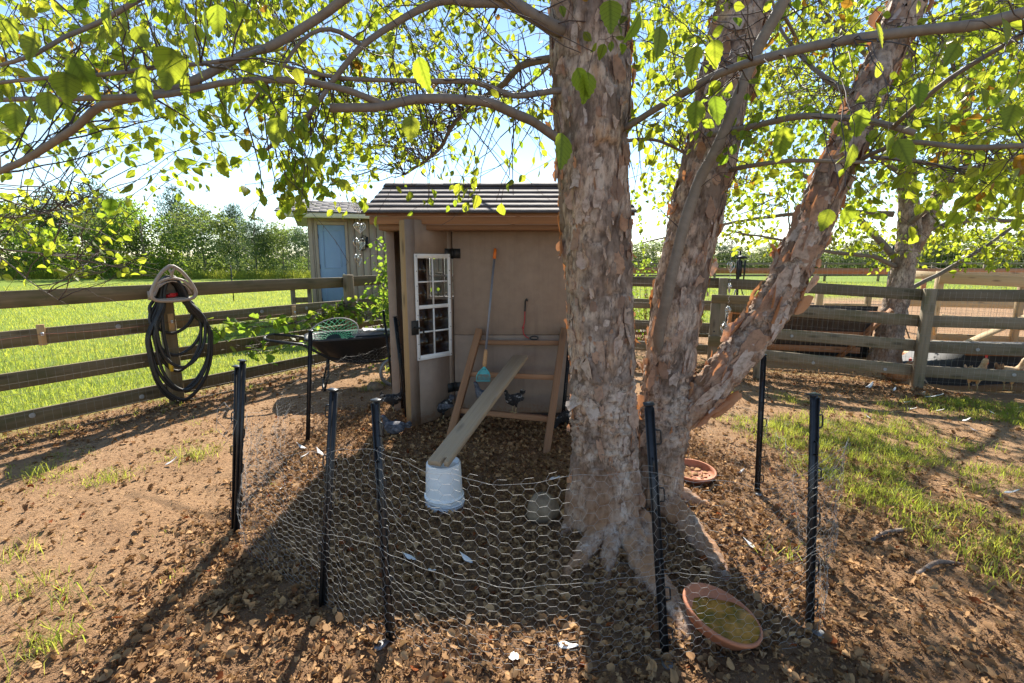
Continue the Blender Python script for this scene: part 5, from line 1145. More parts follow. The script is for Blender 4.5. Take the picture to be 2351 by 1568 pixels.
# ------------------------------------------------------------------ the river birch
birch = thing('birch_tree', (0.7, 2.75, 0), 'big river birch with three peeling trunks growing inside the chicken pen', 'tree')
SURF = []                                        # points of bark to hang flakes on
def vor(p):
    d, q = noise.voronoi(p); return d, q[0]
def trunk_mesh(pts, rad, n=110, step=0.013, flare=0.0, lobes=5, seed=0, amp=1.0, name='trunk', keep=True):
    line = smoothline([(*p, r) for p, r in zip([tuple(q) for q in pts], rad)], step)
    c, r = line[:, :3], line[:, 3]; k = len(c)
    T = np.gradient(c, axis=0); T /= np.linalg.norm(T, axis=1, keepdims=True)
    ref = np.array([0, 1.0, 0]); A = np.cross(T, ref); A /= np.linalg.norm(A, axis=1, keepdims=True); B = np.cross(T, A)
    a = np.arange(n) * 2 * math.pi / n
    dirs = np.cos(a)[None, :, None] * A[:, None] + np.sin(a)[None, :, None] * B[:, None]
    hz = c[:, 2] - c[0, 2]
    fl = 1 + flare * np.exp(-np.maximum(hz, 0) / 0.16)[:, None] * (0.55 + 0.45 * np.cos(a * lobes + seed))[None] + 0.05 * np.cos(2 * a + hz[:, None] * 1.3 + seed) + 0.04 * np.cos(3 * a - hz[:, None] * 2.1)
    base = c[:, None] + dirs * (r[:, None] * fl)[..., None]
    tint = np.zeros((k, n)); cell = np.zeros((k, n)); disp = np.zeros((k, n))
    for i in range(k):
        lower = float(1 - sstep(0.5, 1.1, hz[i]))
        f1 = 9 + 12 * lower
        for j in range(n):
            p = base[i, j]; w_ = 0.05 * noise.noise((p[0] * 9, p[1] * 9, p[2] * 6 + seed)) + 0.025 * noise.noise((p[0] * 25, p[1] * 25, p[2] * 20 + seed))
            d, q = vor(Vector(((p[0] + w_) * f1, (p[1] + w_) * f1, (p[2] + w_ * 3) * f1 * 0.30 + seed)))
            d2, q2_ = vor(Vector((p[0] * 30, p[1] * 30, p[2] * 15 + seed)))
            e = min(1, (d[1] - d[0]) / 0.22); e2 = min(1, (d2[1] - d2[0]) / 0.3)
            h = noise.noise(q * 7.3); cell[i, j] = 0.5 + 0.75 * h
            tint[i, j] = min(1, 0.15 + 0.85 * e * (0.55 + 0.45 * e2))
            slope = ((p[2] + w_ * 3) * f1 * 0.30 + seed - q[2])
            disp[i, j] = (0.018 * e * (1 + 0.9 * h) - 0.010 * slope * e + 0.004 * e2 + 0.006 * noise.noise((p[0] * 14, p[1] * 14, p[2] * 7))) * amp
    v = base + dirs * disp[..., None]
    i_ = np.arange(k - 1)[:, None]; j_ = np.arange(n)[None]; j2 = (j_ + 1) % n
    f = np.stack([i_ * n + j_, i_ * n + j2, (i_ + 1) * n + j2, (i_ + 1) * n + j_], -1).reshape(-1, 4)
    s = MB(); s.add(v.reshape(-1, 3), [f, np.arange(n)[None, ::-1], (np.arange(n) + (k - 1) * n)[None]], tint.ravel(), np.stack([cell.ravel(), np.repeat(hz, n), np.zeros(k * n)], 1))
    if keep: SURF.append((v, dirs, T, r, hz, seed))
    return s
def zP(px, py, y): return np.array(P(px, py, y))
g1 = np.array([0.545, 2.66, -0.12]); g2 = np.array([0.90, 2.86, -0.12])
t1 = [g1, zP(1385, 1215, 2.655), zP(1386, 1080, 2.65), zP(1384, 980, 2.65), zP(1378, 800, 2.65), zP(1370, 600, 2.66), zP(1360, 300, 2.68), zP(1356, 0, 2.70), zP(1352, -200, 2.75)]
t1 += [t1[-1] + (0.02, 0.05, 0.8), t1[-1] + (0.1, 0.2, 2.2)]
r1 = [0.2209, 0.2021, 0.1739, 0.1617, 0.1654, 0.1711, 0.1833, 0.1880, 0.1692, 0.1316, 0.0564]
trunk_mesh(t1, r1, flare=0.24, lobes=5, seed=1).build('trunk', m_bark, birch, smooth=True)
t2 = [g2, zP(1497, 1165, 2.86), zP(1505, 1080, 2.86), zP(1520, 980, 2.86), zP(1532, 860, 2.87), zP(1562, 650, 2.90), zP(1622, 400, 2.98), zP(1676, 150, 3.06), zP(1708, 0, 3.12), zP(1740, -180, 3.2)]
t2 += [t2[-1] + (0.2, 0.1, 0.9), t2[-1] + (0.5, 0.2, 2.0)]
r2 = [0.1936, 0.1540, 0.1408, 0.1426, 0.1338, 0.1338, 0.1302, 0.1276, 0.1250, 0.1144, 0.0880, 0.0440]
trunk_mesh(t2, r2, flare=0.16, lobes=5, seed=2.3).build('trunk', m_bark, birch, smooth=True)
t3 = [zP(1525, 1000, 2.86), zP(1590, 925, 2.84), zP(1650, 868, 2.82), zP(1742, 752, 2.80), zP(1832, 592, 2.80), zP(1902, 425, 2.84), zP(1975, 262, 2.9), zP(2038, 120, 2.98), zP(2085, 0, 3.05), zP(2130, -160, 3.15)]
t3 += [t3[-1] + (0.35, 0.2, 0.7), t3[-1] + (0.8, 0.3, 1.6)]
r3 = [0.0720, 0.0900, 0.0878, 0.0850, 0.0806, 0.0756, 0.0720, 0.0706, 0.0684, 0.0612, 0.0504, 0.0216]
trunk_mesh(t3, r3, n=90, flare=0.0, seed=4.7, amp=1.0).build('trunk', m_bark, birch, smooth=True)
def gr(px, py, lift=0.0): c = G(px, py); return np.array((c.x, c.y, float(gz(c.x, c.y)) + lift))
for pts, rr in (((gr(1400, 1225, .05), gr(1365, 1262, .02), gr(1315, 1315, -.01), gr(1250, 1365, -.05)), (.07, .05, .035, .015)), ((gr(1425, 1230, .05), gr(1462, 1290, .02), gr(1515, 1362, .01), gr(1570, 1440, -.015), gr(1596, 1505, -.05)), (.085, .062, .055, .045, .02)),
        ((gr(1530, 1195, .05), gr(1590, 1245, .02), gr(1645, 1305, -.01), gr(1690, 1365, -.05)), (.075, .055, .045, .02)), ((gr(1405, 1240, .03), gr(1398, 1300, -.005), gr(1376, 1370, -.05)), (.06, .04, .015)),
        ((gr(1470, 1230, .04), gr(1480, 1300, .0), gr(1464, 1390, -.05)), (.06, .045, .02)), ((gr(1340, 1200, .03), gr(1300, 1228, -.005), gr(1258, 1260, -.05)), (.055, .035, .015)), ((gr(1545, 1155, .03), gr(1605, 1168, -.005), gr(1670, 1180, -.05)), (.055, .035, .015))):
    trunk_mesh(pts, rr, n=36, step=0.02, amp=0.5, seed=rng.random() * 9, keep=False).build('root', m_bark, birch, smooth=True)
for pts in ((gr(1985, 1250, -.01), gr(2030, 1232, .015), gr(2085, 1215, -.01)), (gr(2100, 1322, -.01), gr(2150, 1305, .02), gr(2215, 1290, -.012))):
    MB().tube(smoothline(pts, .03, .01), .011, 7).build('root', m_ground if False else m_bark, birch, smooth=True)

# peeling bark flakes: the 300 largest as parts, the others as one part
FL_ = []
def flake(c, nrm, along, size, asp, rcur, lift, mode, s):
    nu, nv_ = 7, 5
    u = np.linspace(-.5, .5, nu); v = np.linspace(-.5, .5, nv_); U, V = np.meshgrid(u, v)
    e0, e1 = .25 + .75 * rng.random(), .25 + .75 * rng.random(); tw = np.where(u < 0, 1 - (1 - e0) * (2 * np.abs(u)) ** 1.6, 1 - (1 - e1) * (2 * np.abs(u)) ** 1.6)
    V = V * tw[None] * (1 + .35 * (rng.random(nu) - .5))[None] + U * .9 * (rng.random() - .5); U = U * (1 + 0.4 * (rng.random(nv_) - .5))[:, None]; U = U + .05 * rng.normal(size=U.shape); V = V + .04 * rng.normal(size=V.shape)
    a = U * size; b = V * size * asp
    side = np.cross(nrm, along); side /= np.linalg.norm(side)
    th = b / rcur
    out = rcur * (np.cos(th) - 1) + 0.004
    if mode == 0: l = np.clip(U + .3, 0, 1) ** 1.7            # lifts at one end
    elif mode == 1: l = np.clip(V + .4, 0, 1) ** 1.6 * 1.2    # lifts along one side
    else: l = (np.abs(V) * 1.6) ** 2 * .7 + np.clip(U, 0, 1) ** 2
    out = out + l * lift * size
    if mode == 1: b = b - np.clip(l - .25, 0, 2) * size * lift * .9
    if mode == 0: a = a - np.clip(l - .3, 0, 2) * size * lift * .6
    p = c + a[..., None] * along + (rcur * np.sin(th) if mode != 1 else b)[..., None] * side + out[..., None] * nrm
    i = np.arange(nv_ - 1)[:, None]; j = np.arange(nu - 1)[None]
    f = np.stack([i * nu + j, i * nu + j + 1, (i + 1) * nu + j + 1, (i + 1) * nu + j], -1).reshape(-1, 4)
    s.add(p.reshape(-1, 3), [f], rng.random())
cand = []
for si, (v, dirs, T, r, hz, seed) in enumerate(SURF):
    k, n = v.shape[:2]; cnt = (1250, 1000, 1000)[si]
    for _ in range(cnt):
        i = int(rng.integers(2, k - 2)); j = int(rng.integers(0, n)); h = hz[i] + (0.45 if si == 2 else 0)
        if h > 3.6 or rng.random() > (0.06 + 0.94 * float(sstep(0.35, 0.85, h))): continue
        size = (0.025 + 0.095 * rng.random() ** 2.5) * (1.3 if si == 2 else 1.0)
        c = v[i, j]; x_, y_, d_ = px_of(c)
        front = (dirs[i, j] @ (np.array((0, 0, CAMH)) - c)) / np.linalg.norm(c - (0, 0, CAMH))
        show = size / d_ * max(0, front + .3) if (-50 < x_ < 2400 and -20 < y_ < 1600) else 0
        cand.append((show, si, i, j, size))
cand.sort(key=lambda q: -q[0])
rest = MB()
for n_, (show, si, i, j, size) in enumerate(cand):
    v, dirs, T, r, hz, seed = SURF[si]
    al = T[i] + 0.5 * (rng.random(3) - .5); nr = dirs[i, j]; al = al - nr * (al @ nr); al /= np.linalg.norm(al)
    if rng.random() < .5: al = -al
    s = MB() if n_ < 300 else rest
    flake(v[i, j] + nr * 0.001, nr, al, size, 0.18 + 0.62 * rng.random(), float(r[i]), (0.08 + 0.55 * rng.random() ** 2.0), int(rng.integers(0, 3)), s)
    if n_ < 300: s.build('bark_flake', m_flake, birch, smooth=True)
# the large hanging sheets under the leaning trunk
for px, py, sz, asp, li in ((1660, 925, .20, .6, .40), (1625, 905, .19, .6, .25), (1725, 790, .16, .9, .25), (1760, 700, .17, .6, .35), (1700, 830, .16, .7, .2), (1835, 560, .15, .7, .4), (1920, 420, .18, .5, .35), (1870, 480, .14, .6, .4), (1650, 870, .16, .7, .22), (1790, 650, .17, .6, .3)):
    v, dirs, T, r, hz, seed = SURF[2]
    X_, Y_, d_ = px_of(v); m_ = (X_ - px) ** 2 + (Y_ - py) ** 2 + np.where((dirs * (np.array((0, 0, CAMH)) - v)).sum(-1) < 0, 1e7, 0)
    i, j = np.unravel_index(np.argmin(m_), m_.shape)
    s = MB(); flake(v[i, j], dirs[i, j], T[i], sz, asp, float(r[i]), li, 1, s); s.build('bark_sheet', m_flake, birch, smooth=True)
tag(rest.build('bark_curls', m_flake, birch, smooth=True), kind='stuff')

# ------------------------------------------------------------------ boughs (photo points read back to places near the trunks)
BR = []; BRR = []
def branch(pts, r0, r1, parent=birch, name='branch', mat=m_limb, step=0.05, wig=0.012, keep=True):
    q = smoothline([tuple(P(*p)) if isinstance(p, tuple) else tuple(p) for p in pts], step, wig, int(rng.integers(0, 99)))
    n = len(q); rr = (r0 + (r1 - r0) * np.linspace(0, 1, n) ** 0.9) * (.78 if parent is birch else 1); rr *= 1 + 0.10 * (vn(np.arange(n) * .7, np.zeros(n), int(rng.integers(0, 99))) - .5)
    MB().tube(q, rr, 9).build(name, mat, parent, smooth=True)
    if keep: BR.extend(q.tolist()); BRR.extend(rr.tolist())
    return q
branch([(1330, 345, 2.62), (1285, 320, 2.5), (1225, 280, 2.4), (1180, 262, 2.3), (1120, 237, 2.2), (1040, 228, 2.15), (950, 229, 2.1), (885, 242, 2.05), (760, 250, 2.0)], .030, .022)
branch([(885, 240, 2.05), (800, 207, 2.0), (740, 195, 1.95), (689, 184, 1.9), (547, 183, 1.85), (461, 200, 1.8), (390, 216, 1.75), (239, 226, 1.7), (60, 229, 1.7), (-150, 240, 1.7)], .018, .008)
branch([(1320, 80, 2.68), (1261, 60, 2.5), (1176, 8, 2.35), (1080, -60, 2.2), (960, -140, 2.0), (800, -220, 1.8)], .048, .022)
branch([(1176, 8, 2.35), (1090, 6, 2.3), (1008, 4, 2.25), (902, 55, 2.2), (834, 106, 2.15), (766, 181, 2.12), (749, 205, 2.12), (687, 284, 2.1), (600, 350, 2.1)], .026, .008)
branch([(1320, 140, 2.68), (1261, 133, 2.75), (1193, 152, 2.85), (1159, 191, 2.95), (1090, 239, 3.1), (1039, 290, 3.2), (1005, 345, 3.3), (930, 400, 3.4)], .030, .010)
branch([(1330, 205, 2.65), (1268, 208, 2.55), (1176, 219, 2.45), (1090, 187, 2.35), (954, 185, 2.25), (783, 178, 2.15), (640, 150, 2.05)], .022, .008)
branch([(960, -140, 2.0), (790, 0, 1.95), (697, 65, 1.95), (612, 112, 1.9), (564, 122, 1.9), (478, 167, 1.85), (380, 214, 1.8), (239, 242, 1.8), (157, 304, 1.85), (0, 393, 1.95), (-180, 430, 2.1), (-330, 470, 2.3)], .022, .012)
branch([(834, 106, 2.15), (780, 72, 2.1), (735, 68, 2.05), (690, 95, 2.0), (650, 150, 1.95), (615, 190, 1.9), (560, 260, 1.9)], .013, .005)
branch([(612, 112, 1.9), (500, 140, 1.7), (380, 150, 1.6), (240, 168, 1.5), (100, 180, 1.45), (-80, 200, 1.4)], .010, .006)
branch([(0, 150, 1.5), (80, 125, 1.5), (150, 85, 1.55), (230, 50, 1.6), (300, 10, 1.6), (420, -60, 1.7), (600, -160, 1.8), (800, -220, 1.8)][::-1], .016, .006)
branch([(-330, 470, 2.3), (-150, 520, 2.5), (0, 571, 2.7), (120, 585, 2.85), (262, 612, 3.0)], .010, .003, name='bough')
branch([(-330, 470, 2.3), (-120, 470, 2.5), (30, 500, 2.8), (140, 480, 3.0), (220, 455, 3.1)], .009, .003, name='bough')
branch([(-200, 490, 2.4), (0, 590, 2.6), (60, 640, 2.65), (135, 690, 2.7)], .008, .003, name='bough')
branch([(1410, 300, 2.66), (1440, 290, 2.55), (1511, 246, 2.4), (1613, 187, 2.2), (1699, 152, 2.1), (1756, 135, 2.05), (1859, 108, 2.0), (1961, 89, 1.95), (2098, 72, 1.9), (2235, 58, 1.85), (2380, 22, 1.8), (2600, -40, 1.8)], .019, .026)
branch([(1522, 840, 2.84), (1512, 770, 2.74), (1530, 690, 2.66), (1560, 560, 2.62), (1600, 430, 2.6), (1640, 350, 2.55), (1690, 230, 2.5), (1740, 110, 2.45), (1800, 0, 2.4), (1870, -150, 2.4)], .040, .032, name='limb')
branch([(1620, 310, 2.85), (1722, 292, 2.6), (1842, 267, 2.4), (1961, 274, 2.3), (2040, 288, 2.2), (2102, 305, 2.15)], .020, .017)
branch([(2050, 290, 2.18), (2098, 249, 2.05), (2183, 178, 1.9), (2351, 75, 1.7), (2500, -10, 1.6)], .012, .010)
branch([(1660, 395, 2.95), (1722, 380, 2.7), (1807, 369, 2.6), (1900, 370, 2.55), (2010, 372, 2.55)], .018, .010)
branch([(1960, 380, 2.85), (2006, 352, 2.6), (2081, 328, 2.4), (2200, 338, 2.25), (2351, 335, 2.1), (2550, 330, 2.0)], .016, .014)
branch([(2000, 360, 2.8), (2100, 370, 2.8), (2200, 385, 2.9), (2290, 375, 3.0), (2420, 330, 3.1)], .014, .008)
branch([(1430, 325, 2.66), (1500, 320, 2.9), (1560, 345, 3.1), (1620, 385, 3.3), (1680, 430, 3.5)], .014, .007)
branch([(1990, 230, 2.9), (1900, 180, 3.1), (1840, 130, 3.3), (1790, 60, 3.5), (1760, -60, 3.7)], .020, .010)
branch([(1700, 60, 3.1), (1790, 30, 3.5), (1850, 130, 3.9), (1900, 190, 4.2), (1990, 240, 4.6)], .020, .008)
branch([(2060, 80, 3.0), (2150, 60, 3.3), (2260, 20, 3.6), (2400, -60, 4.0)], .022, .010)
branch([(1356, 0, 2.70), (1300, -120, 3.2), (1200, -160, 4.0), (1000, -60, 5.0), (850, 40, 5.8)], .035, .010)
branch([(1352, -100, 2.75), (1150, -260, 3.6), (800, -200, 4.6), (450, -40, 5.6), (200, 60, 6.2)], .035, .010)
branch([(1360, 60, 2.7), (1330, 40, 3.4), (1280, 130, 4.8), (1180, 215, 6.2), (1050, 265, 6.8), (900, 300, 7.0), (780, 320, 7.2)], .035, .010)
branch([(1740, -100, 3.2), (1800, -160, 4.0), (1850, -60, 5.2), (1900, 30, 6.2), (1960, 90, 7.0)], .035, .012)
branch([(2085, 0, 3.05), (2200, -150, 3.8), (2350, -120, 4.8), (2450, 0, 5.6)], .03, .01)
branch([(1376, -60, 2.75), (1420, -200, 3.4), (1480, -140, 4.6), (1540, 0, 5.8)], .03, .01)
branch([(1080, -60, 2.2), (700, -300, 1.2), (300, -500, .6), (-100, -600, .2)], .02, .01)
branch([(800, -220, 1.8), (400, -260, 2.6), (0, -160, 3.4), (-300, 0, 4.2)], .02, .008)

LEAF = np.array([(0, 0, 0), (.22, .26, .05), (.48, .36, .07), (.78, .20, .04), (1, 0, -.05), (.78, -.20, .04), (.48, -.36, .07), (.22, -.26, .05), (.5, 0, 0)], float)
LEAFF = [np.array([[0, 8, 2, 1], [8, 4, 3, 2], [0, 7, 6, 8], [8, 6, 5, 4]])]
def unit(a): return a / np.maximum(np.linalg.norm(a, axis=-1, keepdims=True), 1e-9)
def leaves(s, pos, ax, nrm, size, tint, tpl=LEAF, faces=LEAFF, bend=True, mat=0, jit=0.0):
    pos = np.asarray(pos); ax = unit(np.asarray(ax)); nrm = np.asarray(nrm); nrm = unit(nrm - ax * (nrm * ax).sum(-1, keepdims=True)); sd = np.cross(nrm, ax)
    n = len(pos); k = len(tpl); t = np.broadcast_to(tpl, (n, k, 3)).copy()
    if bend:
        b = (rng.random(n)[:, None] - .35) * .5; t[:, :, 2] += b * (t[:, :, 0] ** 2); t[:, :, 2] += np.abs(t[:, :, 1]) * (rng.random(n)[:, None] * .7 - .1)
        t[:, :, 1] *= (0.85 + .3 * rng.random(n))[:, None]
    if jit: t += rng.normal(0, jit, t.shape) * (1, .8, .9)
    sz = np.broadcast_to(np.asarray(size, float), (n,))[:, None, None]
    v = pos[:, None] + sz * (t[:, :, 0:1] * ax[:, None] + t[:, :, 1:2] * sd[:, None] + t[:, :, 2:3] * nrm[:, None])
    base = np.arange(n)[:, None, None] * k
    fs = [(f[None] + base).reshape(-1, f.shape[1]) for f in faces]
    g = np.broadcast_to(tpl * (1, 1, 0), (n, k, 3)).reshape(-1, 3) + np.repeat(np.stack([0 * np.arange(n), 0 * np.arange(n), rng.random(n) * 40], 1), k, 0)
    s.add(v.reshape(-1, 3), fs, np.repeat(np.broadcast_to(np.asarray(tint, float), (n,)), k), g, mat)
class Foliage:
    def __init__(s): s.pos = []; s.ax = []; s.nr = []; s.sz = []; s.ti = []; s.a = []; s.b = []; s.r = []
    def leaf(s, p, d, size, tint):
        s.pos.append(p); s.ax.append(d); q = rng.normal(size=3); q[2] *= .5; s.nr.append(q); s.sz.append(size); s.ti.append(tint)
    def seg(s, a, b, r): s.a.append(a); s.b.append(b); s.r.append(r)
    def twig(s, A, Tt, r0, r1, droop, lf, size, tint0, side=True, start=.45, dens=1.0):
        A = np.array(A); Tt = np.array(Tt); L = np.linalg.norm(Tt - A)
        if L < .05: return
        n = max(4, int(L / .07)); t = np.linspace(0, 1, n + 1)[:, None]
        off = rng.normal(size=3) * .06 * L; mid = (A + Tt) / 2 + np.array((0, 0, droop * L)) + off
        q = (1 - t) ** 2 * A + 2 * t * (1 - t) * mid + t ** 2 * Tt; q[1:-1] += rng.normal(size=(n - 1, 3)) * .006
        for i in range(n): s.seg(q[i], q[i + 1], r0 + (r1 - r0) * i / n)
        for i in range(n + 1):
            if i / n < start: continue
            if rng.random() < dens * lf:
                d = (q[min(i + 1, n)] - q[max(i - 1, 0)]); d = d / np.linalg.norm(d); d = d * .45 + rng.normal(size=3) * .50 + np.array((0, 0, -.60)); d /= np.linalg.norm(d)
                pet = q[i] + d * .018; s.seg(q[i], pet, .0007); s.leaf(pet, d, size * (.6 + .6 * rng.random()), tint0)
            if side and rng.random() < .30 * dens:
                e = q[i] + (rng.normal(size=3) * (.16, .16, .07) + np.array((0, 0, -.10)) + (q[min(i + 1, n)] - q[max(i - 1, 0)]) * .8) * (.6 + .7 * rng.random())
                s.twig(q[i], e, max(r1, .0013), .0009, .05, min(1, lf * 1.2), size, tint0, side=False, start=.25, dens=dens)
def tintf(): return float(np.clip(rng.normal(.45, .25), 0, .92)) if rng.random() > .025 else .97
kd = kdtree.KDTree(len(BR))
for i, p in enumerate(BR): kd.insert(p, i)
kd.balance()
FO = Foliage()
def region(n, px0, px1, py0, py1, y0, y1, size, lf=.75, keepf=None, maxL=1.6, droop=.05, dens=1.0, bias=1.0):
    k = 0; tries = 0
    while k < n and tries < n * 30:
        tries += 1
        px = px0 + (px1 - px0) * rng.random(); py = py0 + (py1 - py0) * rng.random() ** bias; y = y0 + (y1 - y0) * rng.random()
        if keepf is not None and rng.random() > keepf(px, py): continue
        T_ = np.array(P(px, py, y)); c = kd.find_n(T_, 12); c = [q for q in c if q[2] < maxL]
        if not c: continue
        c = c[int(rng.integers(0, len(c)))]
        FO.twig(c[0], T_, .0032, .0012, droop, lf, size, tintf(), dens=dens); k += 1
def low(px, py):                                  # the lower rim of the canopy as it hangs in the photo
    e = np.interp(px, [0, 200, 420, 640, 760, 900, 1100, 1300], [380, 400, 350, 400, 470, 430, 400, 390]) + 60 * (vn(px / 60., 0., 4) - .5)
    return 1.0 if py < e - 120 else (.45 if py < e else 0.0)
region(62, -120, 720, -150, 330, 1.5, 2.6, .060, .8, low, bias=1.0)
region(130, -100, 900, -120, 470, 2.4, 3.9, .054, .7, low)
region(140, 560, 1300, -120, 480, 2.4, 4.0, .053, .55, low)
region(20, 600, 1000, 60, 330, 3.2, 4.4, .055, .6, low, maxL=2.6)
region(150, 560, 1300, -60, 440, 2.3, 3.4, .048, .6, low)
region(150, 300, 1300, -60, 460, 2.0, 3.6, .045, .05, low, droop=.12)
region(60, 1440, 1700, 0, 480, 2.4, 3.6, .045, .05, None, droop=.12)
region(17, 600, 790, 380, 480, 2.0, 2.7, .066, .8, None, maxL=2.0)
region(10, 950, 1200, 400, 470, 2.2, 2.8, .065, .35, None, maxL=2.0)
region(60, -80, 360, 440, 640, 2.5, 3.4, .046, .6, None, maxL=1.5, droop=.03)
region(36, -300, 1400, -500, 60, 4.0, 7.0, .075, .5, None, maxL=3.5)
region(26, -600, 600, -200, 120, 4.5, 7.5, .075, .7, None, maxL=4)
region(170, 1430, 2450, -120, 300, 2.2, 3.8, .060, .8, None)
region(170, 1440, 2450, -120, 480, 3.2, 6.0, .066, .9, None, maxL=3)
region(60, 1900, 2400, 250, 480, 2.2, 3.6, .070, .8, None)
region(50, 1400, 2400, -400, 0, 3.5, 7.5, .075, .8, None, maxL=4)
region(30, -100, 600, 60, 330, 4.5, 6.8, .055, .6, None, maxL=3.5)
region(70, 1480, 2450, 0, 330, 4.5, 7.5, .065, .8, None, maxL=3.5)
region(30, 60, 640, 180, 420, 4.2, 6.2, .055, .5, low, maxL=3)
region(36, 1440, 2100, 180, 480, 4.2, 6.5, .055, .6, None, maxL=3)
# big leaves hanging close to the lens side of the crown
def near(lst, y, size):
    for px, py, k in lst:
        p = np.array(P(px, py, y)); c = kd.find(p); A = np.array(c[0]); q = p + np.array((rng.normal() * .02, rng.normal() * .02, .05))
        FO.twig(A, q, .0026, .0012, .08, .0, size, .3, side=False)
        d = np.array((rng.normal() * .25, rng.normal() * .2, -1)); FO.seg(q, p, .0009); FO.leaf(p, d, size * k, float(np.clip(rng.normal(.3, .2), 0, .9)))
        FO.nr[-1] = np.array((rng.normal() * .8, -1.0, rng.normal() * .3))
near([(80, 72, .9), (165, 130, 1.2), (150, 165, 1.1), (330, 150, 1.4), (395, 110, 1.3), (445, 55, 1.5), (470, 20, 1), (35, 235, 1.0), (70, 225, .7), (110, 210, .8), (430, 175, .8), (500, 10, .9), (20, 40, .8), (250, 15, .8), (310, 60, .7), (540, 215, .7), (640, 270, .9), (660, 245, .8), (960, 130, 1.0), (945, 265, .8)], 1.45, .095)
near([(1325, 155, 1.0), (1350, 165, 1.0), (1290, 305, 1.3), (1400, 0, 1.1), (1470, 30, 1), (1515, 60, 1.0), (1600, 105, 1.0), (1640, 90, .9), (1640, 220, 1.0), (1600, 230, .9), (1800, 290, 1.2), (2010, 50, .9), (1980, 250, .9), (2040, 300, .8), (1960, 330, .9), (2060, 320, 1), (2300, 40, 1), (2335, 180, 1.2), (2330, 240, .9), (2250, 200, .8), (1905, 480, .8), (1955, 470, .8), (2150, 250, .8), (2200, 100, .8), (2110, 190, .8)], 1.5, .085)

pos = np.array(FO.pos); ax = np.array(FO.ax); nr = np.array(FO.nr); sz = np.array(FO.sz); ti = np.array(FO.ti) * .7 + rng.random(len(pos)) * .3 * (np.array(FO.ti) < .95) + (np.array(FO.ti) >= .95) * .3
X_, Y_, d_ = px_of(pos); inn = (X_ > 0) & (X_ < 2351) & (Y_ > -5) & (Y_ < 1568)
# keep the sight line to the coop and yard clear of leaves, as it is in the photo
bad = ((X_ > 1200) & (X_ < 1440) & (Y_ > 420)) | ((Y_ > 640)) | ((X_ > 330) & (X_ < 1290) & (Y_ > 500)) | (d_ < .7)
pos, ax, nr, sz, ti, d_, inn = [q[~bad] for q in (pos, ax, nr, sz, ti, d_, inn)]
order = np.argsort(-(sz / d_) * inn); big = order[:300]; small = order[300:]
# four serrated leaf shapes shared by the leaf parts
lm = []
for k in range(6):
    n = 13; t = np.linspace(0, 1, n); wdt = .37 * np.sin(np.pi * np.clip(t, 0, 1) ** .75) ** .85 * (1 - .25 * t); wdt[-1] = 0; ser = .018 * (np.arange(n) % 2 * 2 - 1) * (wdt > .03)
    fold = .1 + .25 * rng.random(); be = (rng.random() - .4) * .5; cu = .12 * (rng.random() - .5)
    bz_ = be * t ** 2
    def row(w_, sg): return np.stack([t + .02 * (np.arange(n) % 2), sg * w_, bz_ + np.abs(w_) * fold + sg * cu * t * w_], 1)
    v = np.concatenate([row(wdt + ser, 1), row(wdt * .5, 1), row(wdt * 0, 1), row(wdt * .5, -1), row(wdt + ser, -1)]); a = np.arange(n - 1)
    fs = [np.stack([r_ * n + a, r_ * n + a + 1, (r_ + 1) * n + a + 1, (r_ + 1) * n + a], 1) for r_ in range(4)]
    s = MB(); s.add(v, fs, [.08, .3, .45, .6, .75, .88][k], v * (1, 1, 0) + (0, 0, k * 7.3)); ob = s.build('leaf', m_leaf, None, smooth=True); lm.append(ob.data); bpy.data.objects.remove(ob)
def leafparts(idx, parent):
    for i in idx:
        a = unit(ax[i]); q = nr[i] - a * (nr[i] @ a); q = unit(q); sd = np.cross(q, a)
        M_ = Matrix((( a[0], sd[0], q[0]), (a[1], sd[1], q[1]), (a[2], sd[2], q[2])))
        share(lm[min(5, int(ti[i] * 6))], 'leaf', parent, pos[i], M_.to_quaternion(), float(sz[i]))
leafparts(big, birch)
s = MB(); leaves(s, pos[small], ax[small], nr[small], sz[small], ti[small]); tag(s.build('foliage', m_leaf, birch), kind='stuff')
s = MB(); sticks(s, np.array(FO.a), np.array(FO.b), np.array(FO.r), 4); tag(s.build('twigs', m_twig, birch, smooth=True), kind='stuff')
print('birch leaves', len(pos), 'segs', len(FO.a))

# ------------------------------------------------------------------ the second birch in the chicken yard
Bc = np.array([6.25, 7.95, -.1])
b2 = thing('birch_tree', Bc, 'leafy river birch standing in the chicken yard beyond the board fence', 'tree')
tA = [Bc - (0, 0, .15), Bc + (0, 0, .1), Bc + (.05, 0, .8), Bc + (.12, 0, 1.5), Bc + (.18, .05, 2.1), Bc + (.05, .1, 3.0), Bc + (-.1, .2, 4.4), Bc + (-.1, .2, 6.0)]
trunk_mesh(tA, [.23, .19, .165, .155, .15, .10, .08, .05], n=56, step=.03, flare=.3, seed=8, amp=1.0, keep=False).build('trunk', m_bark, b2, smooth=True)
tB = [Bc + (.16, 0, 1.7), Bc + (.4, 0, 2.3), Bc + (.75, .1, 3.3), Bc + (1.0, .2, 5.0)]
trunk_mesh(tB, [.10, .09, .07, .04], n=40, step=.03, seed=9, keep=False).build('trunk', m_bark, b2, smooth=True)
BR = []
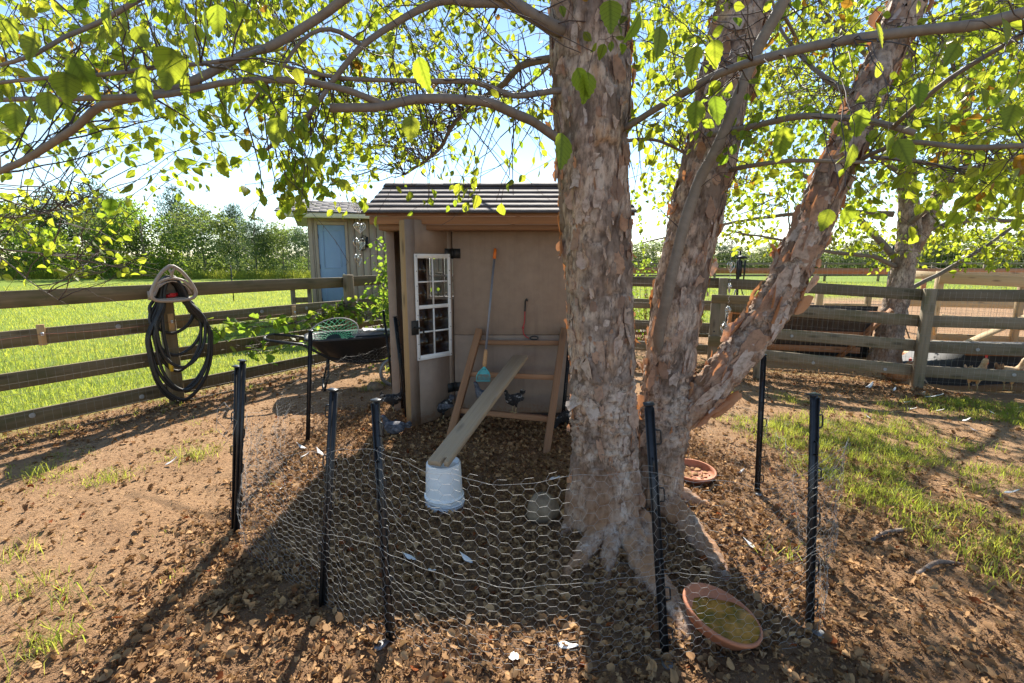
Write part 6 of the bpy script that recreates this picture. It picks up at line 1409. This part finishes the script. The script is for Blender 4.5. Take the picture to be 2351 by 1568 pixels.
for pts, a, b in (([Bc + (.0, 0, 1.55), Bc + (-.5, -.1, 1.72), Bc + (-1.2, -.2, 1.78), Bc + (-2.0, -.3, 1.95), Bc + (-2.8, -.2, 2.1)], .04, .012), ([Bc + (.05, 0, 1.6), Bc + (-.5, .1, 2.2), Bc + (-1.2, .2, 2.8), Bc + (-2.2, .2, 3.4), Bc + (-3.2, .1, 3.9)], .06, .015), ([Bc + (.2, 0, 1.15), Bc + (.8, -.1, 1.55), Bc + (1.5, -.2, 2.1), Bc + (2.3, -.3, 2.9), Bc + (3.2, -.3, 3.4)], .038, .012),
                  ([Bc + (.3, 0, 2.1), Bc + (1.2, .1, 2.3), Bc + (2.4, 0, 2.2), Bc + (3.6, -.1, 1.9)], .05, .012), ([Bc + (0, .1, 3.0), Bc + (-1., .1, 3.6), Bc + (-2.4, .2, 4.6), Bc + (-3.6, .4, 5.2)], .05, .012), ([Bc + (.6, .1, 3.0), Bc + (1.6, 0, 3.9), Bc + (2.8, .0, 4.8)], .05, .012), ([Bc + (-.1, .2, 4.0), Bc + (.5, -.2, 5.0), Bc + (1.5, -.4, 5.8)], .05, .012),
                  ([Bc + (.0, .2, 2.4), Bc + (-.9, 1.0, 2.5), Bc + (-2.4, 1.6, 2.3), Bc + (-3.6, 2.0, 2.0)], .05, .012), ([Bc + (.1, 0, 2.2), Bc + (.0, -1.0, 3.0), Bc + (-.8, -1.6, 3.8), Bc + (-1.5, -1.8, 4.6)], .05, .012), ([Bc + (-.05, .1, 4.2), Bc + (-1.5, .6, 5.6), Bc + (-3.0, 1.0, 6.2)], .045, .012), ([CHIME_TOP + np.array((-.05, .02, .01)), CHIME_TOP + np.array((.6, .3, .25)), Bc + (-1.9, -.2, 2.1)], .006, .012)):
    branch(pts, a, b, parent=b2, step=.08, wig=.03)
kd = kdtree.KDTree(len(BR))
for i, p in enumerate(BR): kd.insert(p, i)
kd.balance(); FO = Foliage()
for k in range(620):
    while True:
        T_ = Bc + np.array((rng.normal(-.2, 2.0), rng.normal(.1, 1.1), 1.0 + 5.2 * rng.random()))
        if -4.6 < T_[0] - Bc[0] < 4.5 and (T_[2] > 1.35 + .2 * rng.random() + .12 * abs(T_[0] - Bc[0] - 1)) and T_[2] < 6.5: break
    c = [q for q in kd.find_n(T_, 8) if q[2] < 2.6]
    if c: q = c[int(rng.integers(0, len(c)))]; FO.twig(q[0], T_, .006, .0022, .05, .95, .088, tintf(), start=.25)
pos = np.array(FO.pos); ax = np.array(FO.ax); nr = np.array(FO.nr); sz = np.array(FO.sz); ti = np.clip(np.array(FO.ti) * .6 + .3 * rng.random(len(pos)), 0, .92)
X_, Y_, d_ = px_of(pos); inn = (X_ > 0) & (X_ < 2351) & (Y_ > 200) & (Y_ < 900)
order = np.argsort(-(sz / d_) * inn); leafparts(order[:60], b2); sm = order[60:]
s = MB(); leaves(s, pos[sm], ax[sm], nr[sm], sz[sm], ti[sm]); tag(s.build('foliage', m_leaf, b2), kind='stuff')
s = MB(); sticks(s, np.array(FO.a), np.array(FO.b), np.array(FO.r), 3); tag(s.build('twigs', m_twig, b2), kind='stuff')
print('birch 2 leaves', len(pos))

# ------------------------------------------------------------------ shrubs and vine
def shrub(label, c, rad, h, nst, lsize, twm, name='shrub', dens=.9, mat=m_vine, cat='shrub', ns=60):
    o = thing(name, c, label, cat); F = Foliage(); c = np.array(c)
    for k in range(nst):
        a = rng.random() * 6.28; top = c + np.array((math.cos(a) * rad * (.3 + .7 * rng.random()), math.sin(a) * rad * (.3 + .7 * rng.random()), h * (.5 + .5 * rng.random())))
        b = c + np.array((math.cos(a) * rad * .2, math.sin(a) * rad * .2, 0)); F.twig(b, top, .006, .002, .08, dens, lsize, tintf(), start=.12, dens=1.4)
    ps = np.array(F.pos); s = MB(); leaves(s, ps, np.array(F.ax), np.array(F.nr), np.array(F.sz), np.clip(np.array(F.ti) * .6 + .3 * rng.random(len(ps)), 0, .92)); tag(s.build('foliage', mat, o), kind='stuff')
    s = MB(); sticks(s, np.array(F.a), np.array(F.b), np.array(F.r), 3); tag(s.build('stems', twm, o), kind='stuff'); return o
shrub('bright leafy shrub growing up beside the corner of the coop', (-1.56, 6.5, 0), .26, 1.95, 34, .065, m_twig)
shrub('thin shrub with reddish twigs behind the fence between the birch trunks', (2.6, 9.1, 0), .9, 2.1, 34, .06, m_redtwig, dens=.35)
shrub('low green bush behind the fence beside the gate frame', (3.6, 9.6, 0), .35, 1.2, 30, .05, m_twig)
vine = thing('grape_vine', (*(FA + FL * 1.2 + FLN * .1), .6), 'lobed leaf vine trailing along the pasture fence boards', 'vine')
LOBE = np.array([(0, 0, 0), (.05, .30, .03), (.30, .46, .05), (.45, .30, .04), (.72, .36, .04), (1, 0, -.04), (.72, -.36, .04), (.45, -.30, .04), (.30, -.46, .05), (.05, -.30, .03), (.45, 0, 0)], float)
LOBEF = [np.array([[0, 10, 2, 1], [10, 5, 4, 3], [0, 9, 8, 10], [10, 7, 6, 5]]), np.array([[10, 3, 2], [10, 8, 7]])]
F = Foliage(); vst = []
for a, b, n in (((FA + FL * .55, .80), (FA + FL * 3.9, .95), 6), ((FA + FL * .8, .45), (FA + FL * 2.4, .85), 4), ((FA + FL * 2.2, .9), (FA + FL * 4.2, .55), 7), ((FA + FL * .35, .92), (FA + FL * 1.1, .30), 2)):
    for k in range(n):
        p0 = np.array((*(a[0] + FLN * (.08 + .12 * rng.random())), a[1] + .15 * (rng.random() - .5))); p1 = np.array((*(b[0] + FLN * (.08 + .15 * rng.random())), b[1] + .25 * (rng.random() - .5)))
        q = smoothline([p0, p0 * .7 + p1 * .3 + (0, 0, -.12 * rng.random()), p0 * .3 + p1 * .7 + (0, 0, .1 * rng.random()), p1], .05, .05, k)
        vst.append(q)
        for i in range(0, len(q), 2):
            if rng.random() < .78:
                d = np.array((rng.normal() * .6, rng.normal() * .6, -.3 + rng.normal() * .5)); pt = q[i] + unit(d) * .05; F.seg(q[i], pt, .0012); F.leaf(pt, unit(d), .06 + .065 * rng.random(), tintf())
for q in vst: MB().tube(q, .0032, 5).build('stem', m_twig, vine, smooth=True)
s = MB(); leaves(s, np.array(F.pos), np.array(F.ax), np.array(F.nr) + (0, 0, 1.0), np.array(F.sz), np.clip(np.array(F.ti), 0, .92), LOBE, LOBEF)
tag(s.build('foliage', m_vine, vine), kind='stuff')
s = MB(); sticks(s, np.array(F.a), np.array(F.b), np.array(F.r), 3); tag(s.build('leaf_stalks', m_twig, vine), kind='stuff')

# ------------------------------------------------------------------ trees at the far edge of the fields
def crown_mesh(kind, n, seed):
    r_ = np.random.default_rng(seed); s = MB()
    if kind == 'pine':
        nc = 60; t = r_.random(nc) ** .8; zc = .08 + .90 * t; rr = .46 * (1 - t) ** .6 + .05
    else:
        nc = 55; t = r_.random(nc); zc = .06 + .90 * t; rr = .5 * np.sqrt(np.clip(1 - ((zc - .42) / .58) ** 2, .03, 1))
    a = r_.random(nc) * 6.28; k = np.sqrt(r_.random(nc)); cen = np.stack([np.cos(a) * rr * (.45 + .55 * k), np.sin(a) * rr * (.45 + .55 * k), zc], 1)
    rad = .09 + .08 * r_.random(nc); ct = r_.random(nc)
    w_ = rad ** 2; ix = r_.choice(nc, n, p=w_ / w_.sum()); d = unit(r_.normal(size=(n, 3)))
    ps = cen[ix] + d * rad[ix, None] * (.75 + .35 * r_.random((n, 1))) * (1, 1, .75)
    axv = d + r_.normal(size=(n, 3)) * .6 + ((0, 0, .6) if kind == 'pine' else (0, 0, -.4))
    leaves(s, ps, axv, d + r_.normal(size=(n, 3)) * .5, (.026 if kind == 'pine' else .027) * (.6 + .8 * r_.random(n)), np.clip(ct[ix] * .6 + .4 * r_.random(n), 0, 1) * .92, LEAF * ((1, .55, 1) if kind == 'pine' else (1, 1.1, 1)))
    return s
CR = {}
for kd_, mt, nn in (('broad', m_leaf2, 7500), ('pine', m_pine, 7500), ('bright', m_vine, 7500)):
    for v_ in range(2):
        ob = crown_mesh(kd_, nn, 40 + v_ + len(kd_)).build('crown', mt, None); CR[kd_, v_] = ob.data; bpy.data.objects.remove(ob)
tk = MB(); tk.tube([(0, 0, -.02), (.01, 0, .2), (-.01, .01, .5), (.0, 0, .85)], [.022, .016, .011, .004], 7)
for k in range(7):
    a = k * 2.4; z_ = .25 + .08 * k; tk.tube([(0, 0, z_), (.12 * math.cos(a), .12 * math.sin(a), z_ + .06), (.26 * math.cos(a), .26 * math.sin(a), z_ + .16)], [.008, .005, .002], 5)
tko = tk.build('trunk', m_limb, None); TKM = tko.data; bpy.data.objects.remove(tko)
def far_tree(px, top, wpx, y, kind, label, group='trees along the edge of the pasture'):
    b = P(px, 600, y); t = P(px, top - (14 if y < 56 else 0), y); z0 = float(gz(b.x, b.y)); h = t.z - z0; wd = wpx * y / FPX
    o = thing('pine_tree' if kind == 'pine' else 'tree', (b.x, b.y, z0), label, 'tree', group); o['_o'] = (0., 0., 0.)
    share(TKM, 'trunk', o, (0, 0, 0), Quaternion((0, 0, 1), rng.random() * 6), (h, h, h))
    share(CR[kind, int(rng.integers(0, 2))], 'crown', o, (0, 0, 0), Quaternion((0, 0, 1), rng.random() * 6), (wd, wd, h))
GEN = 'hazy green tree in the wooded edge beyond the pasture'
for px, top, wp, y, kind, lab in ((-40, 462, 190, 44, 'broad', 'grey green tree at the pasture edge behind the drooping birch boughs'), (60, 478, 170, 43, 'broad', 'bushy tree at the pasture edge between the grey green and the tall dark one'), (150, 458, 150, 45, 'pine', 'dark tree with thin pointed top behind the drooping boughs'), (236, 445, 130, 46, 'pine', 'tall dark evergreen above the coiled hose and its fence'),
        (255, 500, 130, 41, 'broad', 'olive bush tree in front of the tall dark evergreen'), (335, 478, 165, 41.5, 'bright', 'bright yellow green broadleaf tree above the hose hanger'), (408, 456, 95, 47, 'pine', 'dark pine with rounded top rising behind the bright green tree'), (468, 488, 165, 43, 'broad', 'wide domed olive tree next to the bright green one'), (545, 492, 85, 45, 'pine', 'dark pine behind the domed olive tree'), (588, 522, 110, 42, 'pine', 'blue green pine over the middle of the pasture'), (650, 528, 110, 43, 'broad', 'small olive tree between the blue green pine and the outbuilding'), (708, 540, 110, 41, 'pine', 'light green pine against the corner of the outbuilding'), (640, 535, 160, 62, 'pine', 'distant pine beyond the small olive tree at the pasture edge'), (560, 535, 150, 63, 'broad', 'distant rounded tree filling the gap behind the blue green pine'), (760, 525, 150, 62, 'pine', 'distant pine showing past the roof corner of the outbuilding'), (100, 535, 120, 40.3, 'bright', 'low bright green bush at the pasture edge under the drooping boughs'), (280, 470, 120, 50, 'broad', 'grey green tree behind the bright yellow green broadleaf'), (455, 500, 150, 52, 'pine', 'deeper dark pine hidden behind the wide domed olive tree')):
    far_tree(px, top, wp, y, kind, lab)
GEN2 = 'soft hazy tree in the far tree line beyond the white rail fence'
for px, top, wp, y, kind in ((1440, 560, 150, 58, 'broad'), (1540, 548, 170, 60, 'broad'), (1650, 560, 130, 62, 'pine'), (1725, 566, 120, 60, 'broad'), (1800, 555, 130, 62, 'broad'), (1880, 562, 140, 60, 'broad'), (1980, 550, 150, 61, 'pine'), (2090, 545, 170, 62, 'broad'), (2200, 535, 170, 60, 'broad'), (2310, 530, 190, 62, 'broad'), (2430, 520, 200, 60, 'broad'), (1340, 555, 150, 60, 'broad'), (2560, 520, 200, 60, 'pine')):
    far_tree(px, top, wp, y, kind, GEN2, 'trees of the far tree line')

for name, x0, x1, y0, y1, h, lab in (('undergrowth', -52, 4, 45, 55, 2.0, 'dense dark undergrowth between the trunks of the pasture edge trees'), ('undergrowth', 8, 70, 62, 70, 2.4, 'dense dark undergrowth below the far tree line')):
    n = 26000; x = rng.uniform(x0, x1, n); y = rng.uniform(y0, y1, n); top = h * (.45 + .75 * fbm(x * .35, y * .35, 91)); z = top * rng.random(n) ** .7
    s = MB(); leaves(s, np.stack([x, y, gz(x, y) + z], 1), rng.normal(size=(n, 3)), rng.normal(size=(n, 3)), .28 * (.6 + .8 * rng.random(n)), np.clip(.5 * fbm(x * .5, z, 92) + .4 * rng.random(n), 0, .92))
    tag(s.build(name, m_leaf2, None, origin=((x0 + x1) / 2, (y0 + y1) / 2, 0)), lab, 'undergrowth', None, 'stuff')

# ------------------------------------------------------------------ leaf litter, grass
n = 210000
x = rng.uniform(-5.2, 5.6, n); y = rng.uniform(0.9, 7.2, n)
D_ = np.clip(pen(x, y) ** 1.3 * 1.0 + .11 + .30 * np.maximum(0, fbm(x * 1.1, y * 1.1, 51) - .45), 0, 1)
X_, Y_, d_ = px_of(np.stack([x, y, x * 0], 1))
ok = (rng.random(n) < D_ * np.clip(1.15 - d_ * .09, .4, 1)) & (X_ > -150) & (X_ < 2500) & (Y_ < 1640) & (dl(x, y) > -.3) & ~((y > YF) & (x > -1.2) & (x < 1.0)) & (np.hypot(x - T1[0], y - T1[1]) > .2) & (np.hypot(x - T2[0], y - T2[1]) > .17)
x, y = x[ok], y[ok]; n = len(x)
sz = .009 + .040 * rng.random(n) ** 2.8
p = np.stack([x, y, gz(x, y) + .004 + .02 * rng.random(n) * pen(x, y)], 1)
a = rng.random(n) * 6.283; axv = np.stack([np.cos(a), np.sin(a), rng.normal(0, .38, n)], 1); nv_ = np.stack([rng.normal(0, .7, n), rng.normal(0, .7, n), np.ones(n)], 1)
ti = np.clip(rng.beta(1.7, 1.6, n), 0, .92); ti[rng.random(n) < .018] = .97
DRY = LEAF.copy(); DRY[:, 2] *= 2.2; DRY[3] += (.05, .05, .1); DRY[6] += (0, .06, .12)
Xp, Yp, dp = px_of(p); inn = (Xp > 5) & (Xp < 2345) & (Yp < 1560)
order = np.argsort(-(sz / dp) * inn); bigl = order[:280]; sm = order[280:]
s = MB(); leaves(s, p[sm], axv[sm], nv_[sm], sz[sm], ti[sm], DRY, jit=.15); tag(s.build('leaf_litter', m_dry, None, origin=(0, 2.5, 0)), 'brown fallen birch leaves covering the dirt of the pen', 'leaf litter', None, 'stuff')
dm = []
for k in range(7):
    n_ = 8; t = np.linspace(0, 1, n_); wdt = .36 * np.sin(np.pi * t ** .8) ** .8; wdt[-1] = 0; wdt *= 1 + .25 * (rng.random(n_) - .5); cur = .5 * (rng.random() - .2); fo = .9 * rng.random() - .2
    tw = .5 * (rng.random() - .5)
    def row(f, sg): w_ = wdt * f; return np.stack([t + .05 * rng.random(n_) * f, sg * w_, cur * (t - .5) ** 2 + w_ * fo + sg * tw * t * w_ + .02 * rng.random(n_)], 1)
    v = np.concatenate([row(1, 1), row(.5, 1), row(0, 1), row(.5, -1), row(1, -1)]); a_ = np.arange(n_ - 1)
    sq = MB(); sq.add(v, [np.stack([r_ * n_ + a_, r_ * n_ + a_ + 1, (r_ + 1) * n_ + a_ + 1, (r_ + 1) * n_ + a_], 1) for r_ in range(4)], [.25, .45, .6, .75, .35, .97, .85][k], v * (1, 1, 0) + (0, 0, k * 5.1)); ob = sq.build('fallen_leaf', m_dry, None, smooth=True); dm.append(ob.data); bpy.data.objects.remove(ob)
for i in bigl:
    a_ = unit(axv[i]); q = unit(nv_[i] - a_ * (nv_[i] @ a_)); sd = np.cross(q, a_)
    share(dm[int(rng.choice(7, p=[.2, .2, .17, .15, .2, .03, .05]))], 'fallen_leaf', ground, p[i] + (0, 0, .006), Matrix(((a_[0], sd[0], q[0]), (a_[1], sd[1], q[1]), (a_[2], sd[2], q[2]))).to_quaternion(), float(sz[i]))
# crumbled bits and twigs
n = 60000; x = rng.uniform(-4.6, 4.6, n); y = rng.uniform(0.95, 5.5, n); ok = rng.random(n) < .3 + .7 * pen(x, y); x, y = x[ok], y[ok]; n = len(x)
p = np.stack([x, y, gz(x, y) + .003 + .012 * rng.random(n)], 1); a = rng.random(n) * 6.283; L = .006 + .016 * rng.random(n); tw = rng.random(n) < .35; L = np.where(tw, .025 + .08 * rng.random(n) ** 2, L)
d = np.stack([np.cos(a), np.sin(a), rng.normal(0, .2, n)], 1) * L[:, None]
s = MB(); sticks(s, p - d / 2, p + d / 2, np.where(tw, .0009, .0022), 3, np.clip(rng.random(n), 0, .9)); tag(s.build('twig_debris', m_dry, None, origin=(0, 2.5, 0)), 'broken twigs and crumbs scattered over the dirt', 'debris', None, 'stuff')

def blades(s, x, y, h, wd, lean, tint):
    n = len(x); z = gz(x, y); a = rng.random(n) * 6.283; la = rng.random(n) * 6.283; le = lean * (.3 + rng.random(n)); w_ = np.stack([np.cos(a), np.sin(a), 0 * a], 1) * (wd * (.6 + .8 * rng.random(n)))[:, None]
    b = np.stack([x, y, z - .005], 1); dx = np.stack([np.cos(la), np.sin(la), 0 * la], 1)
    m1 = b + dx * (h * le * .3)[:, None] + np.stack([0 * h, 0 * h, h * .6], 1); tp_ = b + dx * (h * le)[:, None] + np.stack([0 * h, 0 * h, h * (1 - .35 * le)], 1)
    v = np.stack([b - w_, b + w_, m1 + w_ * .8, m1 - w_ * .8, tp_], 1).reshape(-1, 3); k = np.arange(n)[:, None] * 5
    g = np.tile(np.array([(0, -.3, 0), (0, .3, 0), (.5, .3, 0), (.5, -.3, 0), (1, 0, 0)], float), (n, 1))
    s.add(v, [k + np.array([[0, 1, 2, 3]]), k + np.array([[3, 2, 4]])], np.repeat(tint, 5), g)
# tufts in the yard
s = MB()
def tufts(n, x0, x1, y0, y1, dens, h, nb):
    cx = rng.uniform(x0, x1, n); cy_ = rng.uniform(y0, y1, n); k = rng.random(n) < dens(cx, cy_); cx, cy_ = cx[k], cy_[k]; m_ = len(cx)
    if m_ == 0: return
    r_ = nb; cx = np.repeat(cx, r_); cy_ = np.repeat(cy_, r_); hh = np.repeat(h * (.5 + .8 * rng.random(m_)), r_) * (.5 + .6 * rng.random(m_ * r_)); tt = np.repeat(rng.random(m_), r_)
    sp_ = .035; blades(s, cx + rng.normal(0, sp_, m_ * r_), cy_ + rng.normal(0, sp_, m_ * r_), hh, .0016, 1.0, np.clip(.15 + .5 * tt + .3 * rng.random(m_ * r_), 0, .92))
def dright(x, y):
    a = sstep(.0, .6, x - (1.75 + .30 * np.maximum(0, 3.6 - y) + .9 * np.maximum(0, 2.3 - y))) * sstep(1.3, 2.0, y) * (1 - sstep(0.55, 1.0, 1.0 - dr(x, y) + .35)) ; return np.clip(a * np.clip((fbm(x * 1.6, y * 1.6, 61) - .40) * 4.5, 0, 1), 0, 1)
tufts(7000, 1.6, 6.5, 1.4, 5.6, dright, .105, 14)
def dleft(x, y): return .9 * np.clip((fbm(x * 1.9, y * 1.9, 63) - .56) * 7, 0, 1) * (x < -1.7) * (dl(x, y) > .05)
tufts(2000, -4.6, -1.7, 1.2, 5.5, dleft, .045, 12)
def dfl(x, y): return np.where((dl(x, y) > -.25) & (dl(x, y) < .35), .35, 0)
tufts(1400, -5.5, -1.6, 2.5, 8.0, dfl, .10, 10)
for px, py, k in ((870, 885, 26), (455, 1050, 20), (95, 1090, 14), (250, 1105, 16), (110, 1490, 18), (60, 1360, 10), (50, 1280, 9), (170, 1375, 7), (1810, 1290, 4), (2010, 1150, 6), (2250, 1130, 10), (2290, 1330, 12), (2340, 1260, 12), (850, 895, 18), (900, 850, 14), (400, 930, 12)):
    c = G(px, py); m_ = k * 6; blades(s, c.x + rng.normal(0, .07, m_), c.y + rng.normal(0, .06, m_), .05 + .10 * rng.random(m_), .0018, 1.1, np.clip(.3 + .6 * rng.random(m_), 0, .92))
tag(s.build('yard_grass', m_grass, None, origin=(3, 3, 0)), 'sparse green grass tufts on the bare yard dirt', 'grass', None, 'stuff')
# the mown pasture
s = MB(); n = 300000
r_ = 4.0 * (40 / 4.0) ** rng.random(n); th = rng.uniform(-.95, .95, n); x = r_ * np.sin(th); y = r_ * np.cos(th)
ok = (lawn(x, y) > .35 + .4 * rng.random(n)); x, y, r_ = x[ok], y[ok], r_[ok]; n = len(x)
blades(s, x, y, (.05 + .05 * rng.random(n)) * (1 + .02 * r_), np.minimum(.0013 * (1 + r_ * .12), .006), 1.0, np.clip(.35 + .5 * fbm(x * .7, y * .7, 71) + .3 * (rng.random(n) - .3), 0, .92))
tag(s.build('pasture_grass', m_grass, None, origin=(-5, 12, 0)), 'short sunlit grass of the pasture beyond the fence', 'grass', None, 'stuff')
# tall seed grass at the foot of the far trees
s = MB(); n = 9000; x = rng.uniform(-48, -8, n); y = 39.4 + 1.2 * rng.random(n) + .02 * x
blades(s, x, y, .4 + .6 * rng.random(n), .012, .6, np.clip(.3 + .6 * rng.random(n), 0, .92)); tag(s.build('meadow_weeds', m_grass, None, origin=(-25, 40, 0)), 'tall rough weeds along the foot of the pasture trees', 'weeds', None, 'stuff')
